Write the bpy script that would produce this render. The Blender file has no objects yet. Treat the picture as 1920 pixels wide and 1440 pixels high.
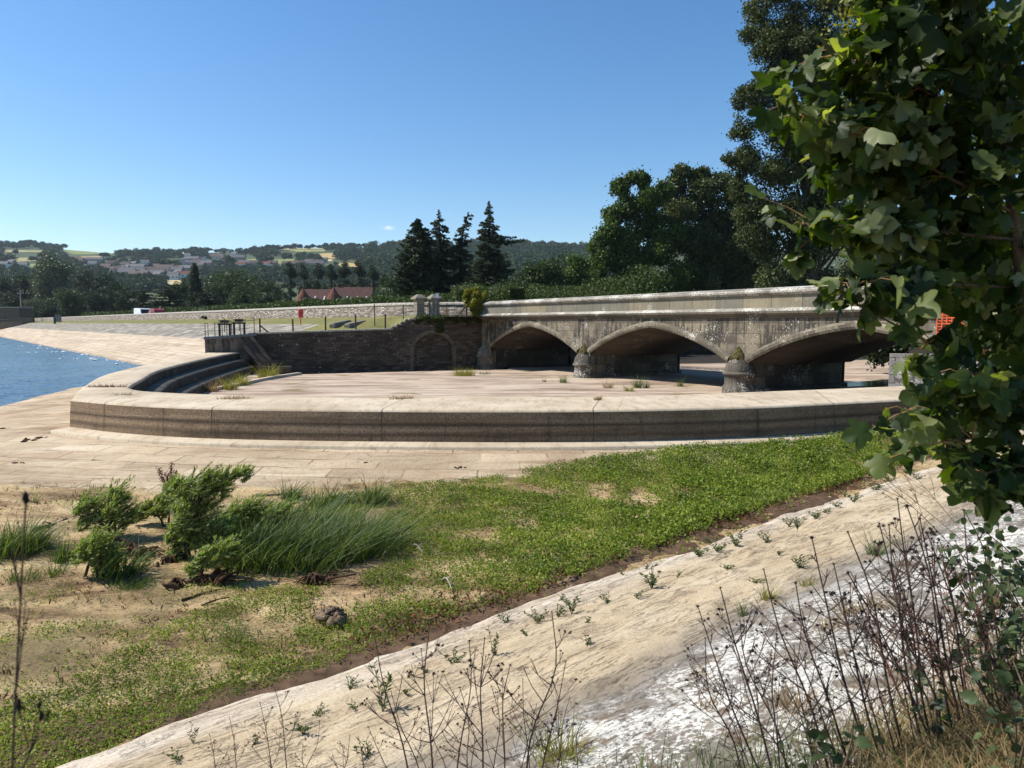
import bpy, math, random
import numpy as np
C = bpy.context; SC = C.scene; COL = SC.collection
R = math.radians
rng = np.random.default_rng(7); random.seed(7)
F = 1331.0; HZ = 605.0
TH = math.atan((720 - HZ) / F); CT, ST = math.cos(TH), math.sin(TH)

def P(px, py, z=None, Y=None):
    """ground point seen at a photo pixel: on the level z, or at the distance Y"""
    u = (px - 960) / F; v = (720 - py) / F
    d = (u, CT + v * ST, -ST + v * CT)
    k = z / d[2] if z is not None else Y / d[1]
    return (d[0] * k, d[1] * k, d[2] * k)

def proj(X, Y, Z):
    zc = Y * CT - Z * ST; yc = Y * ST + Z * CT
    return 960 + F * X / zc, 720 - F * yc / zc

# ---------------------------------------------------------------- tagging
def tag(o, label=None, cat=None, group=None, kind=None):
    if label: o['label'] = label
    if cat: o['category'] = cat
    if group: o['group'] = group
    if kind: o['kind'] = kind
    return o

def empty(name, loc, rz=0.0, label=None, cat=None, group=None):
    o = bpy.data.objects.new(name, None); COL.objects.link(o)
    o.location = loc; o.rotation_euler = (0, 0, rz); o.empty_display_size = .2
    return tag(o, label, cat, group)

KIDS = {}
def link(name, me, parent=None, mats=()):
    o = bpy.data.objects.new(name, me); COL.objects.link(o)
    for m in mats: me.materials.append(m)
    if parent is not None:
        o.parent = parent; KIDS.setdefault(parent.name, []).append(o)
    return o

def copy_tree(o, parent=None):
    c = o.copy(); COL.objects.link(c)
    if parent is not None:
        c.parent = parent; KIDS.setdefault(parent.name, []).append(c)
    for ch in KIDS.get(o.name, []): copy_tree(ch, c)
    return c

# ---------------------------------------------------------------- mesh building
def arr_mesh(name, V, Fc, uv=None, smooth=False, boxuv=True):
    """V (n,3); Fc (m,k) all faces the same size"""
    V = np.asarray(V, np.float32); Fc = np.asarray(Fc, np.int32)
    me = bpy.data.meshes.new(name)
    m, k = Fc.shape
    me.vertices.add(len(V)); me.vertices.foreach_set('co', V.ravel())
    me.loops.add(m * k); me.loops.foreach_set('vertex_index', Fc.ravel())
    me.polygons.add(m)
    me.polygons.foreach_set('loop_start', np.arange(0, m * k, k, dtype=np.int32))
    if smooth: me.polygons.foreach_set('use_smooth', np.ones(m, bool))
    if uv is not None:
        l = me.uv_layers.new(name='UVMap'); l.data.foreach_set('uv', np.asarray(uv, np.float32).ravel())
    me.update(calc_edges=True)
    return me

def auto_uv(me):
    l = me.uv_layers.new(name='UVMap')
    for p in me.polygons:
        n = p.normal
        if abs(n.z) > .75: t = None
        else:
            q = math.hypot(n.x, n.y); t = (-n.y / q, n.x / q)
        for li in p.loop_indices:
            c = me.vertices[me.loops[li].vertex_index].co
            l.data[li].uv = (c.x, c.y) if t is None else (c.x * t[0] + c.y * t[1], c.z)

class MB:
    def __init__(s): s.v = []; s.f = []; s.m = []; s.mi = 0
    def add(s, v, f):
        b = len(s.v); s.v += [tuple(map(float, q)) for q in v]
        for q in f: s.f.append(tuple(b + i for i in q)); s.m.append(s.mi)
    def box(s, c, d, rz=0.0, taper=1.0):
        x, y, z = d[0] / 2, d[1] / 2, d[2] / 2; ca, sa = math.cos(rz), math.sin(rz)
        v = []
        for k, t in ((-1, 1), (1, taper)):
            for a, b in ((-1, -1), (1, -1), (1, 1), (-1, 1)):
                px, py = a * x * t, b * y * t
                v.append((c[0] + px * ca - py * sa, c[1] + px * sa + py * ca, c[2] + k * z))
        s.add(v, [(3, 2, 1, 0), (4, 5, 6, 7), (0, 1, 5, 4), (1, 2, 6, 5), (2, 3, 7, 6), (3, 0, 4, 7)])
    def prism(s, poly, axis_pts):
        """poly: 2D (a,b) loop; axis_pts: list of functions mapping (a,b)->3D, swept in order, capped"""
        n = len(poly); v = []
        for fn in axis_pts: v += [fn(a, b) for a, b in poly]
        f = []
        for k in range(len(axis_pts) - 1):
            for i in range(n):
                j = (i + 1) % n
                f.append((k * n + i, k * n + j, (k + 1) * n + j, (k + 1) * n + i))
        f.append(tuple(range(n))[::-1]); f.append(tuple((len(axis_pts) - 1) * n + i for i in range(n)))
        s.add(v, f)
    def tube(s, pts, rad, n=6, cap=True):
        pts = [np.array(p, float) for p in pts]
        if not hasattr(rad, '__len__'): rad = [rad] * len(pts)
        v = []; prev = None
        for i, p in enumerate(pts):
            d = pts[min(i + 1, len(pts) - 1)] - pts[max(i - 1, 0)]
            d = d / (np.linalg.norm(d) + 1e-9)
            if prev is None:
                a = np.array((1., 0, 0)) if abs(d[0]) < .8 else np.array((0, 1., 0))
            else: a = prev
            x = a - d * a.dot(d); x /= np.linalg.norm(x) + 1e-9; prev = x
            y = np.cross(d, x)
            for k in range(n):
                t = 2 * math.pi * k / n
                v.append(p + (x * math.cos(t) + y * math.sin(t)) * rad[i])
        f = []
        for i in range(len(pts) - 1):
            for k in range(n):
                j = (k + 1) % n
                f.append((i * n + k, i * n + j, (i + 1) * n + j, (i + 1) * n + k))
        if cap:
            f.append(tuple(range(n))[::-1]); f.append(tuple((len(pts) - 1) * n + k for k in range(n)))
        s.add(v, f)
    def lathe(s, prof, c=(0, 0, 0), n=16, a0=0.0, a1=2 * math.pi):
        full = abs(a1 - a0 - 2 * math.pi) < 1e-6
        m = n if full else n + 1
        v = []
        for r, z in prof:
            for k in range(m):
                t = a0 + (a1 - a0) * k / n
                v.append((c[0] + r * math.cos(t), c[1] + r * math.sin(t), c[2] + z))
        f = []
        for i in range(len(prof) - 1):
            for k in range(n):
                j = (k + 1) % m
                f.append((i * m + k, i * m + j, (i + 1) * m + j, (i + 1) * m + k))
        s.add(v, f)
    def blob(s, c, r, seed=0, rough=.25, n=10, flat=1.0):
        g = np.random.default_rng(seed); ph = g.uniform(0, 6.28, 12); k = g.uniform(1.5, 4.5, (4, 3))
        v = []; f = []
        for i in range(n + 1):
            a = math.pi * i / n
            for j in range(2 * n):
                b = math.pi * j / n
                d = np.array((math.sin(a) * math.cos(b), math.sin(a) * math.sin(b), math.cos(a)))
                q = 1 + rough * sum(math.sin(k[w].dot(d) * 2 + ph[w]) for w in range(4)) / 2
                v.append((c[0] + d[0] * r * q, c[1] + d[1] * r * q, c[2] + d[2] * r * q * flat))
        for i in range(n):
            for j in range(2 * n):
                j2 = (j + 1) % (2 * n)
                f.append((i * 2 * n + j, (i + 1) * 2 * n + j, (i + 1) * 2 * n + j2, i * 2 * n + j2))
        s.add(v, f)
    def build(s, name, mats, parent=None, smooth=False, uv=True, world=True, bevel=0.0):
        """vertices are in the parent's own frame"""
        me = bpy.data.meshes.new(name)
        me.from_pydata(s.v, [], s.f); me.update()
        if not isinstance(mats, (list, tuple)): mats = [mats]
        for p, i in zip(me.polygons, s.m):
            p.material_index = i
        if smooth: me.polygons.foreach_set('use_smooth', np.ones(len(me.polygons), bool))
        if uv: auto_uv(me)
        o = link(name, me, parent, mats)
        if bevel:
            b = o.modifiers.new('bevel', 'BEVEL'); b.width = bevel; b.segments = 2; b.limit_method = 'ANGLE'
        return o

def grid_obj(name, X, Y, Z, mat, parent=None, smooth=True, mask=None):
    ny, nx = X.shape
    V = np.stack([X, Y, Z], -1).reshape(-1, 3)
    i = np.arange(ny * nx).reshape(ny, nx)
    Fc = np.stack([i[:-1, :-1], i[:-1, 1:], i[1:, 1:], i[1:, :-1]], -1)
    if mask is not None:
        mk = mask[:-1, :-1] & mask[1:, 1:] & mask[:-1, 1:] & mask[1:, :-1]; Fc = Fc[mk]
    Fc = Fc.reshape(-1, 4)
    used = np.unique(Fc); rem = np.full(len(V), -1); rem[used] = np.arange(len(used))
    V = V[used]; Fc = rem[Fc]
    uv = V[Fc.ravel()][:, :2]
    return link(name, arr_mesh(name, V, Fc, uv, smooth), parent, [mat])

# value noise for geometry
_pn = np.random.default_rng(3).uniform(-1, 1, (256, 256))
def vnoise(x, y):
    x = np.asarray(x, float); y = np.asarray(y, float)
    xi = np.floor(x).astype(int); yi = np.floor(y).astype(int); fx = x - xi; fy = y - yi
    fx = fx * fx * (3 - 2 * fx); fy = fy * fy * (3 - 2 * fy)
    a = _pn[xi % 256, yi % 256]; b = _pn[(xi + 1) % 256, yi % 256]
    c = _pn[xi % 256, (yi + 1) % 256]; d = _pn[(xi + 1) % 256, (yi + 1) % 256]
    return (a * (1 - fx) + b * fx) * (1 - fy) + (c * (1 - fx) + d * fx) * fy
def fbm(x, y, o=4):
    x = np.asarray(x, float); y = np.asarray(y, float)
    s = 0; a = 1; t = 0
    for k in range(o):
        s = s + a * vnoise(x * 2 ** k + 17 * k, y * 2 ** k + 31 * k); t += a; a *= .5
    return s / t

def smooth_line(pts, n):
    """Catmull-Rom through pts, resampled to n points by length"""
    p = np.array(pts, float); p = np.vstack([2 * p[0] - p[1], p, 2 * p[-1] - p[-2]])
    out = []
    for i in range(1, len(p) - 2):
        for t in np.linspace(0, 1, 24, endpoint=False):
            a, b, c, d = p[i - 1], p[i], p[i + 1], p[i + 2]
            out.append(.5 * (2 * b + (c - a) * t + (2 * a - 5 * b + 4 * c - d) * t * t + (3 * b - a - 3 * c + d) * t ** 3))
    out.append(p[-2]); out = np.array(out)
    L = np.r_[0, np.cumsum(np.linalg.norm(np.diff(out, axis=0), axis=1))]
    q = np.linspace(0, L[-1], n)
    return np.stack([np.interp(q, L, out[:, k]) for k in range(out.shape[1])], 1)

def in_poly(x, y, poly):
    x = np.asarray(x); y = np.asarray(y); r = np.zeros(x.shape, bool)
    for (x1, y1), (x2, y2) in zip(poly, poly[1:] + poly[:1]):
        c = ((y1 > y) != (y2 > y)) & (x < (x2 - x1) * (y - y1) / ((y2 - y1) or 1e-9) + x1)
        r ^= c
    return r

# ---------------------------------------------------------------- foliage
def unit(n, g):
    v = g.normal(size=(n, 3)); return v / np.linalg.norm(v, axis=1, keepdims=True)

def leaf_cards(c, L, W, g, up=.3, direc=None, fold=.15):
    """one folded diamond per centre: arrays of verts and quads"""
    n = len(c); L = np.broadcast_to(L, (n,))[:, None]; W = np.broadcast_to(W, (n,))[:, None]
    a = unit(n, g)
    if direc is not None: a = a * .55 + direc; a /= np.linalg.norm(a, axis=1, keepdims=True)
    b = unit(n, g); b[:, 2] *= (1 - up)
    b -= a * (a * b).sum(1, keepdims=True); b /= np.linalg.norm(b, axis=1, keepdims=True) + 1e-9
    nn = np.cross(a, b)
    V = np.stack([c - a * L * .5, c + b * W * .5 + nn * W * fold, c + a * L * .5, c - b * W * .5 + nn * W * fold], 1).reshape(-1, 3)
    Fc = np.arange(4 * n).reshape(n, 4)
    return V, Fc

def merge(parts):
    V = []; Fs = []; b = 0
    for v, f in parts:
        V.append(v); Fs.append(f + b); b += len(v)
    return np.concatenate(V), np.concatenate(Fs)

def blob_points(blobs, n, g, shell=.45):
    B = np.array([(*c, *((r,) * 3 if not hasattr(r, '__len__') else r)) for c, r in blobs], float)
    w = (B[:, 3] * B[:, 4] * B[:, 5]) ** .667; w /= w.sum()
    k = g.choice(len(B), n, p=w)
    d = unit(n, g) * (g.uniform(0, 1, n) ** shell)[:, None]
    return B[k, :3] + d * B[k, 3:], d, k

def blades(root, h, w, lean, g, bend=.45, segs=(0, .38, .72, 1.0)):
    """grass blades: root (n,3); lean (n,2) horizontal throw per unit height"""
    n = len(root); h = np.broadcast_to(h, (n,)); w = np.broadcast_to(w, (n,))
    a = g.uniform(0, 6.28, n); side = np.stack([np.cos(a), np.sin(a), np.zeros(n)], 1)
    V = []
    for t in segs:
        p = root.copy(); p[:, 2] += h * t * (1 - .25 * bend * t)
        p[:, :2] += lean * (h * (t * .5 + bend * t * t))[:, None]
        ww = (w * (1 - t ** 1.6) + .0006)[:, None] * side * .5
        V += [p - ww, p + ww]
    V = np.stack(V, 1); m = V.shape[1]
    q = np.array([(2 * i, 2 * i + 1, 2 * i + 3, 2 * i + 2) for i in range(len(segs) - 1)])
    Fc = (np.arange(n)[:, None, None] * m + q[None]).reshape(-1, 4)
    return V.reshape(-1, 3), Fc
# ---------------------------------------------------------------- materials
class N:
    """small helper round one material's node tree"""
    def __init__(s, name, rough=.9, spec=.2):
        s.m = bpy.data.materials.new(name); s.m.use_nodes = True
        s.t = s.m.node_tree; s.b = s.t.nodes['Principled BSDF']; s.out = s.t.nodes['Material Output']
        s.b.inputs['Roughness'].default_value = rough
        s.b.inputs['Specular IOR Level'].default_value = spec
        s.bh = None
    def new(s, ty, **kw):
        n = s.t.nodes.new(ty)
        for k, v in kw.items(): setattr(n, k, v)
        return n
    def put(s, sock, v):
        if isinstance(v, bpy.types.NodeSocket): s.t.links.new(v, sock)
        elif v is not None:
            if hasattr(sock.default_value, '__len__') and not hasattr(v, '__len__'): v = (v, v, v, 1)[:len(sock.default_value)]
            elif hasattr(v, '__len__') and len(v) == 3 and len(sock.default_value) == 4: v = (*v, 1)
            sock.default_value = v
    def uv(s, scale=(1, 1, 1), kind='uv', rot=0):
        if kind == 'uv': o = s.new('ShaderNodeUVMap').outputs[0]
        elif kind == 'obj': o = s.new('ShaderNodeTexCoord').outputs['Object']
        else: o = s.new('ShaderNodeNewGeometry').outputs['Position']
        mp = s.new('ShaderNodeMapping'); mp.inputs['Scale'].default_value = scale if hasattr(scale, '__len__') else (scale,) * 3
        mp.inputs['Rotation'].default_value = (0, 0, rot)
        s.t.links.new(o, mp.inputs[0]); return mp.outputs[0]
    def noise(s, co, scale=1.0, detail=5, rough=.6, dist=0.0):
        n = s.new('ShaderNodeTexNoise'); s.put(n.inputs['Vector'], co)
        n.inputs['Scale'].default_value = scale; n.inputs['Detail'].default_value = detail
        n.inputs['Roughness'].default_value = rough; n.inputs['Distortion'].default_value = dist
        return n.outputs['Fac']
    def voro(s, co, scale=1.0, feat='F1', out='Distance', rnd=1.0):
        n = s.new('ShaderNodeTexVoronoi', feature=feat); s.put(n.inputs['Vector'], co)
        n.inputs['Scale'].default_value = scale; n.inputs['Randomness'].default_value = rnd
        return n.outputs[out]
    def brick(s, co, w, h, mortar, c1=(0, 0, 0), c2=(1, 1, 1), cm=(.5, .5, .5), off=.5, bias=0.0, smooth=.1):
        n = s.new('ShaderNodeTexBrick'); s.put(n.inputs['Vector'], co); n.offset = off
        n.inputs['Scale'].default_value = 1; n.inputs['Brick Width'].default_value = w; n.inputs['Row Height'].default_value = h
        n.inputs['Mortar Size'].default_value = mortar; n.inputs['Mortar Smooth'].default_value = smooth; n.inputs['Bias'].default_value = bias
        s.put(n.inputs['Color1'], c1); s.put(n.inputs['Color2'], c2); s.put(n.inputs['Mortar'], cm)
        return n.outputs['Color'], n.outputs['Fac']
    def ramp(s, fac, stops, interp='LINEAR'):
        n = s.new('ShaderNodeValToRGB'); s.put(n.inputs[0], fac); r = n.color_ramp; r.interpolation = interp
        while len(r.elements) < len(stops): r.elements.new(.5)
        for e, (p, c) in zip(r.elements, stops):
            e.position = p; e.color = (*c, 1) if hasattr(c, '__len__') else (c, c, c, 1)
        return n.outputs[0]
    def mix(s, fac, a, b, mode='MIX'):
        n = s.new('ShaderNodeMix', data_type='RGBA', blend_type=mode)
        s.put(n.inputs[0], fac); s.put(n.inputs[6], a); s.put(n.inputs[7], b); return n.outputs[2]
    def math(s, op, a, b=None, c=None, clamp=False):
        n = s.new('ShaderNodeMath', operation=op); n.use_clamp = clamp
        s.put(n.inputs[0], a)
        if b is not None: s.put(n.inputs[1], b)
        if c is not None: s.put(n.inputs[2], c)
        return n.outputs[0]
    def sep(s, co):
        n = s.new('ShaderNodeSeparateXYZ'); s.put(n.inputs[0], co); return n.outputs
    def comb(s, x, y, z=0.0):
        n = s.new('ShaderNodeCombineXYZ'); s.put(n.inputs[0], x); s.put(n.inputs[1], y); s.put(n.inputs[2], z); return n.outputs[0]
    def range(s, v, a, b, c=0.0, d=1.0):
        n = s.new('ShaderNodeMapRange'); s.put(n.inputs[0], v)
        for i, q in enumerate((a, b, c, d)): n.inputs[i + 1].default_value = q
        return n.outputs[0]
    def island(s): return s.new('ShaderNodeNewGeometry').outputs['Random Per Island']
    def objrand(s): return s.new('ShaderNodeObjectInfo').outputs['Random']
    def bump(s, h, strength=.5, dist=.02):
        n = s.new('ShaderNodeBump'); n.inputs['Strength'].default_value = strength; n.inputs['Distance'].default_value = dist
        s.put(n.inputs['Height'], h)
        if s.bh is not None: s.t.links.new(s.bh, n.inputs['Normal'])
        s.bh = n.outputs[0]; s.t.links.new(s.bh, s.b.inputs['Normal']); return s
    def color(s, c): s.put(s.b.inputs['Base Color'], c); return s
    def done(s): return s.m

M = {}
def plain(name, col, rough=.7, spec=.3, metal=0.0, vary=.25, scale=6.0, bump=.2):
    k = N(name, rough, spec); co = k.uv(1, 'obj'); n = k.noise(co, scale, 6)
    d = tuple(c * (1 - vary) for c in col); l = tuple(min(1, c * (1 + vary)) for c in col)
    k.color(k.ramp(n, [(.3, d), (.7, l)])); k.b.inputs['Metallic'].default_value = metal
    if bump: k.bump(k.noise(co, scale * 6, 4), bump, .01)
    M[name] = k.done(); return M[name]

def leafmat(name, cols, trans=.35, rough=.5, spec=.35, tcol=None, clump=None, pos=None):
    """per-leaf colour from a random value; part of the light goes through the leaf"""
    k = N(name, max(rough, .5), spec * .6)
    r = k.island()
    if clump: r = k.math('ADD', k.math('MULTIPLY', r, .5), k.math('MULTIPLY', k.range(k.noise(k.uv(1, 'pos'), clump, 4), .32, .68), .5))
    st = [(pos[i] if pos else i / max(1, len(cols) - 1), c) for i, c in enumerate(cols)]
    c = k.ramp(r, st); k.color(c)
    t = k.new('ShaderNodeBsdfTranslucent')
    k.put(t.inputs[0], k.mix(1.0, c, tcol or (1.25, 1.35, .45), 'MULTIPLY'))
    a = k.new('ShaderNodeMixShader'); a.inputs[0].default_value = trans
    k.t.links.new(k.b.outputs[0], a.inputs[1]); k.t.links.new(t.outputs[0], a.inputs[2]); k.t.links.new(a.outputs[0], k.out.inputs[0])
    M[name] = k.done(); return M[name]

# --- pale concrete of the weir crest
k = N('crest_concrete'); co = k.uv(1, 'pos'); a = k.noise(co, .5, 6, .65); b = k.noise(k.uv((3, .6, 1), 'pos'), 1.6, 6, .7)
c = k.ramp(a, [(.3, (.40, .315, .21)), (.55, (.55, .455, .325)), (.75, (.62, .53, .395))])
c = k.mix(k.range(b, .5, .68, 0, .8), c, (.33, .24, .15)); c = k.mix(k.range(k.noise(co, 34, 4, .7), .54, .68, 0, .6), c, (.22, .165, .11)); c = k.mix(k.range(k.noise(co, 1.3, 6, .75), .58, .70, 0, .55), c, (.24, .175, .115))
us = k.sep(k.uv())[0]; jt = k.math('ABSOLUTE', k.math('SUBTRACT', k.math('FRACT', k.math('DIVIDE', us, 1.37)), .5)); c = k.mix(k.math('MULTIPLY', k.range(jt, 0, .010, .6, 0), k.range(k.noise(co, 2.2, 4), .42, .56)), c, (.13, .095, .06))
k.color(c).bump(k.noise(co, 45, 4), .35, .02).bump(k.noise(co, 6, 5), .3, .04); M['crest'] = k.done()
# --- rough, water-stained weir face; v is the height
k = N('weir_face'); u = k.uv((1, 1, 1)); s = k.sep(u); co = k.uv(1, 'pos')
st = k.noise(k.uv((.12, 5.5, 1)), 1.0, 5, .65, .6); gr = k.noise(co, 26, 5, .75)
c = k.ramp(st, [(.28, (.20, .135, .082)), (.45, (.40, .28, .175)), (.58, (.54, .39, .25)), (.72, (.64, .48, .32))])
bl = k.noise(k.uv((.5, .9, 1)), 1.0, 5, .7); c = k.mix(k.range(bl, .52, .72, 0, .7), c, (.05, .038, .028))
c = k.mix(k.range(k.math('ADD', k.sep(co)[0], k.math('MULTIPLY', k.math('SUBTRACT', bl, .5), 6)), -6, 9, 0, .60), c, (.115, .074, .044)); c = k.mix(k.range(gr, .36, .62, .7, 0), c, (.075, .05, .032)); c = k.mix(k.range(gr, .58, .72, 0, .7), c, (.33, .27, .2))  # darkening towards the right paints the fading grazing sun into the colour
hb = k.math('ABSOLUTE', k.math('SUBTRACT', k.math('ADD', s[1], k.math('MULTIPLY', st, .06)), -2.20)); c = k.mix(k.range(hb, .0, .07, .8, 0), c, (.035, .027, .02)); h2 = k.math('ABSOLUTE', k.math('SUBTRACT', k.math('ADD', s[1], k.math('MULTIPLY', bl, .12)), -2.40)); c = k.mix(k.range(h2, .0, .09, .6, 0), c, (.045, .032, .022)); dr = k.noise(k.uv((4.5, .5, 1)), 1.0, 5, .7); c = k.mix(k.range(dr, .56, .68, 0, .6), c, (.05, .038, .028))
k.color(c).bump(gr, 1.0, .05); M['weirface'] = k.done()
# --- dark inner steps
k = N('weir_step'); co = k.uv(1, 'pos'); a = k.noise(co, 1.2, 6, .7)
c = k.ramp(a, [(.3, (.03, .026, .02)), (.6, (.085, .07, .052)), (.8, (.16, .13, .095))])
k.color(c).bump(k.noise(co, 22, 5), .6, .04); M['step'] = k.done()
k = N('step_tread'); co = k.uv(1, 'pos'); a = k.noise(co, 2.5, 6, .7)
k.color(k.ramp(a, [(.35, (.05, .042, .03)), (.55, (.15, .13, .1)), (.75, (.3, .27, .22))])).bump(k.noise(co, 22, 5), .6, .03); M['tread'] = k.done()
# --- apron of stone and concrete round the weir
k = N('apron_stone'); co = k.uv(1, 'pos'); a = k.noise(co, .35, 6, .65); u = k.uv()
c = k.ramp(a, [(.3, (.33, .235, .145)), (.52, (.48, .375, .25)), (.72, (.56, .455, .32))])
sl = k.noise(k.uv((.25, 2.2, 1)), 1.3, 6, .7, .5); c = k.mix(k.range(sl, .54, .68, 0, .75), c, (.24, .15, .085))
c = k.mix(k.range(sl, .30, .42, .5, 0), c, (.64, .58, .47))
v = k.voro(k.uv((1.1, 2.6, 1)), 1.0, 'DISTANCE_TO_EDGE'); c = k.mix(k.math('MULTIPLY', k.range(v, 0, .03, .5, 0), k.range(k.noise(co, .9, 3), .5, .62)), c, (.16, .11, .07))
c = k.mix(k.range(k.noise(co, 14, 4), .6, .74, 0, .6), c, (.2, .145, .095))
pp = k.sep(co); ax = k.math('ADD', pp[0], .6); ay = k.math('SUBTRACT', 48.4, pp[1]); rr = k.math('SQRT', k.math('ADD', k.math('MULTIPLY', ax, ax), k.math('MULTIPLY', ay, ay)))
pb = k.mix(.10, k.comb(k.math('MULTIPLY', k.math('ARCTAN2', ax, ay), 33.0), rr), k.noise(co, 1.4, 4), 'ADD'); bc, bf = k.brick(pb, 1.35, .52, .022, (0, 0, 0), (1, 1, 1), (.5, .5, .5), .43, 0, .3)
c = k.mix(.30, c, k.mix(1.0, c, k.ramp(bc, [(0, (.55, .5, .46)), (1, (1.25, 1.22, 1.18))]), 'MULTIPLY')); c = k.mix(k.math('MULTIPLY', bf, k.range(k.noise(co, 1.1, 4), .4, .58, .1, .75)), c, (.15, .10, .06))
c = k.mix(k.range(k.noise(k.comb(k.math('MULTIPLY', ax, .16), k.math('MULTIPLY', rr, 1.9)), 1.0, 6, .7), .52, .66, 0, .7), c, (.23, .145, .085))
k.color(c).bump(k.noise(co, 9, 6, .7), .7, .05).bump(bf, -.5, .04); M['apron'] = k.done()
# --- dried mud of the lake bed
k = N('lake_mud'); co = k.uv(1, 'pos'); a = k.noise(co, .33, 6, .6); b = k.noise(k.uv((.8, 2.4, 1), 'pos'), .9, 6, .7, .4)
c = k.ramp(b, [(.34, (.12, .07, .035)), (.44, (.34, .225, .11)), (.56, (.54, .39, .20)), (.7, (.64, .49, .28))])
c = k.mix(k.range(a, .52, .66, 0, .55), c, (.21, .135, .08)); pq = k.sep(co); e2 = k.math('ADD', k.math('POWER', k.math('DIVIDE', k.math('ADD', pq[0], 9.6), 3.4), 2), k.math('POWER', k.math('DIVIDE', k.math('SUBTRACT', pq[1], 14.6), 1.25), 2)); c = k.mix(k.range(k.math('ADD', e2, k.math('MULTIPLY', k.math('SUBTRACT', k.noise(k.uv((.8, 2, 1), 'pos'), 1.3, 5, .7), .5), 3.0)), 1.3, .5, 0, .85), c, (.20, .115, .062)); 
ol = k.noise(co, .55, 4); c = k.mix(k.range(ol, .58, .7, 0, .55), c, (.15, .13, .05))
v = k.voro(co, 9, 'DISTANCE_TO_EDGE'); c = k.mix(k.math('MULTIPLY', k.range(v, 0, .05, .45, 0), k.range(k.noise(co, 1.1, 3), .54, .62)), c, (.10, .07, .04))
c = k.mix(k.range(k.noise(co, 26, 5, .7), .52, .64, 0, .8), c, (.10, .068, .04))
k.color(c).bump(k.noise(co, 7, 7, .75), .9, .06).bump(k.noise(co, 40, 4), .5, .02); M['mud'] = k.done()
# --- damp dark soil at the toe of the bank
plain('soil', (.105, .066, .04), .95, .1, vary=.5, scale=9, bump=.8)
# --- revetment: x along the toe, y up the slope (metres), object space
k = N('bank_concrete', .95, .05); co = k.uv(1, 'obj'); s = k.sep(co); w = k.noise(co, .7, 5)
d = k.math('ADD', s[1], k.math('MULTIPLY', k.math('SUBTRACT', w, .5), 1.0))
a = k.noise(k.uv((.6, 1.5, 1), 'obj'), 1.2, 6, .7)
tan = k.ramp(a, [(.3, (.35, .265, .165)), (.5, (.46, .365, .24)), (.7, (.55, .455, .32))])
grey = k.ramp(k.noise(co, 3, 6, .7), [(.3, (.13, .115, .095)), (.7, (.28, .25, .205))])
toe = k.ramp(k.noise(k.uv((.5, 3, 1), 'obj'), 1.5, 6, .7), [(.35, (.40, .32, .23)), (.65, (.63, .55, .44))])
c = k.mix(k.range(d, .5, 1.0), toe, tan); c = k.mix(k.range(d, 2.35, 2.95), c, grey)
sp = k.noise(k.uv((24, 30, 9), 'obj'), 1.0, 5, .68, .2); ws = k.math('ADD', sp, k.math('MULTIPLY', k.math('SUBTRACT', k.noise(co, 1.3, 4), .5), .5))
c = k.mix(k.math('MULTIPLY', k.math('MULTIPLY', k.range(d, 2.85, 3.2), k.range(ws, .475, .50)), k.range(k.noise(k.uv((2.2, 2.6, 1), 'obj'), 1.0, 5, .65), .40, .47)), c, (.62, .595, .535)); c = k.mix(k.math('MULTIPLY', k.range(d, 2.9, 3.3), k.range(k.noise(k.uv((3, 4, 1), 'obj'), 1.4, 5, .7), .56, .64, 0, .8)), c, (.13, .085, .055))
cr = k.noise(k.uv((.9, 5, 1), 'obj'), 1.3, 7, .72, 1.2); cr2 = k.math('ABSOLUTE', k.math('SUBTRACT', cr, .5))
crm = k.math('MULTIPLY', k.range(cr2, 0, .016, 1, 0), k.range(k.noise(co, 1.6, 3), .42, .52))
c = k.mix(k.math('MULTIPLY', crm, .8), c, (.09, .06, .04))
c = k.mix(k.range(k.noise(co, 48, 4, .7), .52, .66, 0, .65), c, (.16, .11, .07)); c = k.mix(k.range(k.noise(k.uv((2.5, 14, 1), 'obj'), 1.0, 5, .7), .56, .70, 0, .6), c, (.20, .14, .09))
k.color(c).bump(k.noise(co, 14, 6, .7), .45, .03).bump(k.math('SUBTRACT', 1.0, crm), .6, .03).bump(a, .5, .08); M['bank'] = k.done()
# --- spillway floor
k = N('spillway_floor'); co = k.uv(1, 'pos'); a = k.noise(k.uv((.35, 1.1, 1), 'pos', .25), .8, 6, .7)
c = k.ramp(a, [(.3, (.27, .185, .13)), (.5, (.45, .345, .25)), (.7, (.56, .465, .355))])
c = k.mix(k.range(k.noise(k.uv((.15, .9, 1), 'pos', .3), 1.0, 7, .72), .48, .60, 0, .85), c, (.20, .135, .095))
c = k.mix(k.range(k.noise(co, .32, 5), .60, .68, 0, .8), c, (.15, .115, .028))
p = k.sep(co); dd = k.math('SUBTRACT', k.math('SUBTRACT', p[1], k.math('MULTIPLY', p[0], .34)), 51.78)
c = k.mix(k.range(k.math('ADD', dd, k.math('MULTIPLY', k.math('SUBTRACT', k.noise(co, .6, 4), .5), 1.5)), -2.0, -1.1), c, (.03, .025, .02))  # dark band at the side wall foot: its cast shadow painted into the floor
k.color(c).bump(k.noise(co, 12, 6), .5, .03); M['floor'] = k.done()
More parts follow.
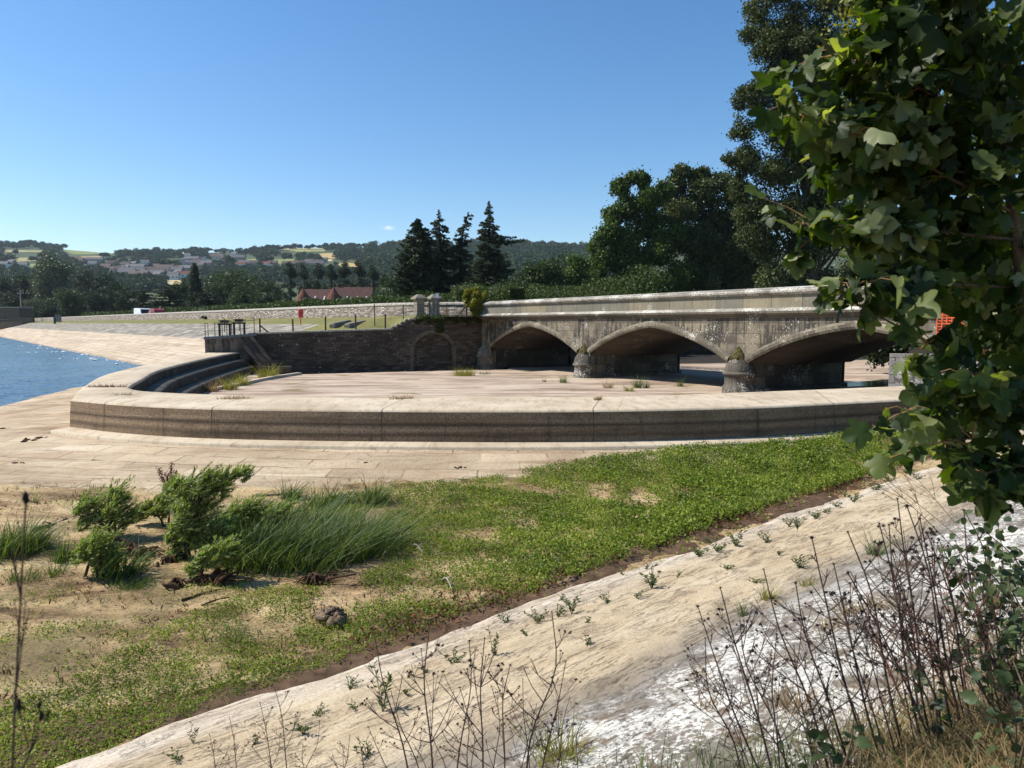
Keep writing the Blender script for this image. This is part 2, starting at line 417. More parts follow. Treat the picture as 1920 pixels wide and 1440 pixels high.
# --- ashlar of the bridge
def ashlar(name, base, hi, lo, bw, bh, lich, streak, orange=.6, vo=0.0):
    k = N(name); u = k.uv(); co = k.uv(1, 'pos')
    bc, bf = k.brick(k.mix(.012, u, k.noise(u, 3, 3), 'ADD'), bw, bh, .014, (0, 0, 0), (1, 1, 1), (.5, .5, .5))
    c = k.ramp(bc, [(0, lo), (.45, base), (1, hi)]); c = k.mix(k.range(k.noise(co, 1.6, 6, .65), .35, .7, .0, .6), c, base)
    c = k.mix(k.math('MULTIPLY', bf, .8), c, (.055, .045, .034))
    if streak: c = k.mix(k.range(k.noise(k.uv((.5, 1.1, 1)), 1.0, 6, .7), .48, .66, 0, .75 * streak), c, (.075, .066, .055))
    if streak:
        st = k.noise(k.uv((5.5, .35, 1)), 1.0, 5, .7); pt = k.noise(k.uv((.55, .55, 1)), 1.0, 4, .6)
        c = k.mix(k.math('MULTIPLY', k.range(k.math('ADD', k.math('MULTIPLY', st, .5), k.math('MULTIPLY', pt, .5)), .47, .54), streak), c, (.05, .043, .036))
    sp = k.noise(co, 15, 4, .7); pa = k.noise(co, .8, 4)
    c = k.mix(k.math('MULTIPLY', k.range(k.math('ADD', sp, k.math('MULTIPLY', k.math('SUBTRACT', pa, .5), .8)), .70 - .17 * lich, .73 - .17 * lich), .8), c, (.60, .57, .50))
    og = k.noise(co, 2.2, 5, .7, 1); c = k.mix(k.range(og, .70, .74, 0, orange), c, (.42, .17, .02))
    k.color(c).bump(k.noise(co, 14, 6), .45, .02).bump(bf, -.4, .02); M[name] = k.done()
ashlar('bridge_stone', (.195, .165, .12), (.30, .25, .165), (.105, .092, .072), 1.05, .46, .34, .95)
ashlar('parapet_stone', (.21, .19, .14), (.285, .24, .155), (.165, .158, .13), 1.5, 1.4, .12, .25)
ashlar('coping_stone', (.27, .245, .20), (.35, .315, .255), (.18, .165, .135), 1.6, 3, 1.0, .25, .5)
ashlar('moulding_stone', (.12, .102, .075), (.17, .145, .105), (.075, .066, .052), 1.6, 3, .2, .3, .4)
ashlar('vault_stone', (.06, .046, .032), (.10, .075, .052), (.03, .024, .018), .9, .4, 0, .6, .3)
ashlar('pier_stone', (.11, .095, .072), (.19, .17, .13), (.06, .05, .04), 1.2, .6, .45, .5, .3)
ashlar('arch_stone', (.20, .17, .12), (.30, .26, .18), (.11, .09, .065), .5, 2, .3, .5, .4)
ashlar('gate_pier_stone', (.25, .22, .165), (.30, .27, .2), (.2, .175, .135), .6, .5, .2, .1, .1)
ashlar('wing_stone', (.27, .25, .22), (.40, .38, .34), (.15, .14, .12), .55, .28, .5, .3, .1)
k = N('moss'); co = k.uv(1, 'pos'); k.color(k.ramp(k.noise(co, 6, 6, .7), [(.3, (.02, .018, .006)), (.55, (.075, .06, .016)), (.75, (.16, .15, .1))])).bump(k.noise(co, 18, 6), 1, .06); M['moss'] = k.done()
# --- rubble of the dam wall
k = N('rubble_wall'); u = k.uv(); co = k.uv(1, 'pos'); uw = k.mix(.06, u, k.noise(u, 2.5, 3), 'ADD')
bc, bf = k.brick(uw, .42, .115, .016, (0, 0, 0), (1, 1, 1), (.5, .5, .5), .43, 0, .3)
c = k.ramp(bc, [(0, (.085, .065, .05)), (.3, (.23, .19, .145)), (.65, (.38, .335, .27)), (1, (.58, .545, .48))])
c = k.mix(k.range(k.noise(u, 6, 5), .38, .64, .8, 0), c, (.11, .085, .065)); c = k.mix(bf, c, (.07, .056, .045))
c = k.mix(k.range(k.noise(u, .45, 4), .5, .7, 0, .45), c, (.25, .215, .17))
k.color(c).bump(bf, -.9, .05).bump(k.noise(co, 10, 5), .5, .03); M['rubble'] = k.done()
k = N('rubble_coping'); u = k.uv(); co = k.uv(1, 'pos'); bc, bf = k.brick(u, .5, 5, .02)
c = k.ramp(k.noise(co, 3, 6, .7), [(.3, (.24, .21, .17)), (.6, (.43, .39, .325)), (.8, (.56, .52, .45))]); c = k.mix(bf, c, (.1, .085, .07))
k.color(c).bump(k.noise(co, 8, 6), .8, .05); M['rubblecap'] = k.done()
# --- dark brick of the spillway side wall, white lichen dots
k = N('side_wall_brick'); u = k.uv(); co = k.uv(1, 'pos'); uw = k.mix(.03, u, k.noise(u, 2, 3), 'ADD')
bc, bf = k.brick(uw, .5, .16, .015, (0, 0, 0), (1, 1, 1), (.5, .5, .5))
c = k.ramp(bc, [(0, (.045, .036, .028)), (.5, (.078, .062, .048)), (1, (.125, .10, .078))]); c = k.mix(bf, c, (.045, .034, .026))
c = k.mix(k.range(k.noise(u, .35, 5), .48, .66, 0, .75), c, (.04, .033, .024))
dv = k.voro(k.uv((1.6, 3.2, 1)), 1.0); rv = k.noise(u, 1.3, 3); c = k.mix(k.math('MULTIPLY', k.range(dv, .07, .13, 1, 0), k.range(rv, .46, .56)), c, (.42, .38, .32))
dv = k.voro(k.uv((5, 9, 1)), 1.0); c = k.mix(k.math('MULTIPLY', k.range(dv, .12, .2, 1, 0), k.range(rv, .5, .6)), c, (.42, .38, .32))
k.color(c).bump(bf, -.6, .03).bump(k.noise(co, 12, 5), .4, .03); M['sidebrick'] = k.done()
plain('side_arch_stone', (.125, .098, .066), .9, .2, vary=.35, scale=3)
k = N('gate_block_concrete'); co = k.uv(1, 'pos'); c = k.ramp(k.noise(co, 1.5, 6, .7), [(.3, (.07, .055, .04)), (.55, (.19, .155, .115)), (.75, (.30, .26, .2))])
c = k.mix(k.range(k.noise(k.uv((5, 5, .5), 'pos'), 1, 4), .56, .66, 0, .8), c, (.035, .028, .022)); c = k.mix(k.range(k.noise(co, 1.1, 3), .62, .68), c, (.40, .19, .02))
k.color(c).bump(k.noise(co, 18, 5), .4, .02); M['gateblock'] = k.done()
# --- dam pitching: uv = (along the dam, across it)
k = N('pitching_stone'); u = k.uv(); s = k.sep(u); co = k.uv(1, 'pos')
bc, bf = k.brick(k.mix(.05, u, k.noise(u, 1.5, 3), 'ADD'), 1.0, .55, .03)
wob = k.math('ADD', s[1], k.math('MULTIPLY', k.math('SUBTRACT', k.noise(u, .5, 4), .5), .5))
g = k.ramp(bc, [(0, (.17, .15, .115)), (.6, (.26, .232, .18)), (1, (.37, .335, .27))])
t = k.ramp(k.noise(k.uv((.05, 1.0, 1)), 1.1, 6, .7), [(.3, (.33, .245, .165)), (.5, (.50, .39, .27)), (.7, (.64, .545, .41))])
t = k.mix(.35, t, k.ramp(bc, [(0, (.34, .25, .17)), (1, (.6, .49, .35))]))
c = k.mix(k.range(wob, 9.2, 9.5), g, t)
c = k.mix(k.range(k.noise(k.uv((.18, .5, 1), 'uv', .5), 1.2, 6, .7), .52, .66, 0, .6), c, k.mix(.55, c, (.06, .055, .05)))
c = k.mix(k.range(wob, 15.0, 16.0, 0, .85), c, (.12, .105, .085)); c = k.mix(k.math('MULTIPLY', bf, .5), c, (.10, .085, .07))
k.color(c).bump(bf, -.8, .06).bump(k.noise(co, 6, 5), .5, .05); M['pitching'] = k.done()
# --- grass turf of the dam terrace, meadow, hills
k = N('dry_turf'); co = k.uv(1, 'pos'); a = k.noise(co, .35, 6, .7); b = k.noise(co, 7, 5, .7)
c = k.ramp(a, [(.3, (.15, .14, .04)), (.55, (.26, .23, .08)), (.75, (.36, .295, .12))]); c = k.mix(k.range(b, .4, .7, .6, 0), c, (.075, .085, .022))
k.color(c).bump(b, .9, .06); M['turf'] = k.done()
k = N('hill_grass'); co = k.uv(1, 'pos'); a = k.noise(co, .006, 5, .6); b = k.noise(co, .05, 5, .7)
c = k.ramp(a, [(.35, (.045, .065, .024)), (.55, (.075, .095, .034)), (.7, (.12, .125, .05))]); c = k.mix(k.range(b, .45, .7, .4, 0), c, (.04, .06, .02))
k.color(c); M['hill'] = k.done()
for nm, col in (('green_field', (.21, .24, .07)), ('pale_field', (.30, .28, .11)), ('gold_field', (.42, .30, .12)), ('tan_field', (.36, .27, .13)), ('stubble_field', (.5, .40, .21))):
    k = N(nm); co = k.uv((.02, .12, 1), 'pos', .4); n = k.noise(co, 1, 5); k.color(k.ramp(n, [(.3, tuple(c * .8 for c in col)), (.7, tuple(c * 1.12 for c in col))])); M[nm] = k.done()
# --- lake water
k = N('lake_water', .16, .4); co = k.uv(1, 'pos'); k.b.inputs['IOR'].default_value = 1.33
k.color(k.ramp(k.noise(co, .12, 4), [(.35, (.055, .095, .13)), (.7, (.095, .14, .17))]))  # reflected sky painted in as a blue base colour
k.bump(k.noise(k.uv((1, 2.2, 1), 'pos', .5), 4.2, 3), .5, .04); M['water'] = k.done()
k = N('pool_water', .04, .5); k.color((.012, .016, .022)); k.bump(k.noise(k.uv((1, 3, 1), 'pos'), 2.5, 3), .25, .03); M['pool'] = k.done()
plain('foam', (.80, .84, .86), .6, .3, vary=.08)
# --- metal, wood, paint
plain('dark_steel', (.035, .034, .036), .55, .4, .3, .4); plain('grey_steel', (.14, .145, .155), .5, .4, .5, .3)
plain('weathered_post', (.085, .062, .045), .9, .2, vary=.4, scale=14); plain('pale_post', (.36, .33, .28), .85, .2)
plain('red_plastic', (.62, .035, .03), .4, .5, vary=.12); plain('red_paint', (.40, .02, .03), .25, .6, vary=.1, bump=0); plain('white_paint', (.75, .77, .79), .3, .5, vary=.05, bump=0)
plain('dark_glass', (.012, .014, .017), .1, .6, vary=.1, bump=0); plain('tyre_rubber', (.02, .02, .02), .85, .2); plain('chrome', (.5, .5, .5), .25, .5, .9)
plain('stone_block', (.185, .165, .135), .9, .2, vary=.45, scale=4, bump=.8); plain('white_sign', (.7, .72, .7), .5, .3, vary=.06)
plain('render_wall', (.155, .125, .085), .9, .2, vary=.2, scale=1); plain('roof_slab', (.42, .38, .31), .85, .2)
plain('red_clay_tile', (.15, .055, .036), .85, .2, vary=.3, scale=2); plain('dark_clay_tile', (.085, .042, .034), .85, .2, vary=.35, scale=2); plain('brown_tile', (.105, .078, .066), .85, .2, vary=.3, scale=1.5)
plain('slate', (.12, .118, .12), .8, .25, vary=.25, scale=1.5); plain('house_white', (.72, .71, .67), .85, .2, vary=.06, scale=1); plain('house_stone', (.33, .28, .22), .9, .2, vary=.2, scale=1)
plain('house_cream', (.55, .48, .37), .9, .2, vary=.12, scale=1); plain('brick_red', (.10, .032, .02), .85, .2, vary=.4, scale=5); plain('orange_mesh', (.75, .13, .035), .6, .3, vary=.2)
plain('joint_stain', (.10, .075, .055), .95, .1)
plain('weed_stain', (.045, .03, .02), .95, .1)
# --- plants
plain('bark', (.085, .066, .048), .95, .1, vary=.4, scale=7, bump=.8); plain('dark_bark', (.035, .028, .02), .95, .1, vary=.4, scale=9, bump=.8)
plain('stump_wood', (.085, .05, .03), .95, .1, vary=.5, scale=14, bump=1); plain('driftwood', (.22, .165, .11), .9, .1, vary=.4, scale=16, bump=.6); plain('young_bark', (.125, .085, .055), .8, .2, vary=.3, scale=18)
plain('dead_stem', (.070, .045, .036), .9, .1, vary=.35, scale=30, bump=0); plain('seed_head', (.028, .02, .020), .95, .1, vary=.4, scale=60, bump=0); plain('tan_stem', (.36, .21, .10), .85, .1, vary=.3, scale=30, bump=0)
plain('clod', (.20, .145, .095), .95, .1, vary=.6, scale=30, bump=1)
leafmat('oak_leaf', [(.0297, .0486, .0149), (.0567, .0810, .0243), (.0945, .1161, .0378), (.1418, .1620, .0607)], .2, .42, .5, clump=.35)
leafmat('lime_leaf', [(.0297, .0567, .0135), (.0567, .0972, .0216), (.0945, .1418, .0324), (.1418, .1958, .0459)], .25, .45, .45, clump=.35)
leafmat('tall_leaf', [(.030, .042, .014), (.054, .070, .022), (.090, .108, .038), (.15, .165, .075)], .22, .5, .4, clump=.3)
leafmat('conifer_needle', [(.014, .024, .012), (.028, .042, .018), (.048, .064, .028), (.075, .09, .042)], .1, .6, .3)
leafmat('cedar_needle', [(.016, .030, .017), (.032, .050, .026), (.058, .078, .04)], .1, .6, .3)
leafmat('dark_leaf', [(.018, .034, .012), (.034, .056, .020), (.056, .082, .030)], .15, .5, .3)
leafmat('mid_leaf', [(.030, .052, .016), (.056, .084, .026), (.090, .12, .040)], .18, .5, .35)
leafmat('pale_leaf', [(.055, .075, .038), (.085, .105, .055), (.13, .15, .085)], .2, .5, .4)
leafmat('bramble_light', [(.07, .095, .02), (.10, .13, .03), (.14, .165, .045)], .25, .5, .3)
leafmat('hedge_leaf', [(.034, .056, .014), (.062, .090, .022), (.10, .13, .036)], .2, .5, .35)
leafmat('hill_leaf', [(.030, .052, .024), (.046, .072, .030), (.068, .095, .040)], .1, .7, .2, clump=.02)
leafmat('golden_leaf', [(.10, .11, .012), (.20, .185, .02), (.32, .28, .035)], .3, .5, .3)
leafmat('ivy_leaf', [(.03, .048, .010), (.055, .075, .016), (.095, .105, .026)], .2, .45, .4)
leafmat('willow_leaf', [(.10, .155, .035), (.20, .27, .065), (.31, .37, .12), (.45, .48, .22)], .35, .42, .45)
leafmat('sedge_blade', [(.020, .042, .010), (.055, .10, .024), (.11, .16, .042), (.24, .27, .11)], .3, .4, .45)
leafmat('reed_blade', [(.17, .17, .03), (.26, .24, .05), (.34, .29, .09)], .35, .5, .3)
leafmat('dry_blade', [(.22, .15, .07), (.33, .235, .11), (.45, .34, .18)], .3, .6, .2, tcol=(1, .9, .7))
leafmat('red_seed', [(.10, .035, .03), (.16, .05, .042), (.22, .085, .06)], .2, .7, .2, tcol=(1, .8, .7))
leafmat('weed_leaf', [(.10, .095, .025), (.095, .145, .022), (.18, .235, .034), (.26, .31, .05), (.36, .385, .10)], .35, .5, .3, clump=1.3)
leafmat('slope_weed_leaf', [(.05, .075, .025), (.085, .115, .04), (.13, .16, .06)], .3, .5, .3)
leafmat('brown_litter', [(.09, .04, .02), (.15, .07, .035), (.22, .12, .06)], .2, .8, .1, tcol=(1, .8, .6))
leafmat('bramble_leaf', [(.02, .035, .012), (.035, .055, .018), (.06, .085, .03), (.09, .12, .045)], .25, .4, .5)
leafmat('sycamore_leaf', [(.014, .028, .006), (.030, .052, .010), (.060, .088, .018), (.14, .165, .06), (.30, .32, .18)], .42, .5, .45, tcol=(1.8, 2.0, .25), pos=[0, .4, .66, .86, 1])
leafmat('sycamore_key', [(.18, .18, .03), (.27, .26, .05)], .4, .5, .3)
leafmat('sprig', [(.10, .06, .035), (.16, .10, .05), (.10, .13, .035), (.15, .18, .05)], .25, .6, .2)
plain('red_stem', (.17, .075, .05), .85, .1, vary=.3, scale=30, bump=0)
# ---------------------------------------------------------------- camera, sun, sky
cam = bpy.data.cameras.new('camera'); co_ = bpy.data.objects.new('camera', cam); COL.objects.link(co_)
cam.sensor_width = 36; cam.lens = F / 1920 * 36; cam.clip_end = 9000; cam.clip_start = .05
co_.rotation_euler = (math.pi / 2 - TH, 0, 0); SC.camera = co_
cam.dof.use_dof = True; cam.dof.focus_distance = 22; cam.dof.aperture_fstop = 6.5
from mathutils import Vector
SUN_AZ, SUN_EL = R(-83), R(47)            # azimuth from the view direction, positive to the right
sd = (math.sin(SUN_AZ) * math.cos(SUN_EL), math.cos(SUN_AZ) * math.cos(SUN_EL), math.sin(SUN_EL))
L = bpy.data.lights.new('sun', 'SUN'); L.energy = 5.0; L.angle = R(.53); L.color = (1, .955, .88)
lo = bpy.data.objects.new('sun', L); COL.objects.link(lo)
lo.rotation_euler = Vector(sd).to_track_quat('Z', 'Y').to_euler()
w = bpy.data.worlds.new('World'); SC.world = w; w.use_nodes = True; nt = w.node_tree
bg = nt.nodes['Background']; sky = nt.nodes.new('ShaderNodeTexSky'); sky.sky_type = 'NISHITA'; sky.sun_disc = False
sky.sun_elevation = SUN_EL; sky.sun_rotation = SUN_AZ; sky.air_density = 1.0; sky.dust_density = .35; sky.ozone_density = 2.2; sky.altitude = 60
hs = nt.nodes.new('ShaderNodeHueSaturation'); hs.inputs['Saturation'].default_value = 1.28; nt.links.new(sky.outputs[0], hs.inputs['Color'])
# one small wisp of cloud low over the hills
tc = nt.nodes.new('ShaderNodeTexCoord'); cd = Vector(P(727, 427, Y=1.0)).normalized()
def vm(op, a, b):
    n = nt.nodes.new('ShaderNodeVectorMath'); n.operation = op
    for i, q in enumerate((a, b)):
        if isinstance(q, bpy.types.NodeSocket): nt.links.new(q, n.inputs[i])
        else: n.inputs[i].default_value = q
    return n
df = vm('MULTIPLY', vm('SUBTRACT', tc.outputs['Generated'], tuple(cd)).outputs[0], (75, 75, 240))
ns = nt.nodes.new('ShaderNodeTexNoise'); ns.inputs['Scale'].default_value = 130; ns.inputs['Detail'].default_value = 5; nt.links.new(tc.outputs['Generated'], ns.inputs['Vector'])
ln = vm('LENGTH', df.outputs[0], (0, 0, 0)); mr_ = nt.nodes.new('ShaderNodeMapRange'); mr_.interpolation_type = 'SMOOTHSTEP'
ad = nt.nodes.new('ShaderNodeMath'); ad.operation = 'MULTIPLY_ADD'; nt.links.new(ns.outputs['Fac'], ad.inputs[0]); ad.inputs[1].default_value = 1.6; nt.links.new(ln.outputs['Value'], ad.inputs[2])
nt.links.new(ad.outputs[0], mr_.inputs[0]); mr_.inputs[1].default_value = 1.8; mr_.inputs[2].default_value = .6; mr_.inputs[3].default_value = 0; mr_.inputs[4].default_value = .5
mxc = nt.nodes.new('ShaderNodeMix'); mxc.data_type = 'RGBA'; nt.links.new(mr_.outputs[0], mxc.inputs[0]); nt.links.new(hs.outputs[0], mxc.inputs[6]); mxc.inputs[7].default_value = (7.5, 7.8, 8.2, 1); nt.links.new(mxc.outputs[2], bg.inputs[0]); bg.inputs[1].default_value = .118
SC.view_settings.view_transform = 'Standard'; SC.view_settings.look = 'None'; SC.view_settings.exposure = 0.45; SC.view_settings.gamma = 1
SC.render.engine = 'CYCLES'; SC.cycles.use_denoising = True; SC.cycles.max_bounces = 5; SC.cycles.transparent_max_bounces = 4
SC.cycles.diffuse_bounces = 3; SC.cycles.glossy_bounces = 2; SC.cycles.transmission_bounces = 2; SC.cycles.volume_bounces = 0
SC.cycles.sample_clamp_indirect = 4; SC.cycles.caustics_reflective = False; SC.cycles.caustics_refractive = False

def struct(o, label=None): return tag(o, label, kind='structure')

def dam(t, o): return (-8 - .633 * t - .774 * o, 53 + .774 * t - .633 * o)
# ---------------------------------------------------------------- weir
ZC = -1.9
front_o = smooth_line([(14.5, 19.9), (11.47, 18.3), (7.63, 16.82), (5.35, 16.06), (1.75, 15.47), (-2.81, 15.47), (-6.6, 15.86), (-9.03, 16.6), (-11.03, 17.65)], 76)
arm_o = smooth_line([(-11.03, 17.65), (-13.04, 21.6), (-15.16, 26.65), (-17.04, 33.8), (-18.7, 41.5), (-19.5, 45.6)], 44)
front_i = smooth_line([(16.0, 23.4), (12.38, 21.6), (6.45, 19.43), (1.92, 18.16), (-3.54, 18.03), (-8.0, 18.85), (-10.2, 19.7), (-11.25, 20.75)], 76)
arm_i = smooth_line([(-11.25, 20.75), (-11.75, 21.9), (-12.5, 23.9), (-14.3, 28.8), (-16.0, 36.0), (-17.3, 43.0), (-17.6, 46.2)], 44)
Ol = np.vstack([front_o, arm_o[1:]]); Il = np.vstack([front_i, arm_i[1:]])
def normals2(P_, sign, corner=None):
    d = np.gradient(P_, axis=0); n = np.stack([d[:, 1], -d[:, 0]], 1) * sign
    n /= np.linalg.norm(n, axis=1, keepdims=True) + 1e-9; return n
nO_f = normals2(front_o, -1); nO_a = normals2(arm_o, -1)
if nO_f[30][1] > 0: nO_f *= -1
if nO_a[20][0] > 0: nO_a *= -1
nI = normals2(Il, 1)
for _ in range(3): nI[1:-1] = (nI[:-2] + nI[1:-1] * 2 + nI[2:]) / 4
nI /= np.linalg.norm(nI, axis=1, keepdims=True)
if nI[30][1] < 0: nI *= -1

def strip_obj(name, rows, mat, parent, uvmode='pos', smooth=False, flip=False):
    """rows: list of (n,3) polylines; u = running length, v = height or width"""
    rows = [np.asarray(r, float) for r in rows]; n = len(rows[0])
    V = np.concatenate(rows); i = np.arange(len(V)).reshape(len(rows), n)
    Fc = np.stack([i[:-1, :-1], i[:-1, 1:], i[1:, 1:], i[1:, :-1]], -1).reshape(-1, 4)
    if flip: Fc = Fc[:, ::-1]
    Lr = np.r_[0, np.cumsum(np.linalg.norm(np.diff(rows[0][:, :2], axis=0), axis=1))]
    U = np.tile(Lr, len(rows)); Vv = V[:, 2]
    uv = np.stack([U[Fc.ravel()], Vv[Fc.ravel()]], 1)
    return link(name, arr_mesh(name, V, Fc, uv, smooth), parent, [mat])
def at_z(P2, z): return np.column_stack([P2, np.full(len(P2), z)])

weir = empty('spillway_weir', (0, 0, 0), 0, 'long low pale concrete weir curving across the lake bed before the stone bridge', 'weir')
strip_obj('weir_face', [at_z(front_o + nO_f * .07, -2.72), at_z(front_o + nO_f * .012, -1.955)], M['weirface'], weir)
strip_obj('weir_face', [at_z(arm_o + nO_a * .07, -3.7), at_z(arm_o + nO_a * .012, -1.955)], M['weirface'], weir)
nO = np.vstack([nO_f, nO_a[1:]]); k0 = len(front_o) - 1
nO[k0] = nO_f[-1] + nO_a[0]; nO[k0] /= 1 + nO_f[-1].dot(nO_a[0])
cr = [at_z(Ol + nO * .012, -1.955), at_z(Ol + nO * .008, -1.945), at_z(Ol - nO * .02, -1.912), at_z(Ol - nO * .07, ZC)]
for t in (.25, .5, .75): cr.append(at_z(Ol * (1 - t) + Il * t, ZC + .004))
cr += [at_z(Il - nI * .06, ZC), at_z(Il, -1.93), at_z(Il, -1.99)]
strip_obj('crest', cr, M['crest'], weir)
off = 0.0; zt = -1.99
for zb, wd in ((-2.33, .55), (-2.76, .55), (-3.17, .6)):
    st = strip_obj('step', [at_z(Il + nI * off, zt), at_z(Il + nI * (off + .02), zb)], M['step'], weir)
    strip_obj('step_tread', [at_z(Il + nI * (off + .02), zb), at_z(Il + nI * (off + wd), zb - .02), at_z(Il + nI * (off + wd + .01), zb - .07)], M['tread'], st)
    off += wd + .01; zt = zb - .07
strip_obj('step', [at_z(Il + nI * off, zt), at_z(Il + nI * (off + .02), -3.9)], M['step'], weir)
fo = front_o[:, :]
strip_obj('base_ledge', [at_z(fo + nO_f * .05, -2.60), at_z(fo + nO_f * .50, -2.62), at_z(fo + nO_f * .54, -2.645), at_z(fo + nO_f * .55, -2.95)], M['crest'], weir)
ce = MB(); ce.add([(*(front_o[-1] + nO_f[-1] * .05), -2.60), (*(front_o[-1] + nO_f[-1] * .55), -2.64), (*(front_o[-1] + nO_f[-1] * .55), -2.95), (*(front_o[-1] + nO_f[-1] * .05), -2.95)], [(0, 1, 2, 3)])
ce.build('ledge_end', M['crest'], weir)
for px in (195, 410, 720, 1110, 1563):
    i = int(np.argmin([abs(proj(x, y, -2.0)[0] - px) for x, y in front_o])); p = front_o[i]; n = nO_f[i]; q = Il[i]
    t = np.array((-n[1], n[0])) * .008
    rows = [(*(p + n * .074), -2.6), (*(p + n * .026), -2.02), (*(p + n * .018), -1.948), (*(p - n * .018), -1.908), (*(p - n * .07), -1.896), (*(q + (p - q) * .15), -1.893)]
    mb = MB(); V = []
    for r in rows: V += [(r[0] - t[0], r[1] - t[1], r[2]), (r[0] + t[0], r[1] + t[1], r[2])]
    mb.add(V, [(2 * j, 2 * j + 1, 2 * j + 3, 2 * j + 2) for j in range(len(rows) - 1)])
    mb.build('joint', M['joint_stain'], weir)

# ---------------------------------------------------------------- lake bed, apron, revetment
TOE = np.array((9.19, 15.47)); TD = np.array((.761, .648)); TN = np.array((.648, -.761))
def bank_d(x, y): return (x - TOE[0]) * TN[0] + (y - TOE[1]) * TN[1]
def weir_dist(x, y):
    Q = np.vstack([front_o[::2], arm_o[::2]]); sh = x.shape; p = np.stack([x.ravel(), y.ravel()], 1); d = np.full(len(p), 1e9)
    for q in Q: d = np.minimum(d, (p[:, 0] - q[0]) ** 2 + (p[:, 1] - q[1]) ** 2)
    return np.sqrt(d).reshape(sh)
def bed_z(x, y, wd=None):
    x = np.asarray(x, float); y = np.asarray(y, float)
    if wd is None: wd = weir_dist(x, y)
    bed = -3.03 + .035 * fbm(x * .6, y * .6, 4) + .03 * fbm(x * 2.5, y * 2.5, 3) - .07 * np.maximum(0, -x - 13.5) - .02 * np.maximum(0, 9 - y)
    apr = -2.70 - .125 * np.maximum(wd - .5, 0) + .012 * fbm(x * 1.2, y * 1.2, 3)
    k = .03; return np.log(np.exp(bed / k) + np.exp(apr / k)) * k
ys = np.r_[np.arange(2.0, 15.5, .055), np.arange(15.5, 34, .2)]; xs = np.r_[np.arange(-30, -13, .2), np.arange(-13, 5, .06), np.arange(5, 17, .14)]
X, Y = np.meshgrid(xs, ys); WD = weir_dist(X, Y)
inside = in_poly(X, Y, [tuple(p) for p in np.vstack([front_o - nO_f * .3, arm_o[1:] - nO_a[1:] * .3, [(16, 40)]])])
Zb = bed_z(X, Y, WD); bd = bank_d(X, Y); Zm = Zb + np.clip(Y * 0 + 15.5 - Y, 0, 1) * (.016 * fbm(X * 6, Y * 6, 3) + .022 * np.maximum(0, fbm(X * 3.1 + 5, Y * 3.1, 3)) ) - .01
edge = 3.1 + .35 * fbm(X * .8, Y * .8, 3) + .9 * np.clip((-X - 6) / 6, -1.2, 1)
ap = WD < edge
o = grid_obj('lake_bed', X, Y, Zm, M['mud'], mask=~inside & (bd < 1.0)); struct(o)
o = grid_obj('stone_apron', X, Y, Zb + .012 - .03 * np.clip((WD - edge + .25) / .25, 0, 1), M['apron'], mask=~inside & (WD < edge + .2) & (bd < 1.0)); struct(o)
# revetment: object space is (along toe, up the slope)
s_, d_ = np.meshgrid(np.arange(-22, 9.0, .07), np.arange(-.6, 5.3, .055))
rg = np.abs(fbm(s_ * .9 + 3, d_ * 4.5, 4)); hz = .028 * fbm(s_ * .8, d_ * 2.2, 4) + .022 * fbm(s_ * 3, d_ * 8, 3) + .03 * np.clip(.10 - rg, 0, .1) / .1 * -1 * (fbm(s_ * .7, d_ * .9 + 7, 2) > -.05)
lip = -.10 * np.clip(1 - (d_ + .25 * fbm(s_ * .9, s_ * 0, 4) ) / .35, 0, 1.5)
Zr = .26 * d_ + hz + lip
rv = grid_obj('revetment', s_, d_, Zr, M['bank']); struct(rv)
rv.location = (TOE[0], TOE[1], -3.1)
from mathutils import Matrix
# local x = TD, local y = TN (right-handed needs z up: mirror y)
rv.matrix_world = Matrix(((TD[0], TN[0], 0, TOE[0]), (TD[1], TN[1], 0, TOE[1]), (0, 0, 1, -3.1), (0, 0, 0, 1)))
def slope_z(x, y):
    d = bank_d(np.asarray(x, float), np.asarray(y, float)); return -3.1 + .26 * d
def S(px, py):
    """point of the sloping bank seen at a pixel"""
    u = (px - 960) / F; v = (720 - py) / F; D = np.array((u, CT + v * ST, -ST + v * CT))
    b0 = bank_d(0., 0.); g = D[0] * TN[0] + D[1] * TN[1]
    k = (-3.1 + .26 * b0) / (D[2] - .26 * g); return D * k
def BED(px, py):
    z = -3.0
    for _ in range(4):
        p = P(px, py, z=z); z = float(bed_z(np.array([p[0]]), np.array([p[1]]))[0])
    return np.array((p[0], p[1], z))
# soil strip along the toe
s1, d1 = np.meshgrid(np.arange(-22, 9, .08), np.linspace(-.40, .34, 15))
wob = .26 * fbm(s1 * 1.4, s1 * 0 + 5, 5)
sx = TOE[0] + TD[0] * s1 + TN[0] * (d1 + wob); sy = TOE[1] + TD[1] * s1 + TN[1] * (d1 + wob)
tt = np.linspace(-1, 1, 15)[:, None] + 0 * s1
zz = bed_z(sx, sy, np.full(sx.shape, 9.0)) + .035 * (1 - tt ** 2) + .02 * fbm(s1 * 6, d1 * 9, 3) - .02
struct(grid_obj('toe_soil', sx, sy, zz, M['soil']))
# bank top: dry grass ground under the camera and to the right
s2, d2 = np.meshgrid(np.arange(-24, 14, .15), np.r_[np.arange(4.9, 8, .12), np.arange(8, 40, .8)])
z2 = .26 * np.minimum(d2, 5.3) + .06 * np.maximum(d2 - 5.3, 0) + .06 * fbm(s2 * 1.2, d2 * 1.2, 4) - .10 * np.clip((5.25 - d2) / .3, 0, 1)
z2 = z2 + np.clip((s2 - 3) * .12, 0, 1.4) * np.clip((d2 - 5) / 2, 0, 1)
plain('bank_earth', (.16, .12, .07), .95, .1, vary=.5, scale=5, bump=1)
bt = grid_obj('bank_top', s2, d2, z2, M['bank_earth']); struct(bt)
bt.matrix_world = rv.matrix_world.copy()
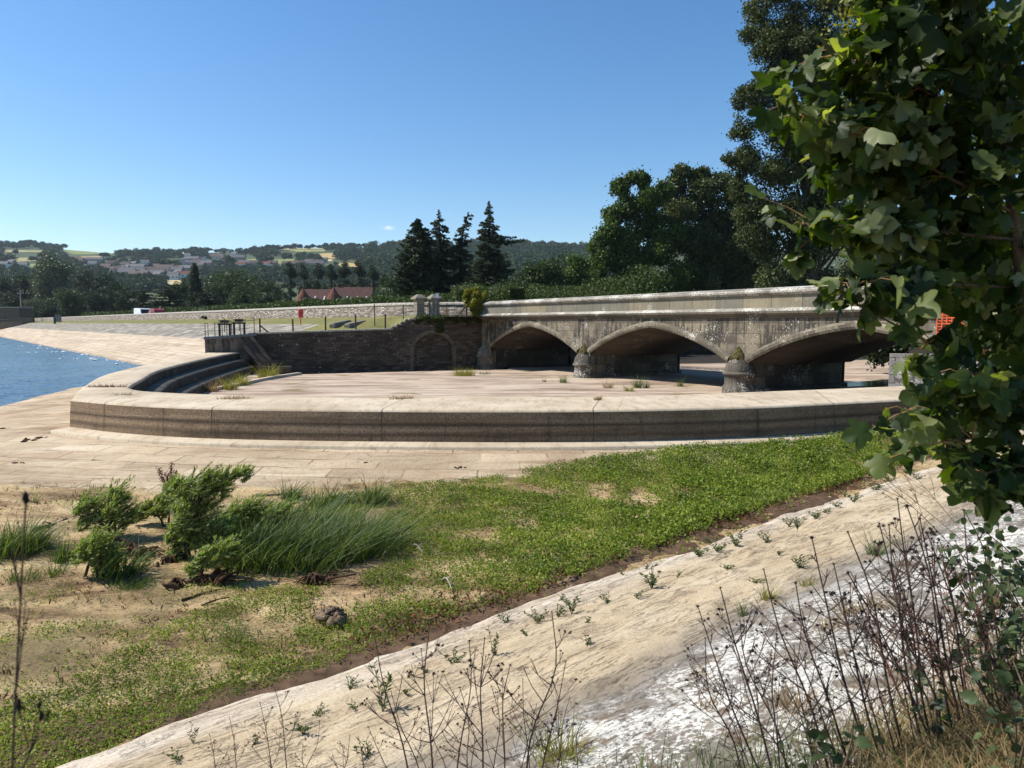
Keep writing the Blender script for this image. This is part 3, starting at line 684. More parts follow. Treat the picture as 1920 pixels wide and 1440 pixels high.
# right-hand shoulder by the bridge end
X3, Y3 = np.meshgrid(np.arange(11.0, 60, .5), np.arange(12.0, 46, .5))
brd = (X3 + 1.5) * .537 - (Y3 - 50) * .843; bin_ = (X3 + 1.5) * .843 + (Y3 - 50) * .537
Z3 = np.clip(-2.9 + .42 * (X3 - 13.2 - .45 * np.abs(Y3 - 17)), -3.2, .25) + .12 * fbm(X3 * .5, Y3 * .5, 4)
msk = (brd > 33.2) | ((bin_ < -.4) & ((X3 - 12.35) * -.47 + (Y3 - 23.2) * -.88 > .3))
struct(grid_obj('right_bank', X3, Y3, Z3, M['bank_earth'], mask=msk & (bank_d(X3, Y3) < 4.0)))
# lake
wp = [(-700, -20), (-10, -20), (-10.8, 17.9), (-12.8, 21.7), (-14.9, 26.7), (-16.8, 33.8), (-18.5, 41.5), (-19.2, 46), (-19.2, 70), (-330, 460), (-700, 460)]
mb = MB(); mb.add([(x, y, -3.24) for x, y in wp], [tuple(range(len(wp)))]); struct(mb.build('lake_bottom', M['mud'], uv=False))
pw, yw = np.meshgrid(np.r_[np.arange(-1400, -220, 40), np.arange(-220, 460, 1.6)], 17 * (420 / 17) ** np.linspace(0, 1, 700)); xw = (pw - 960) / F * yw
cx_, sx_w = math.cos(.5), math.sin(.5); uw_ = xw * cx_ + yw * sx_w; vw_ = -xw * sx_w + yw * cx_
zw_ = -3.12 + .055 * fbm(uw_ * .55, vw_ * 1.25, 4) + .03 * fbm(uw_ * 2.2, vw_ * 4.2 + 40, 2)
fm = MB()
for k in range(22):
    t_ = random.uniform(-2, 75); o_ = 15.55 + .3 + abs(random.gauss(0, 1.3)); q_ = dam(t_, o_)
    for j in range(random.randint(1, 6)): fm.blob((q_[0] + random.gauss(0, .45), q_[1] + random.gauss(0, .4), -3.11), random.uniform(.06, .16), k * 9 + j, .4, 4, .35)
tag(fm.build('foam', M['foam'], uv=False, smooth=True), 'white foam of small waves breaking along the dam', kind='stuff')
struct(grid_obj('lake_water', xw, yw, zw_, M['water'], mask=in_poly(xw, yw, wp)))

# ---------------------------------------------------------------- spillway floor
def wall_local(x, y): return (x + 17) * .9466 + (y - 46) * .322, -(x + 17) * .322 + (y - 46) * .9466
X, Y = np.meshgrid(np.arange(-19, 62, .33), np.arange(17, 112, .4))
ws, wy = wall_local(X, Y)
Zf = -3.16 - .40 * np.clip(1 - (-wy - .8) / 2.6, 0, 1) * (ws < 17) + .03 * fbm(X * .4, Y * .4, 4)
Zf = Zf - .5 * np.clip(1 - (-wy) / .8, 0, 1) * 0
keep = in_poly(X, Y, [tuple(p) for p in np.vstack([Il + nI * .5])] + [(-16.5, 46.8), (-2.0, 51.6), (4, 55.4), (33, 95), (62, 95), (62, 45), (22, 25)])
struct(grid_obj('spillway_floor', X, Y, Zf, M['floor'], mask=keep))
cv = smooth_line([P(392, 733, z=-3.14)[:2], P(450, 722, z=-3.14)[:2], P(505, 711, z=-3.16)[:2], P(562, 703.5, z=-3.2)[:2]], 30)
nv = normals2(cv, 1)
kb = strip_obj('kerb_stone', [at_z(cv - nv * .16, -3.5), at_z(cv - nv * .15, -3.03), at_z(cv + nv * .15, -3.03), at_z(cv + nv * .16, -3.5)], M['crest'], None)
tag(kb, 'low curved concrete kerb on the spillway floor below the inner steps', 'kerb')
mb = MB(); mb.add([(10.0, 24.5, -3.075), (20.5, 26, -3.075), (27.5, 30.5, -3.075), (22, 39.5, -3.075), (16.4, 36.0, -3.075), (11.5, 29.5, -3.075)], [(0, 1, 2, 3, 4, 5)])
struct(mb.build('pool_water', M['pool'], uv=False))

# ---------------------------------------------------------------- bridge (own frame: x along, y inward, z up)
br = empty('stone_bridge', (-1.5, 50, 0), R(-57.5), 'weathered grey stone road bridge of three low arches spanning the spillway', 'bridge')
SPAN, PIER, ZS, RISE = 10.0, 1.1, -1.77, 1.53
def arch_pts(n=28, shrink=0.0, drop=0.0):
    """(x from the centre, z) of the pointed segmental arch, left to right"""
    a, h = SPAN / 2, RISE; g = R(5.5)
    ch = math.atan2(h, a); tot = 2 * (ch - g); Lc = math.hypot(a, h); r = Lc / 2 / math.sin(tot / 2); a0 = g + tot
    out = []
    for t in np.linspace(0, 1, n):
        th = a0 - tot * t
        x = -a + r * (math.sin(a0) - math.sin(th)); z = r * (math.cos(th) - math.cos(a0))
        out.append((x * (1 - shrink / a), ZS + z - drop * (0.35 + .65 * t)))
    return out + [(-x, z) for x, z in out[::-1][1:]]
cen = [5.0 + k * (SPAN + PIER) for k in range(3)]
A0 = arch_pts()
def spandrel(y0, y1, mat, rev=False):
    mb = MB(); ss = [(-2.3, -4.0), (0.0, -4.0)]; cols = []
    cols += [(-2.3, -4.0), (-.001, -4.0)]
    for c in cen:
        cols += [(c + x, z) for x, z in A0]
        cols += [(c + SPAN / 2 + .001, -4.0), (c + SPAN / 2 + PIER - .001, -4.0)] if c != cen[-1] else [(c + SPAN / 2 + .001, -4.0), (36.0, -4.0)]
    zt_ = .26
    for (xa, za), (xb, zb) in zip(cols[:-1], cols[1:]):
        if xb - xa < .01: continue
        mb.add([(xa, y0, za), (xb, y0, zb), (xb, y0, zt_), (xa, y0, zt_), (xa, y1, za), (xb, y1, zb), (xb, y1, zt_), (xa, y1, zt_)],
               [(0, 1, 2, 3), (7, 6, 5, 4)] + ([(4, 5, 1, 0)] if za > -3.9 else []))
    return mb.build('spandrel_wall', mat, br)
spandrel(0, .4, M['bridge_stone']); spandrel(6.8, 7.2, M['bridge_stone'])
for c in cen:
    steps = [(.002, 0, 0), (.18, .0, .0), (.42, .16, .14), (.85, .17, .15), (.9, .30, .26), (1.5, .31, .27), (1.58, .46, .40), (7.0, .46, .40), (7.19, .1, .1)]
    rows = [[(c + x, y, z) for x, z in arch_pts(28, sh, dr)] for y, sh, dr in steps]
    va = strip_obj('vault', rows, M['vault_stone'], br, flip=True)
    # hood mould following the arch on the face
    prof = [(0.0, 0.02), (-.10, .0), (-.15, .10), (-.15, .22), (-.03, .33), (.01, .33)]
    pts = A0; mb = MB(); V = []; n = len(prof)
    for i, (x, z) in enumerate(pts):
        x0, z0 = pts[max(i - 1, 0)]; x1, z1 = pts[min(i + 1, len(pts) - 1)]; q = math.hypot(x1 - x0, z1 - z0)
        nx, nz = -(z1 - z0) / q, (x1 - x0) / q
        V += [(c + x + nx * b, a, z + nz * b) for a, b in prof]
    mb.add(V, [(i * n + k, i * n + k + 1, (i + 1) * n + k + 1, (i + 1) * n + k) for i in range(len(pts) - 1) for k in range(n - 1)])
    mb.build('hood_mould', M['arch_stone'], br)
for k, (zb, zc) in enumerate(((-2.43, -1.36), (-2.28, -1.25))):
    x = SPAN + k * (SPAN + PIER) + PIER / 2
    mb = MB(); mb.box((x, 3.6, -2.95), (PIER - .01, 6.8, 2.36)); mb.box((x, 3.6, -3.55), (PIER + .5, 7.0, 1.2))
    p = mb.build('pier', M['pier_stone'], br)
    mb = MB(); r = .66
    mb.lathe([(r + .10, -3.9), (r + .10, zb - .62), (r + .06, zb - .56), (r, zb - .48), (r, zb - .06), (r + .09, zb - .04), (r + .10, zb + .03), (r + .02, zb + .10), (r + .02, zb + .12), (r - .05, zb + .40), (r - .24, zb + .68)], (x, .12, 0), 28)
    mb.build('cutwater', M['pier_stone'], p, smooth=True)
    mb = MB(); mb.lathe([(r - .22, zb + .66), (r - .33, zb + .90), (.16, zc + .14), (.06, zc + .30), (0.0, zc + .36)], (x, .12, 0), 20)
    for v in range(26):
        a = random.uniform(math.pi, 2 * math.pi); t = random.random(); rr = (r - .24) * (1 - t) + .1 * t
        mb.blob((x + rr * math.cos(a), .12 + rr * math.sin(a), zb + .66 + t * (zc - zb - .70)), random.uniform(.03, .09), v, .4, 5)
    mb.build('moss_cap', M['moss'], p, smooth=True)
mb = MB(); mb.lathe([(.76, -3.9), (.76, -3.05), (.68, -2.95), (.68, -2.5), (.75, -2.46), (.75, -2.38), (.66, -2.1), (.48, -1.8), (.16, -1.4), (0, -1.25)], (-.75, .1, 0), 24)
mb.build('abutment', M['pier_stone'], br, smooth=True)
mb = MB(); mb.box((-2.0, .12, -1.4), (.62, .5, 3.3)); mb.build('end_pilaster', M['gate_pier_stone'], br)
def sweep(name, prof, mat, x0=-1.95, x1=34.5):
    mb = MB(); mb.prism(prof, [lambda a, b, X=X: (X, a, b) for X in (x0, x1)]); return mb.build(name, mat, br)
sweep('string_course', [(.0, .20), (-.06, .21), (-.07, .27), (-.15, .30), (-.24, .40), (-.25, .48), (-.08, .60), (.1, .62), (.1, .20)], M['moulding_stone'])
mb = MB(); mb.prism([(-.253, .485), (-.255, .505), (-.07, .625), (.1, .64), (.1, .60)], [lambda a, b, X=X: (X, a, b) for X in (-1.96, 34.5)]); mb.build('weathering', M['coping_stone'], br)
sweep('parapet', [(.06, .56), (.06, 1.2), (.46, 1.2), (.46, .3), (.2, .3), (.2, .56)], M['parapet_stone'])
sweep('coping', [(.04, 1.17), (-.01, 1.18), (-.02, 1.235), (-.10, 1.26), (-.11, 1.335), (.0, 1.43), (.26, 1.50), (.50, 1.43), (.58, 1.33), (.56, 1.24), (.48, 1.17)], M['coping_stone'])
sweep('parapet', [(6.74, .26), (6.74, 1.35), (7.14, 1.35), (7.14, .26)], M['parapet_stone'])
mb = MB(); mb.box((16.4, 3.6, .12), (36.4, 6.2, .3)); mb.build('deck', M['slate'], br)
mb = MB(); mb.box((-1.16, 3.6, -1.9), (2.3, 6.38, 4.2)); mb.build('abutment_wall', M['vault_stone'], br)
mb = MB(); mb.box((34.1, 3.6, -1.9), (3.78, 6.38, 4.2)); mb.build('abutment_wall', M['vault_stone'], br)

# ---------------------------------------------------------------- side wall of the spillway (own frame)
sw = empty('side_wall', (-17, 46, 0), math.atan2(.322, .9466), 'tall shaded dark brick wall dotted with white lichen left of the bridge', 'wall')
LW = 15.53
def wtop(s): return -.76 + .28 * min(max(s, 0), 9.3) / 9.3 if s < 9.3 else min(.22, -.48 + .16 * (1 + int((s - 9.3) / .30)))
ca, cb, zs_, za = 10.72, 13.5, -1.70, -.78
def wbot(s):
    if not ca < s < cb: return -4.0
    t = abs((s - (ca + cb) / 2) / ((cb - ca) / 2)); return zs_ + (za - zs_) * (1 - t ** 2.1) ** .8
ss = sorted(set([round(q, 3) for q in list(np.arange(0, 9.31, .31)) + [9.3 + .3 * k for k in range(1, 7)] + list(np.linspace(ca, cb, 31)) + [LW + .4]]))
mb = MB()
for a, b in zip(ss[:-1], ss[1:]):
    m_ = (a + b) / 2; ta = wtop(m_) if m_ > 9.3 else wtop(a); tb = wtop(m_) if m_ > 9.3 else wtop(b)
    inn = ca - 1e-3 <= a and b <= cb + 1e-3; za_ = wbot(a) if inn else -4.0; zb_ = wbot(b) if inn else -4.0
    mb.add([(a, 0, za_), (b, 0, zb_), (b, 0, tb), (a, 0, ta), (a, .55, za_), (b, .55, zb_), (b, .55, tb), (a, .55, ta)],
           [(0, 1, 2, 3), (2, 6, 7, 3), (7, 6, 5, 4)] + ([(4, 5, 1, 0)] if inn else []) + [(1, 5, 6, 2), (3, 7, 4, 0)])
mb.build('brickwork', M['sidebrick'], sw)
mb = MB(); mb.box(((ca + cb) / 2, .42, -2.4), (cb - ca + .3, .2, 3.6)); mb.build('blind_panel', M['sidebrick'], sw)
mb = MB(); xs_ = np.linspace(ca, cb, 33); V = []; nn = 4
for s in xs_:
    e = .01; dz = (wbot(min(max(s + e, ca + .02), cb - .02)) - wbot(min(max(s - e, ca + .02), cb - .02))) / (2 * e); q = math.hypot(1, dz); nx, nz = -dz / q, 1 / q
    z = max(wbot(min(max(s, ca + .03), cb - .03)), zs_)
    V += [(s, .1, z), (s, -.03, z), (s + nx * .26, -.03, z + nz * .26), (s + nx * .27, .01, z + nz * .27)]
mb.add(V, [(i * 4 + k, (i + 1) * 4 + k, (i + 1) * 4 + k + 1, i * 4 + k + 1) for i in range(len(xs_) - 1) for k in range(3)])
for q in (ca - .12, cb + .12): mb.box((q, .08, -2.9), (.26, .2, 2.4))
mb.build('arch_surround', M['side_arch_stone'], sw)
mb = MB(); 
for k in range(12):
    a, b = k * 9.3 / 12 + .01, (k + 1) * 9.3 / 12 - .01
    mb.add([(a, -.07, wtop(a) - .0), (b, -.07, wtop(b) - .0), (b, -.07, wtop(b) + .10), (a, -.07, wtop(a) + .10), (a, .6, wtop(a) + .0), (b, .6, wtop(b) + .0), (b, .6, wtop(b) + .11), (a, .6, wtop(a) + .11)], [(0, 1, 2, 3), (3, 2, 6, 7), (0, 4, 5, 1), (0, 3, 7, 4), (1, 5, 6, 2)])
for k in range(6):
    s = 9.3 + .3 * k; mb.box((s + .13, .26, wtop(s + .15) + .04), (.36, .66, .08), random.uniform(-.05, .05))
mb.build('coping', M['rubblecap'], sw)

# ---------------------------------------------------------------- dam: wall, terrace, pitching
def dam_prof(o): return np.where(o < 5, .42 - .54 * np.clip(o, 0, 5) / 5, -.12 - .284 * (o - 5))
T, O = np.meshgrid(np.r_[np.arange(-16, 60, .8), np.arange(60, 330, 4)], np.r_[0, 2.5, np.arange(5, 24, .5)])
Xd, Yd = dam(T, O); Zd = dam_prof(O) + .03 * fbm(T, O, 3) * (O > 5)
s_l, y_l = wall_local(Xd, Yd)
mk = (O >= 4.9) & ~((s_l > 2.5) & (y_l < 3.4)) & (((y_l > .3) | (s_l < -2.2)) & (s_l < 15)) & ~((s_l > -2.7) & (y_l < .4)) & ~((s_l > -4) & (y_l < -.2))
pit = grid_obj('dam_pitching', Xd, Yd, Zd, M['pitching'], mask=mk); struct(pit)
uvl = pit.data.uv_layers[0]
co3 = np.zeros(len(pit.data.vertices) * 3, np.float32); pit.data.vertices.foreach_get('co', co3); co3 = co3.reshape(-1, 3)
li = np.zeros(len(pit.data.loops), np.int32); pit.data.loops.foreach_get('vertex_index', li)
xx, yy = co3[li, 0] + 8, co3[li, 1] - 53
uvl.data.foreach_set('uv', np.stack([-.633 * xx + .774 * yy, -.774 * xx - .633 * yy], 1).astype(np.float32).ravel())
T, O = np.meshgrid(np.r_[np.arange(-16, 60, .5), np.arange(60, 330, 4)], np.linspace(-1, 5.25, 18))
Xd, Yd = dam(T, O); Zd = dam_prof(O) + .035 + .05 * fbm(T * .9, O * .9, 3); Zd[-1] -= .1
s_l, y_l = wall_local(Xd, Yd)
struct(grid_obj('dam_terrace', Xd, Yd, Zd, M['turf'], mask=(s_l < 16.4) & ((y_l > 3.2) | (s_l < -1.0)) & (y_l > .4)))
sa, ya = np.meshgrid(np.arange(-.1, 16.4, .25), np.linspace(.3, 1, 12))
yb = np.interp(sa, [0, 3, 6, 9.3, 11, 16.4], [1.5, 3.5, 5.5, 6.5, 6.5, 5.5]) * (ya - .3) / .7 + .3
Xs, Ys = -17 + sa * .9466 - yb * .322, 46 + sa * .322 + yb * .9466
zw = np.array([wtop(q) if q < 9.3 else min(.22, -.48 + .53 * (q - 9.3)) for q in sa.ravel()]).reshape(sa.shape)
od = -.774 * (Xs + 8) - .633 * (Ys - 53)
Zs = zw + .07 + np.maximum(0, np.minimum(dam_prof(od), .42) - zw) * (lambda q: q * q * (3 - 2 * q))(np.clip((yb - .3) / 3.0, 0, 1)) + .04 * fbm(Xs * 2, Ys * 2, 3)
struct(grid_obj('dam_terrace', Xs, Ys, Zs, M['turf']))
dw = [dam(t, 0) for t in (285, 200, 120, 60, 30, 12, 3)] + [(-6.0, 52.9), (-2.6, 52.1)]
dwl = smooth_line(dw, 160)[::-1]
dn = normals2(dwl, 1); dn *= np.sign((dn @ np.array((-.774, -.633))).mean())
dr = empty('dam_wall', (0, 0, 0), 0, 'long dry stone wall along the top of the dam below the hedge', 'wall')
z0 = -.1; zt_ = 1.32
strip_obj('stonework', [at_z(dwl + dn * .05, z0), at_z(dwl + dn * .0, zt_), at_z(dwl - dn * .5, zt_), at_z(dwl - dn * .55, z0)], M['rubble'], dr)
strip_obj('coping', [at_z(dwl + dn * .03, zt_ - .03), at_z(dwl + dn * .04, zt_ + .05), at_z(dwl - dn * .06, 1.47), at_z(dwl - dn * .25, 1.52), at_z(dwl - dn * .44, 1.47), at_z(dwl - dn * .53, zt_ - .03)], M['rubblecap'], dr)
# road behind the wall
T, O = np.meshgrid(np.r_[-9, np.arange(0, 330, 10)], np.array([-.6, -7.5])); Xd, Yd = dam(T, O)
plain('road_surface', (.09, .09, .09), .95, .2); struct(grid_obj('road', Xd, Yd, Xd * 0 + .40, M['road_surface']))
# low wall and green slope of the spillway beyond the bridge
cw = smooth_line([(3.6, 54.8), (10, 62), (20, 74), (30, 88), (40, 95), (60, 97)], 40); cn = normals2(cw, 1)
o = strip_obj('channel_wall', [at_z(cw, -3.6), at_z(cw, -2.15), at_z(cw - cn * .5, -2.15), at_z(cw - cn * .5, -3.6)], M['sidebrick'], None)
tag(o, 'low dark wall edging the spillway seen through the middle arch', 'wall')
# right wing wall
mb = MB(); ww = [(12.35, 23.2), (14.2, 22.2), (16.8, 20.6), (19, 18.4)]; zt2 = [-1.02, -1.0, -.95, -.9]
wn = (-.47, -.88)
V = []
for (x, y), z in zip(ww, zt2): V += [(x - .06, y - .1, -3.6), (x, y, z), (x + .26, y + .5, z), (x + .26, y + .5, -3.6)]
mb.add(V, [(i * 4 + k, (i + 1) * 4 + k, (i + 1) * 4 + k + 1, i * 4 + k + 1) for i in range(3) for k in range(3)] + [(0, 1, 2, 3)])
tag(mb.build('wing_wall', M['wing_stone']), 'pale rough stone wing wall behind the leaves at the right end of the weir', 'wall')
# ---------------------------------------------------------------- land beyond: one sheet out to the hills
ridge_px = [-1600, -600, 0, 60, 130, 200, 330, 430, 500, 620, 700, 760, 900, 1000, 1110, 1300, 1500, 1700, 2200, 3400]
ridge_y = [470, 462, 462, 462, 468, 474, 474, 474, 470, 467, 464, 461, 460, 461, 468, 470, 468, 466, 470, 480]
ystart_px = [-1600, 40, 75, 300, 600, 760, 870, 930, 1000, 1100, 1290, 1365, 1400, 1560, 1590, 1690, 1760, 1850, 3400]
ystart_y = [300, 292, 238, 103.5, 62, 55.5, 53.5, 55.5, 60, 71, 84, 83, 67, 67, 92, 92, 40, 34, 34]
def hill_z(X_, Y_):
    X_ = np.asarray(X_, float); Y_ = np.asarray(Y_, float)
    pp = 960 + F * X_ / Y_
    H = (HZ - np.interp(pp, ridge_px, ridge_y)) * 1500 / F
    t = np.clip((Y_ - 330) / 1170, 0, 1.4)
    z = np.where(t < 1, t ** 1.12, 1 + .12 * (t - 1)) * (H + 3) - 3 + np.where(t > 0, 4 * fbm(X_ * .006, Y_ * .006, 3) * np.minimum(t * 4, 1), 0)
    nearz = .3; k = np.clip((Y_ - 100) / 200, 0, 1); return np.where(Y_ < 330, nearz + (-3 - nearz) * k, z)
pc = np.r_[np.arange(-1600, -100, 100), np.arange(-100, 2000, 12), np.arange(2000, 3401, 100)].astype(float)
rad = np.linspace(0, 1, 110)
Ys0 = np.interp(pc, ystart_px, ystart_y)
Yh = Ys0[None] * (2700 / Ys0[None]) ** rad[:, None]; Xh = (pc[None] - 960) / F * Yh
Zh = hill_z(Xh, Yh); Zh[0] -= 1.0
struct(grid_obj('hills', Xh, Yh, Zh, M['hill']))
mb = MB(); mb.add([(-4900, -800, -6), (4900, -800, -6), (4900, 4900, -6), (-4900, 4900, -6)], [(0, 1, 2, 3)]); struct(mb.build('ground', M['hill'], uv=False))
hm = bpy.data.materials.new('haze'); hm.use_nodes = True; ht = hm.node_tree; ht.nodes.clear(); ho = ht.nodes.new('ShaderNodeOutputMaterial'); hv = ht.nodes.new('ShaderNodeVolumePrincipled')
hv.inputs['Color'].default_value = (.72, .84, 1, 1); hv.inputs['Density'].default_value = .00007; hv.inputs['Anisotropy'].default_value = .2; ht.links.new(hv.outputs[0], ho.inputs['Volume'])
mb = MB(); mb.box((0, 2050, 146.5), (10000, 5900, 307)); hz_o = mb.build('haze', hm, uv=False); tag(hz_o, 'faint blue summer haze over the far hills', kind='stuff')
def HILL(px, py, y0=340, y1=1600):
    """point of the hillside seen at a pixel"""
    u = (px - 960) / F; v = (720 - py) / F; D = np.array((u, CT + v * ST, -ST + v * CT))
    Yv = np.linspace(y0, y1, 700); Xv = D[0] / D[1] * Yv; ray = D[2] / D[1] * Yv
    hz_ = hill_z(Xv, Yv); hit = np.nonzero(hz_ >= ray)[0]
    if not len(hit): return None
    i = hit[0]; return np.array((Xv[i], Yv[i], hz_[i]))
FIELDS = [('green_field', [(112, 470), (160, 466), (218, 470), (212, 477), (140, 478)]), ('tan_field', [(150, 481), (190, 480), (190, 486), (158, 487)]),
    ('pale_field', [(10, 469), (80, 470), (78, 474), (5, 474)]), ('pale_field', [(510, 466), (560, 463), (612, 463), (610, 472), (560, 473)]), ('gold_field', [(592, 476), (632, 474), (628, 486), (606, 485)]),
    ('gold_field', [(628, 495), (655, 493), (682, 498), (672, 502), (640, 500)]), ('green_field', [(458, 487), (482, 485), (480, 491), (460, 492)]), ('green_field', [(512, 487), (560, 486), (556, 494), (512, 496)]),
    ('pale_field', [(20, 484), (70, 483), (72, 490), (28, 492)]), ('green_field', [(40, 497), (75, 494), (74, 500), (42, 503)]), ('stubble_field', [(308, 526), (345, 526), (352, 533), (330, 536), (310, 534)]),
    ('stubble_field', [(604, 487), (625, 487), (623, 491), (605, 491)]), ('pale_field', [(385, 480), (450, 484), (446, 488), (400, 485)])]
for nm, poly in FIELDS:
    xs = np.arange(min(p[0] for p in poly), max(p[0] for p in poly), 1.5); yv = np.arange(min(p[1] for p in poly), max(p[1] for p in poly) + .1, .5)
    G = [[HILL(a, b) for a in xs] for b in yv]
    G = np.array([[g if g is not None else (np.nan,) * 3 for g in r] for r in G])
    gx, gy = np.meshgrid(xs, yv); mk = in_poly(gx, gy, poly) & ~np.isnan(G[..., 0])
    if mk.sum() < 9: continue
    G = np.nan_to_num(G); o = grid_obj(nm, G[..., 0], G[..., 1], G[..., 2] + .5, M[nm], mask=mk); struct(o)
# ---------------------------------------------------------------- sluice gear on its concrete block
def SW(s, y, z=0.0):   # side-wall frame to world
    return (-17 + s * .9466 - y * .322, 46 + s * .322 + y * .9466, z)
SWA = math.atan2(.322, .9466)
sl = empty('sluice_platform', SW(-2.65, 0, 0), SWA, 'concrete block with dark railed gate gear at the far end of the weir', 'sluice')
mb = MB(); mb.add([(0, -.02, -3.6), (2.65, -.02, -3.6), (2.65, -.02, -.88), (0, -.02, -1.08), (0, 1.5, -3.6), (2.65, 1.5, -3.6), (2.65, 1.5, -.88), (0, 1.5, -1.08)], [(0, 1, 2, 3), (3, 2, 6, 7), (1, 5, 6, 2), (0, 3, 7, 4), (4, 7, 6, 5)])
mb.build('block', M['gateblock'], sl)
def pz(x): return -1.08 + .076 * x
mb = MB(); mb.add([(-.05, -.14, pz(0)), (3.1, -.14, pz(3.1)), (3.1, -.14, pz(3.1) + .16), (-.05, -.14, pz(0) + .16), (-.05, 1.5, pz(0)), (3.1, 1.5, pz(3.1)), (3.1, 1.5, pz(3.1) + .16), (-.05, 1.5, pz(0) + .16)], [(0, 1, 2, 3), (3, 2, 6, 7), (1, 5, 6, 2), (0, 3, 7, 4), (0, 4, 5, 1)])
mb.build('walkway', M['grey_steel'], sl)
for x, h in ((.05, 1.05), (.22, 1.0), (.62, 1.05), (1.05, .98), (1.33, 1.05), (1.62, .98), (2.15, 1.0), (2.98, 1.22)):
    mb = MB(); mb.tube([(x, -.1, pz(x) - .3), (x, -.1, pz(x) + h)], .022, 6); mb.build('rail_post', M['dark_steel'], sl)
for h, x0, x1 in ((1.0, .6, 2.98), (.52, -.1, 2.98), (1.0, .05, .22)):
    mb = MB(); mb.tube([(x0, -.1, pz(x0) + h), (x1, -.1, pz(x1) + h)], .018, 6); mb.build('rail', M['dark_steel'], sl)
mb = MB(); mb.tube([(2.98, -.1, pz(3) + 1.1), (3.3, .1, pz(3) + 1.1), (3.32, .1, pz(3) + .45)], .02, 6); mb.build('rail', M['dark_steel'], sl)
for x0 in (.86, 1.74):
    mb = MB(); z = pz(x0) + .16
    mb.box((x0, .5, z + .36), (.13, .16, .74)); mb.box((x0 + .62, .5, z + .36), (.13, .16, .74)); mb.box((x0 + .31, .5, z + .76), (.82, .22, .11))
    g = mb.build('gate_frame', M['dark_steel'], sl)
    mb = MB(); z += .83
    mb.box((x0 + .31, .5, z + .10), (.5, .16, .18)); mb.tube([(x0 + .0, .5, z + .13), (x0 + .68, .5, z + .13)], .03, 8)
    for q in (.05, .2, .42, .6): mb.lathe([(.0, -.03), (.12, -.03), (.12, .03), (0, .03)], (x0 + q, .45, z + .13), 10)
    mb.tube([(x0 + .31, .5, z - .6), (x0 + .31, .5, z + .3)], .025, 6)
    mb.build('winding_gear', M['dark_steel'], g)
mb = MB(); mb.tube([(1.1, -.08, -1.1), (1.1, -.08, -2.0)], .02, 5); mb.tube([(1.45, -.08, -1.1), (1.45, -.08, -2.0)], .02, 5)
for k in range(5): mb.tube([(1.1, -.09, -1.2 - .17 * k), (1.45, -.09, -1.2 - .17 * k)], .014, 5)
mb.build('ladder', M['dark_steel'], sl)
for x0, x1 in ((1.95, 3.5), (2.75, 4.3)):
    mb = MB(); mb.prism([(-.14, -.1), (.14, -.1), (.14, .1), (-.14, .1)], [lambda a, b: (x0 + a, -.12 + b, pz(x0)), lambda a, b: (x1 + a, -1.3 + b, -2.95)])
    mb.build('raking_beam', M['weathered_post'], sl)
mb = MB(); mb.add([(2.1, -.1, -1.0), (2.75, -.1, -1.0), (4.25, -1.15, -2.9), (3.6, -1.15, -2.9)], [(0, 1, 2, 3)]); mb.build('screen_panel', M['weathered_post'], sl)
mb = MB(); mb.box((4.1, -1.0, -3.1), (2.2, .9, .62)); mb.build('sill', M['step'], sl)

# ---------------------------------------------------------------- fence posts above the side wall
FENCE = [(487, 597, 628, 'fence post with a slanting brace at the left end of the terrace'), (549, 598, 626, 'weathered fence post second from the slanting brace'), (610, 593, 624, 'weathered fence post just left of the stone blocks'),
         (667, 590, 621, 'weathered fence post in front of the stone blocks'), (722, 588, 618, 'weathered fence post where the wall starts to step up'), (702, 570, 606, 'tall fence post set back behind the wall steps'),
         (756, 571, 602, 'tall fence post left of the two stone gate piers'), (838, 568, 594, 'thin fence post between the signpost and the leafy shrub')]
for px, y0, y1, lab in FENCE:
    sx_ = 0.0
    u = (px - 960) / F; s = (u * 46 + 17) / (.9466 - u * .322)     # where the ray meets the wall line
    y = .38 if px not in (702, 756) else 1.5
    p = SW(s, y); u2 = proj(*p[:2], 0)[0]; s += (px - u2) / F * p[1] / .95; p = SW(s, y)
    zt = P(px, y0, Y=p[1])[2]; zb = P(px, y1, Y=p[1])[2] - .25
    o = empty('fence_post', (p[0], p[1], zb), SWA, lab, 'post', 'posts of the broken fence along the side wall')
    mb = MB(); w_ = .06 if px in (702, 756, 838) else .10; le = random.uniform(-.03, .03)
    mb.prism([(-w_ / 2, -w_ / 2), (w_ / 2, -w_ / 2), (w_ / 2, w_ / 2), (-w_ / 2, w_ / 2)], [lambda a, b: (a, b, 0), lambda a, b: (a + le, b, zt - zb - .02), lambda a, b: (a * .6 + le, b * .6, zt - zb)])
    mb.build('post', M['weathered_post'], o)
    if px == 487:
        mb = MB(); mb.tube([(.03, 0, .85), (.72, .05, .22)], .045, 6); mb.build('brace', M['weathered_post'], o)
for px, y0, y1, lx, lab in ((868, 574, 592, .5, 'leaning grey stake propped against the leafy shrub'), (875, 571, 596, .0, 'upright grey stake under the leafy shrub')):
    p = P(px, y1, Y=51.6); q = P(px, y0, Y=51.6)
    mb = MB(); mb.tube([(p[0] - lx, p[1], p[2] - .2), (q[0] + lx * .4, q[1], q[2])], .05, 6); tag(mb.build('stake', M['weathered_post']), lab, 'stake')
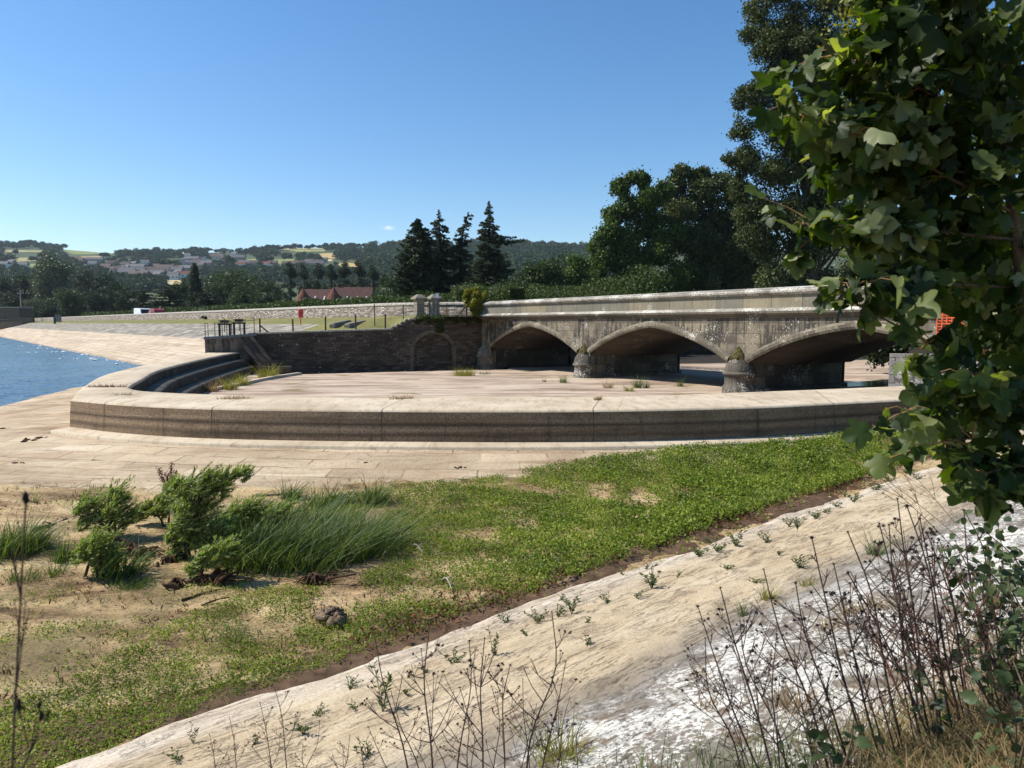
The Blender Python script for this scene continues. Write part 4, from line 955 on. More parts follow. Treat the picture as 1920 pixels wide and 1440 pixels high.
# signpost and gate piers
p = P(818, 597, Y=51.2); sg = empty('signpost', (p[0], p[1], p[2] - .1), 0, 'slim grey metal signpost with a small plate beside the gate piers', 'sign')
mb = MB(); mb.tube([(0, 0, 0), (.02, 0, 1.95)], .04, 8); mb.build('pole', M['grey_steel'], sg)
mb = MB(); mb.box((.1, -.05, 1.72), (.2, .02, .32), .3); mb.build('plate', M['white_sign'], sg)
for px, Yp, lab in ((786, 51.9, 'square stone gate pier with a pyramid cap, the left of the pair'), (814, 51.9, 'square stone gate pier with a pyramid cap, right beside the signpost')):
    p = P(px, 595, Y=Yp); o = empty('gate_pier', (p[0], p[1], .32), R(-57.5), lab, 'pier', 'stone gate piers at the end of the dam wall')
    mb = MB(); mb.box((0, 0, .12), (.72, .72, .44)); mb.build('plinth', M['gate_pier_stone'], o)
    mb = MB(); mb.box((0, 0, .80), (.60, .60, .95)); mb.build('shaft', M['gate_pier_stone'], o)
    mb = MB(); mb.box((0, 0, 1.32), (.70, .70, .09)); mb.box((0, 0, 1.42), (.92, .92, .11)); mb.box((0, 0, 1.60), (.90, .90, .26), 0, .22); mb.build('cap', M['gate_pier_stone'], o)
p = P(800, 595, Y=51.9); gt = empty('metal_gate', (p[0], p[1], .30), R(-10), 'narrow grey metal gate hung between the two stone gate piers', 'gate')
for k in range(6):
    mb = MB(); mb.tube([(-.28 + .11 * k, 0, .1), (-.28 + .11 * k, 0, 1.15)], .014, 5); mb.build('bar', M['grey_steel'], gt)
for z in (.15, 1.12):
    mb = MB(); mb.tube([(-.32, 0, z), (.32, 0, z)], .02, 5); mb.build('rail', M['grey_steel'], gt)
# lifebuoy housing
p = P(564, 607, Y=53.6); lb = empty('lifebuoy_housing', (p[0], p[1], p[2] - .1), R(25), 'bright red lifebuoy housing on a post in front of the dam wall', 'lifebuoy'); lb.scale = (.82, .82, .85)
mb = MB(); mb.tube([(0, .05, 0), (0, .05, .9)], .045, 8); mb.build('post', M['red_plastic'], lb)
mb = MB(); pr = [(-.17, .66), (.17, .66), (.22, .8), (.22, 1.32), (.14, 1.42), (-.14, 1.42), (-.22, 1.32), (-.22, .8)]
mb.prism(pr, [lambda a, b: (a, .0, b), lambda a, b: (a, -.16, b), lambda a, b: (a * .92, -.2, 1.04 + (b - 1.04) * .92)]); mb.build('case', M['red_plastic'], lb, bevel=.015)
mb = MB(); mb.lathe([(.0, 0), (.13, 0), (.15, .012), (.0, .012)], (0, 0, 0), 16); mb.v = [(x, -.205 - z, y + 1.05) for x, y, z in mb.v]; mb.build('opening', M['red_paint'], lb)
# stone blocks
for (ax, ay, bx, by, lab) in ((622, 616, 655, 603, 'long weathered stone block on the terrace grass, the left of two'), (650, 617, 684, 604, 'long weathered stone block on the grass with a post in front')):
    a = np.array(P(ax, ay - 3, Y=49.4)); b = np.array(P(bx, by + 3, Y=51.4))
    c = (a + b) / 2; d = b - a; ang = math.atan2(d[1], d[0]); Lb = math.hypot(d[0], d[1])
    o = empty('stone_block', tuple(c), ang, lab, 'stone block', 'cut stone blocks lying on the terrace')
    o.rotation_euler = (0, -math.atan2(d[2], Lb), ang)
    mb = MB(); mb.box((0, 0, -.02), (Lb, .46, .42)); mb.box((0, 0, .22), (Lb * .98, .40, .08), 0, .92); mb.build('block', M['stone_block'], o, bevel=.04)
    mb = MB(); mb.box((-Lb * .3, 0, -.32), (.3, .5, .2)); mb.build('footing', M['stone_block'], o)
# posts at the dam end of the wall
for px, lab in ((113, 'grey post at the gap in the dam wall, the left of two'), (119, 'grey post at the gap in the dam wall, the right of two')):
    p = P(px, 603, Y=160); mb = MB(); mb.box((p[0], p[1] - 1.2, .9), (.5, .3, 1.5)); mb.box((p[0], p[1] - 1.2, 1.68), (.58, .38, .1)); tag(mb.build('gap_post', M['grey_steel']), lab, 'post', 'posts at the gap in the dam wall')
p = P(103, 607, Y=150); mb = MB(); mb.box((p[0], p[1], .4), (.35, .25, 1.3)); mb.box((p[0], p[1], 1.07), (.4, .3, .08)); tag(mb.build('marker_post', M['dark_steel']), 'short dark marker post on the grass strip near the far end of the dam', 'post')

# ---------------------------------------------------------------- van and car on the dam road
def vehicle(name, lab, cat, loc, rz, paint, L_, W_, H_, prof, win, nose):
    o = empty(name, loc, rz, lab, cat)
    mb = MB(); hw = W_ / 2
    mb.prism(prof, [lambda a, b: (a, -hw * .9 if b > H_ * .6 else -hw, b), lambda a, b: (a, hw * .9 if b > H_ * .6 else hw, b)]); mb.build('body', M[paint], o, bevel=.05)
    for k, poly in enumerate(win):
        for sgn in (-1, 1):
            mb = MB(); n = len(poly); mb.add([(a, sgn * (hw * .955 if b < H_ * .7 else hw * .915) , b) for a, b in poly], [tuple(range(n))]); q = mb.build('side_window', M['dark_glass'], o)
            q.location.y = sgn * .012 if sgn else 0
    (xa, za), (xb, zb) = nose
    mb = MB(); mb.add([(xa + .015, -hw * .8, za), (xa + .015, hw * .8, za), (xb + .015, hw * .76, zb), (xb + .015, -hw * .76, zb)], [(0, 1, 2, 3)]); mb.build('windscreen', M['dark_glass'], o)
    for x in (-L_ * .31, L_ * .33):
        for sgn in (-1, 1):
            mb = MB(); mb.lathe([(0, -.1), (.3, -.1), (.33, -.06), (.33, .06), (.3, .1), (0, .1)], (0, 0, 0), 16); mb.v = [(a + x, sgn * hw * .93 + c, b + .33) for a, b, c in mb.v]
            t = mb.build('wheel', M['tyre_rubber'], o)
            mb = MB(); mb.lathe([(0, 0), (.19, 0), (.19, .02), (0, .02)], (0, 0, 0), 12); mb.v = [(a + x, sgn * (hw * .93 + .1) + c * sgn, b + .33) for a, b, c in mb.v]; mb.build('rim', M['chrome'], t)
    return o
da = math.atan2(.774, -.633)
def dam_px(px, o):
    u = (px - 960) / F; t = (-8 - .774 * o - u * (53 - .633 * o)) / (.633 + .774 * u); return dam(t, o)
p = dam_px(272, -4.2)
van = vehicle('delivery_van', 'white high-roofed van parked on the road behind the dam wall', 'van', (p[0], p[1], .41), R(-46), 'white_paint', 5.2, 1.95, 2.35,
    [(-2.6, .35), (2.5, .35), (2.6, .6), (2.55, 1.0), (1.75, 1.25), (1.1, 2.1), (.85, 2.3), (-2.5, 2.35), (-2.6, 2.2)], [[(.55, 1.3), (1.5, 1.3), (1.05, 1.95), (.55, 1.95)]], ((1.72, 1.3), (1.14, 2.08)))
p = dam_px(295, -3.4)
car = vehicle('red_car', 'red people carrier parked nose to tail with the white van', 'car', (p[0], p[1], .41), R(-46 + 180), 'red_paint', 4.3, 1.85, 2.0,
    [(-2.1, .35), (2.1, .35), (2.15, .7), (2.05, .95), (1.15, 1.15), (.55, 1.85), (.3, 1.95), (-1.6, 1.97), (-2.0, 1.8), (-2.12, 1.0)], [[(-.2, 1.2), (.9, 1.2), (.45, 1.75), (-.2, 1.75)], [(-1.8, 1.2), (-.35, 1.2), (-.35, 1.77), (-1.7, 1.77)]], ((1.12, 1.2), (.58, 1.82)))

# ---------------------------------------------------------------- valve house at the far end of the dam
p = P(0, 607, Y=215); vh = empty('valve_house', (p[0], p[1], 0), R(8), 'shaded flat-roofed brown stone building at the far end of the dam', 'building')
mb = MB(); mb.box((-4, 4, 1.6), (19, 8, 5.6)); mb.build('wall', M['render_wall'], vh)
mb = MB(); mb.box((-4, 4, 4.6), (19.5, 8.5, .3)); mb.build('roof', M['roof_slab'], vh)
mb = MB(); mb.box((-4, -.06, .9), (18, .2, .25)); mb.build('band', M['house_stone'], vh)
mb = MB(); mb.box((-2, 3, 5.0), (.5, .5, .6)); mb.build('vent', M['white_sign'], vh)
mb = MB(); mb.box((-3, -.05, 2.9), (1.6, .16, 1.5)); mb.build('panel', M['house_stone'], vh)
p = P(60, 606, Y=212); mb = MB(); mb.add([(-175, 205, -6), (p[0] + 2, 205, -.9), (p[0] + 2, 205, .3), (-175, 205, .4), (-175, 214, -6), (p[0] + 2, 214, -.9), (p[0] + 2, 214, .3), (-175, 214, .4)], [(0, 1, 2, 3), (3, 2, 6, 7), (1, 5, 6, 2), (4, 7, 6, 5)])
mb.box((p[0] - 1, 209, .75), (7.0, 1.2, 1.5)); tag(mb.build('retaining_wall', M['render_wall']), 'dark retaining wall sloping into the lake under the valve house', 'wall')
p = P(40, 585, Y=235); ut = empty('utility_pole', (p[0], p[1], -1), 0, 'tall pale utility pole with a crossarm beside the valve house', 'pole')
mb = MB(); mb.tube([(0, 0, 0), (0, 0, 11.5)], [.22, .15], 8); mb.build('pole', M['pale_post'], ut)
mb = MB(); mb.box((0, 0, 10.6), (2.2, .15, .15)); mb.box((-.9, 0, 10.85), (.12, .12, .4)); mb.box((.9, 0, 10.85), (.12, .12, .4)); mb.build('crossarm', M['pale_post'], ut)

# ---------------------------------------------------------------- pumping station roofs
ps = empty('pumping_station', P(628, 560, Y=170), R(6), 'long red tiled pumping station with two pointed turret roofs and white dormers', 'building')
ez = ps.location.z
def gable(mb, x0, x1, y0, y1, ze, zr):
    ym = (y0 + y1) / 2
    mb.add([(x0, y0, ze), (x1, y0, ze), (x1, ym, zr), (x0, ym, zr), (x0, y1, ze), (x1, y1, ze)], [(0, 1, 2, 3), (3, 2, 5, 4), (0, 3, 4), (1, 5, 2)])
mb = MB(); mb.box((0.4, 4, -3.2), (16.5, 8, 5.4)); mb.build('wall', M['house_stone'], ps)
mb = MB(); gable(mb, -7.9, -.6, -.4, 8.4, -.5, 2.4); mb.build('roof', M['dark_clay_tile'], ps)
mb = MB(); gable(mb, -.6, 8.6, -.4, 8.4, -.5, 2.95); mb.build('roof', M['dark_clay_tile'], ps)
for x, zt_, r in ((-7.5, 2.5, 2.0), (-.4, 2.9, 2.2)):
    mb = MB(); mb.lathe([(r, -1.2), (r * .55, zt_ * .35), (.04, zt_)], (x, .9, 0), 14); t = mb.build('turret_roof', M['red_clay_tile'], ps)
    mb = MB(); mb.tube([(x, .9, zt_), (x, .9, zt_ + 1.5)], [.06, .03], 6); mb.blob((x, .9, zt_ + .5), .13, 1, .05, 5); mb.build('finial', M['grey_steel'], t)
mb = MB(); mb.tube([(8.3, 4, 2.9), (8.3, 4, 4.6)], [.07, .03], 6); mb.blob((8.3, 4, 3.5), .14, 1, .05, 5); mb.build('finial', M['grey_steel'], ps)
for x in (-4.9, -2.7, 2.6, 4.9, 7.1):
    mb = MB(); mb.add([(x - .12, -.3, -.6), (x + .22, -.3, -.6), (x + .42, .55, .62), (x + .1, .55, .62), (x - .3, .6, -.5), (x, 1.0, .45)], [(0, 1, 2, 3), (0, 3, 5, 4)]); mb.build('dormer', M['house_white'], ps)
mb = MB(); mb.box((.6, 4.2, 3.1), (.7, .6, .6)); mb.build('chimney', M['brick_red'], ps)

# ---------------------------------------------------------------- brick pillar, netting and posts at the right end of the bridge
p0 = P(1775, 560, Y=20.6); bw = empty('brick_pillar', (p0[0], p0[1], 0), R(-25), 'dark red brick pillar half hidden by sycamore leaves beyond the bridge', 'pillar')
mb = MB(); mb.box((.55, .4, .0), (1.1, .8, 2.2)); mb.build('brickwork', M['brick_red'], bw)
mb = MB(); mb.box((.55, .4, 1.17), (1.25, .95, .13)); mb.box((.55, .4, 1.27), (1.1, .8, .08)); mb.build('cap', M['dark_clay_tile'], bw)
mb = MB(); mb.box((-.12, .25, .3), (.14, .14, 1.9)); mb.build('gate_post', M['dark_steel'], bw)
p0 = P(1755, 640, Y=18.6); p1 = P(1925, 640, Y=17.4); nf = empty('safety_netting', (p0[0], p0[1], 0), math.atan2(p1[1] - p0[1], p1[0] - p0[0]), 'orange plastic safety netting glimpsed through the sycamore leaves', 'netting')
Ln = math.hypot(p1[0] - p0[0], p1[1] - p0[1]); mb = MB()
for z in np.arange(-.55, .36, .075): mb.box((Ln / 2, .01 * math.sin(z * 30), z), (Ln, .008, .028))
for x in np.arange(0, Ln, .11): mb.box((x, -.006, -.1), (.022, .008, .9))
mb.build('mesh', M['orange_mesh'], nf)
for x in np.linspace(.02, Ln, 4):
    mb = MB(); mb.tube([(x, .05, -1.4), (x, .05, .5)], .02, 6); mb.build('pin', M['dark_steel'], nf)
for k in range(7):
    p = P(1598 + 9 * k, 652, Y=88); mb = MB(); mb.box((p[0], p[1], -2.1), (.28, .2, 2.2 + .2 * math.sin(k * 2.3))); mb.box((p[0], p[1], -1.0), (.34, .26, .08))
    tag(mb.build('timber_post', M['dark_bark']), 'dark timber post in the row seen through the right-hand arch', 'post', 'dark posts across the spillway beyond the right-hand arch')

# ---------------------------------------------------------------- village on the hill
plain('slate_dark', (.10, .095, .10), .8, .25, vary=.25, scale=1.5)
def house_proto(wall, roof, w_, d_, h_, rh, chim):
    o = empty('village_house', (0, 0, -500))
    mb = MB(); mb.box((0, 0, h_ / 2 - 2), (w_, d_, h_ + 4)); wl = mb.build('wall', M[wall], o)
    for x in np.linspace(-w_ / 2 + 2, w_ / 2 - 2, 3):
        mb = MB(); mb.box((x, -d_ / 2 - .02, h_ * .55), (1.5, .08, 1.5)); mb.build('window', M['dark_glass'], wl)
    mb = MB(); x0, x1, y0, y1 = -w_ / 2 - .3, w_ / 2 + .3, -d_ / 2 - .4, d_ / 2 + .4
    gable(mb, x0, x1, y0, y1, h_, h_ + rh); r_ = mb.build('roof', M[roof], o)
    if chim: mb = MB(); mb.box((w_ / 2 - .8, 0, h_ + rh), (.9, .8, 1.8)); mb.build('chimney', M['house_stone'], r_)
    return o
HP = [house_proto('house_white', 'slate', 11, 7, 5.2, 3.2, 1), house_proto('house_stone', 'brown_tile', 12, 8, 5.0, 3.4, 1), house_proto('house_cream', 'slate', 9, 7, 5.2, 3.0, 0),
      house_proto('house_white', 'red_clay_tile', 13, 8, 4.6, 3.2, 1), house_proto('house_stone', 'slate', 16, 8, 5.2, 3.4, 1), house_proto('house_cream', 'brown_tile', 22, 8, 5.2, 3.2, 1), house_proto('house_stone', 'slate_dark', 26, 9, 5.4, 3.6, 1)]
HN = ['white rendered house with a grey slate roof', 'brown tiled stone house', 'cream house with a slate roof and no chimney', 'white house with a red tiled roof', 'stone house with a grey slate roof', 'long cream terrace with brown tiles', 'long dark roofed stone terrace']
HOUSES = [(236, 508, 0, -20), (232, 517, 6, 5), (250, 513, 6, 10), (262, 520, 5, -10), (276, 511, 1, 15), (287, 519, 6, 0), (300, 512, 5, 10), (297, 521, 2, -15), (312, 519, 1, 20), (322, 512, 6, 5), (326, 522, 0, 10), (335, 517, 2, -20), (345, 519, 3, 10), (338, 507, 1, 25), (350, 508, 4, -5), (310, 506, 5, 0),
          (236, 500, 1, 10), (252, 498, 2, -15), (272, 495, 0, 20), (343, 500, 0, 80), (343, 494, 2, 70), (352, 482, 0, 10), (360, 489, 6, -10), (370, 492, 1, 20), (380, 489, 0, 40), (388, 497, 4, 0), (366, 497, 6, 15), (378, 501, 1, -20), (398, 480, 1, 10), (408, 484, 5, 5), (430, 472, 2, 80), (440, 478, 0, -12), (444, 486, 6, 5), (420, 488, 1, 10),
          (452, 499, 3, 10), (466, 497, 6, 0), (478, 497, 1, 15), (500, 498, 3, -10), (512, 497, 1, 5), (545, 498, 5, 0), (560, 497, 1, 15), (580, 494, 1, -10), (588, 499, 6, 10), (597, 495, 1, 20), (150, 490, 3, 0), (178, 490, 6, 5), (175, 498, 0, 10), (200, 504, 1, 0), (212, 497, 1, 25), (44, 502, 0, 10), (22, 496, 2, -10), (8, 500, 0, 5), (608, 490, 2, 0), (216, 510, 5, 12), (255, 506, 6, -8), (290, 504, 1, 0), (322, 503, 4, 12)]
hcnt = {}
for px, py, k, a in HOUSES:
    g = HILL(px, py + 3)
    if g is None: continue
    o = copy_tree(HP[k]); o.location = tuple(g); o.rotation_euler = (0, 0, R(a)); o.scale = (1.0,) * 3
    zone = 'in the thick of the village' if py > 503 else ('on the upper slope' if py < 492 else 'along the middle of the far hillside')
    if px < 215: zone = 'scattered among trees on the left hillside'
    tag(o, HN[k] + ' ' + zone, 'house', 'village houses on the far hillside')
for o in HP:
    for r_ in KIDS[o.name]:
        for q in KIDS.get(r_.name, []): bpy.data.objects.remove(q)
        bpy.data.objects.remove(r_)
    bpy.data.objects.remove(o)
# ---------------------------------------------------------------- trees
def leaves_obj(name, V, Fc, mat, parent=None):
    return link(name, arr_mesh(name, V, Fc), parent, [mat])

def tree_px(name, label, cat, Y, blobs_px, n, leaf, mat, depth=1.0, base=(None, None), trunk=.35, bark='bark', seed=1, sub=13, subr=(.30, .5), group=None, gz=.2, shell=.5, asp=1.5, limbs=9, fill=.5):
    """a tree standing at distance Y; crown lumps measured in photo pixels, given real depth"""
    g = np.random.default_rng(seed); s = Y / F
    bx, by = base; x0 = (bx - 960) * s
    o = empty(name, (x0, Y, gz), 0, label, cat, group)
    big = []
    for px, py, r in blobs_px:
        p = P(px, py, Y=Y); rr = r * s
        big.append(((p[0] - x0, g.uniform(-.5, .5) * rr * depth, p[2] - gz), rr))
    bl = []
    for c, r in big:
        for k in range(sub):
            d = unit(1, g)[0]; q = g.uniform(.35, .95); rs = r * g.uniform(*subr)
            bl.append((tuple(np.array(c) + d * r * q * np.array((1, depth, 1))), (rs, rs, rs * .8)))
    n1 = int(n * fill); pts, d, k = blob_points(bl, n - n1, g, shell); pf, _, _ = blob_points([(c, (r * .92, r * .92 * depth, r * .88)) for c, r in big], n1, g, .6); pts = np.vstack([pts, pf]); pts = pts + g.normal(size=pts.shape) * leaf * (g.uniform(0, 1, (len(pts), 1)) ** 3) * 1.2
    V, Fc = leaf_cards(pts, leaf * g.uniform(.7, 1.3, n), leaf / asp * g.uniform(.7, 1.3, n), g)
    leaves_obj('crown', V, Fc, M[mat], o)
    mb = MB(); top = max(c[2] for c, r in big)
    zc = np.mean([c[2] for c, r in big]); xc = np.mean([c[0] for c, r in big])
    stem = [(0, 0, -1), (xc * .15, 0, zc * .3), (xc * .5, 0, zc * .75), (xc, 0, top * .85)]
    mb.tube(stem, [trunk, trunk * .8, trunk * .5, trunk * .12], 8)
    lim = sorted(big, key=lambda q: -q[1])[:limbs]
    for c, r in lim:
        t = min(.85, max(.2, c[2] / top * .6)); i = min(2, int(t * 3)); a = np.array(stem[i]) * (1 - (t * 3 - i)) + np.array(stem[i + 1]) * (t * 3 - i)
        m_ = (a + np.array(c)) / 2 + np.array((0, 0, r * .2)); mb.tube([a, m_, c], [trunk * .35, trunk * .2, trunk * .06], 6)
    for (c, rs) in bl[::3]:
        a = min(big, key=lambda q: sum((q[0][i] - c[i]) ** 2 for i in range(3)))[0]; mb.tube([a, c], [trunk * .10, trunk * .03], 4, False)
    mb.build('trunk', M[bark], o, uv=False)
    return o

# the big trees behind the bridge
tree_px('lime_tree', 'dense dark green broad tree behind the bridge, left of the two there', 'tree', 96,
    [(1140, 440, 26), (1150, 405, 22), (1165, 350, 20), (1185, 335, 15), (1205, 340, 17), (1180, 390, 32), (1215, 375, 28), (1245, 360, 18), (1225, 420, 36), (1175, 450, 38), (1130, 490, 30), (1185, 505, 40), (1240, 470, 38), (1110, 530, 28), (1160, 545, 34), (1230, 540, 40), (1270, 440, 26), (1275, 520, 36), (1118, 462, 18)],
    85000, .34, 'lime_leaf', 1.0, (1200, 600), .5, 'bark', 11, 13)
tree_px('oak_tree', 'darker round-topped tree behind the middle of the bridge', 'tree', 99,
    [(1275, 325, 17), (1300, 330, 17), (1320, 328, 15), (1265, 350, 20), (1310, 365, 36), (1350, 345, 24), (1380, 370, 30), (1275, 400, 34), (1340, 410, 42), (1390, 430, 36), (1300, 455, 42), (1360, 480, 46), (1415, 470, 36), (1310, 525, 46), (1390, 535, 50), (1430, 520, 40), (1255, 380, 18)],
    85000, .36, 'oak_leaf', 1.0, (1330, 600), .6, 'bark', 12, 13)
tree_px('poplar_tree', 'very tall grey-green tree with sky gaps rising out of frame behind the bridge', 'tree', 72,
    [(1425, 20, 30), (1455, -20, 40), (1490, 30, 36), (1400, 70, 18), (1430, 100, 34), (1480, 110, 34), (1540, 70, 40), (1385, 190, 22), (1420, 175, 34), (1470, 200, 38), (1525, 160, 34), (1400, 240, 28), (1450, 255, 34), (1365, 298, 16), (1395, 305, 30), (1440, 320, 36), (1500, 285, 38), (1560, 250, 36), (1420, 380, 38), (1470, 400, 40), (1530, 360, 40), (1590, 330, 40), (1450, 460, 44), (1510, 470, 46), (1570, 450, 44), (1630, 420, 50), (1600, 150, 50), (1660, 60, 60), (1640, 250, 50), (1700, 330, 60), (1440, 525, 34), (1500, 535, 34), (1560, 530, 36), (1500, 90, 46), (1540, 150, 50), (1560, 10, 50), (1450, 150, 40), (1490, 240, 46), (1540, 220, 48), (1410, 290, 30), (1470, 330, 46), (1530, 310, 50), (1440, 400, 44), (1500, 410, 52), (1560, 400, 54), (1410, 440, 34), (1460, 70, 40), (1430, 60, 28), (1620, -20, 60), (1600, 90, 56), (1390, 350, 26), (1400, 400, 26)],
    170000, .26, 'tall_leaf', 1.1, (1520, 600), .55, 'bark', 13, 12, (.26, .44), limbs=30, fill=.5)
# low leafy bushes right of the conifers and behind the parapet
for i, (px, Yb, blobs, mat, lab) in enumerate([
    (1085, 92, [(1085, 500, 28), (1065, 525, 26), (1105, 535, 26), (1060, 550, 24), (1092, 550, 28)], 'lime_leaf', 'bright green bushy tree at the foot of the broad tree behind the bridge'),
    (1010, 90, [(1010, 520, 26), (1030, 505, 24), (985, 535, 22), (1040, 540, 28), (1000, 552, 26)], 'mid_leaf', 'olive bushy tree between the spire conifer and the bright green bush'),
    (950, 84, [(935, 548, 18), (965, 545, 20), (990, 553, 18), (920, 556, 14)], 'dark_leaf', 'dark low shrub rising just above the left end of the bridge parapet'),
    (1650, 60, [(1600, 505, 28), (1640, 500, 32), (1690, 495, 34), (1740, 500, 34), (1665, 530, 30), (1610, 535, 24)], 'pale_leaf', 'grey-green shrub above the parapet behind the sycamore leaves'),
    (1800, 50, [(1760, 470, 50), (1820, 440, 60), (1880, 470, 60), (1800, 540, 50), (1870, 560, 60)], 'dark_leaf', 'dark leafy tree standing behind the brick pillar'),
    (1655, 44, [(1652, 650, 14), (1665, 640, 16), (1645, 668, 10), (1680, 655, 14)], 'dark_leaf', 'small dark shrub hanging over the water beyond the right-hand arch')]):
    tree_px('bush' if 'bush' in lab or 'shrub' in lab else 'broad_tree', lab, 'bush' if 'bush' in lab or 'shrub' in lab else 'tree', Yb, blobs, 9000, .30, mat, 1.0, (px, 600), .2, 'dark_bark', 40 + i, 8, gz=.2 if i < 5 else -1.5)

# conifers
def conifer(label, Y, px, top, prof, seed, lean=0.0, droop=.35, dens=150, extra=(), group='conifers behind the left end of the bridge', mat='conifer_needle', leaf=.42):
    g = np.random.default_rng(seed); s = Y / F; x0 = (px - 960) * s; zt = P(px, top, Y=Y)[2]; gz = .2; H = zt - gz
    o = empty('conifer', (x0, Y, gz), 0, label, 'conifer', group)
    pts = []; dirs = []; mb = MB()
    cx = lambda z: lean * s * max(0, (z / H - .55) / .45) ** 2
    mb.tube([(cx(z), 0, z) for z in np.linspace(-1, H, 9)], np.linspace(.38, .03, 9), 7)
    pz_ = [P(px, y, Y=Y)[2] - gz for y, _ in prof]; pr = [r * s for _, r in prof]
    br_ = []
    for k in range(dens):
        z = H * (1 - (k / dens) ** .8 * .97); r = np.interp(-z, [-q for q in pz_], pr) * g.uniform(.55, 1.12); br_.append((z, g.uniform(0, 6.28), r))
    for z, a, r in extra: br_.append((P(px, z, Y=Y)[2] - gz, a, r * s))
    for z, a, r in br_:
        m = max(5, int(r * 26)); t = g.uniform(.05, 1, m) ** .7
        dx, dy = math.cos(a), math.sin(a)
        zz = z - droop * r * t + .28 * r * t ** 2.5
        sp = (.06 + .22 * r * (1 - t * .8)) * g.normal(size=m)
        pts.append(np.stack([cx(z) + dx * r * t - dy * sp, dy * r * t + dx * sp, zz + g.normal(size=m) * .07 - abs(sp) * .3], 1))
        dd = np.tile((dx, dy, -.25), (m, 1)); dirs.append(dd)
        mb.tube([(cx(z), 0, z), (cx(z) + dx * r * .5, dy * r * .5, z - droop * r * .5 + .05 * r), (cx(z) + dx * r * .95, dy * r * .95, z - droop * r * .95 + .25 * r)], [.05, .035, .01], 4, False)
    pts = np.concatenate(pts); dirs = np.concatenate(dirs)
    V, Fc = leaf_cards(pts, leaf * g.uniform(.6, 1.3, len(pts)), leaf * .38 * g.uniform(.7, 1.3, len(pts)), g, direc=dirs)
    leaves_obj('crown', V, Fc, M[mat], o); mb.build('trunk', M['dark_bark'], o, uv=False); return o
conifer('dense dark conifer with a rounded cone, leftmost of the four behind the wall', 94, 786, 411, [(411, 3), (425, 14), (445, 24), (480, 38), (520, 46), (560, 50)], 21, 0, .1, 420, leaf=.5)
conifer('ragged dark conifer with a thin bent tip, second of the four from the left', 96, 828, 394, [(394, 2), (405, 6), (412, 16), (440, 18), (470, 28), (520, 36), (560, 40)], 22, -4, .5, 230)
conifer('dark conifer whose top bends over to the right, third of the four from the left', 97, 864, 398, [(398, 3), (410, 8), (430, 14), (460, 22), (500, 34), (560, 42)], 23, 16, .5, 230, extra=[(402, 0.2, 9), (408, 0, 9)])
conifer('tall spire-shaped spruce with one long branch reaching right, rightmost of the four', 93, 918, 378, [(378, 1), (395, 8), (410, 16), (430, 26), (450, 30), (480, 40), (510, 52), (560, 56)], 24, 0, .45, 300, extra=[(437, 0.0, 66), (441, -.15, 60), (434, .12, 50), (447, -.3, 48), (520, 0, 80), (530, .2, 84), (515, -.2, 74), (540, 0, 78)])

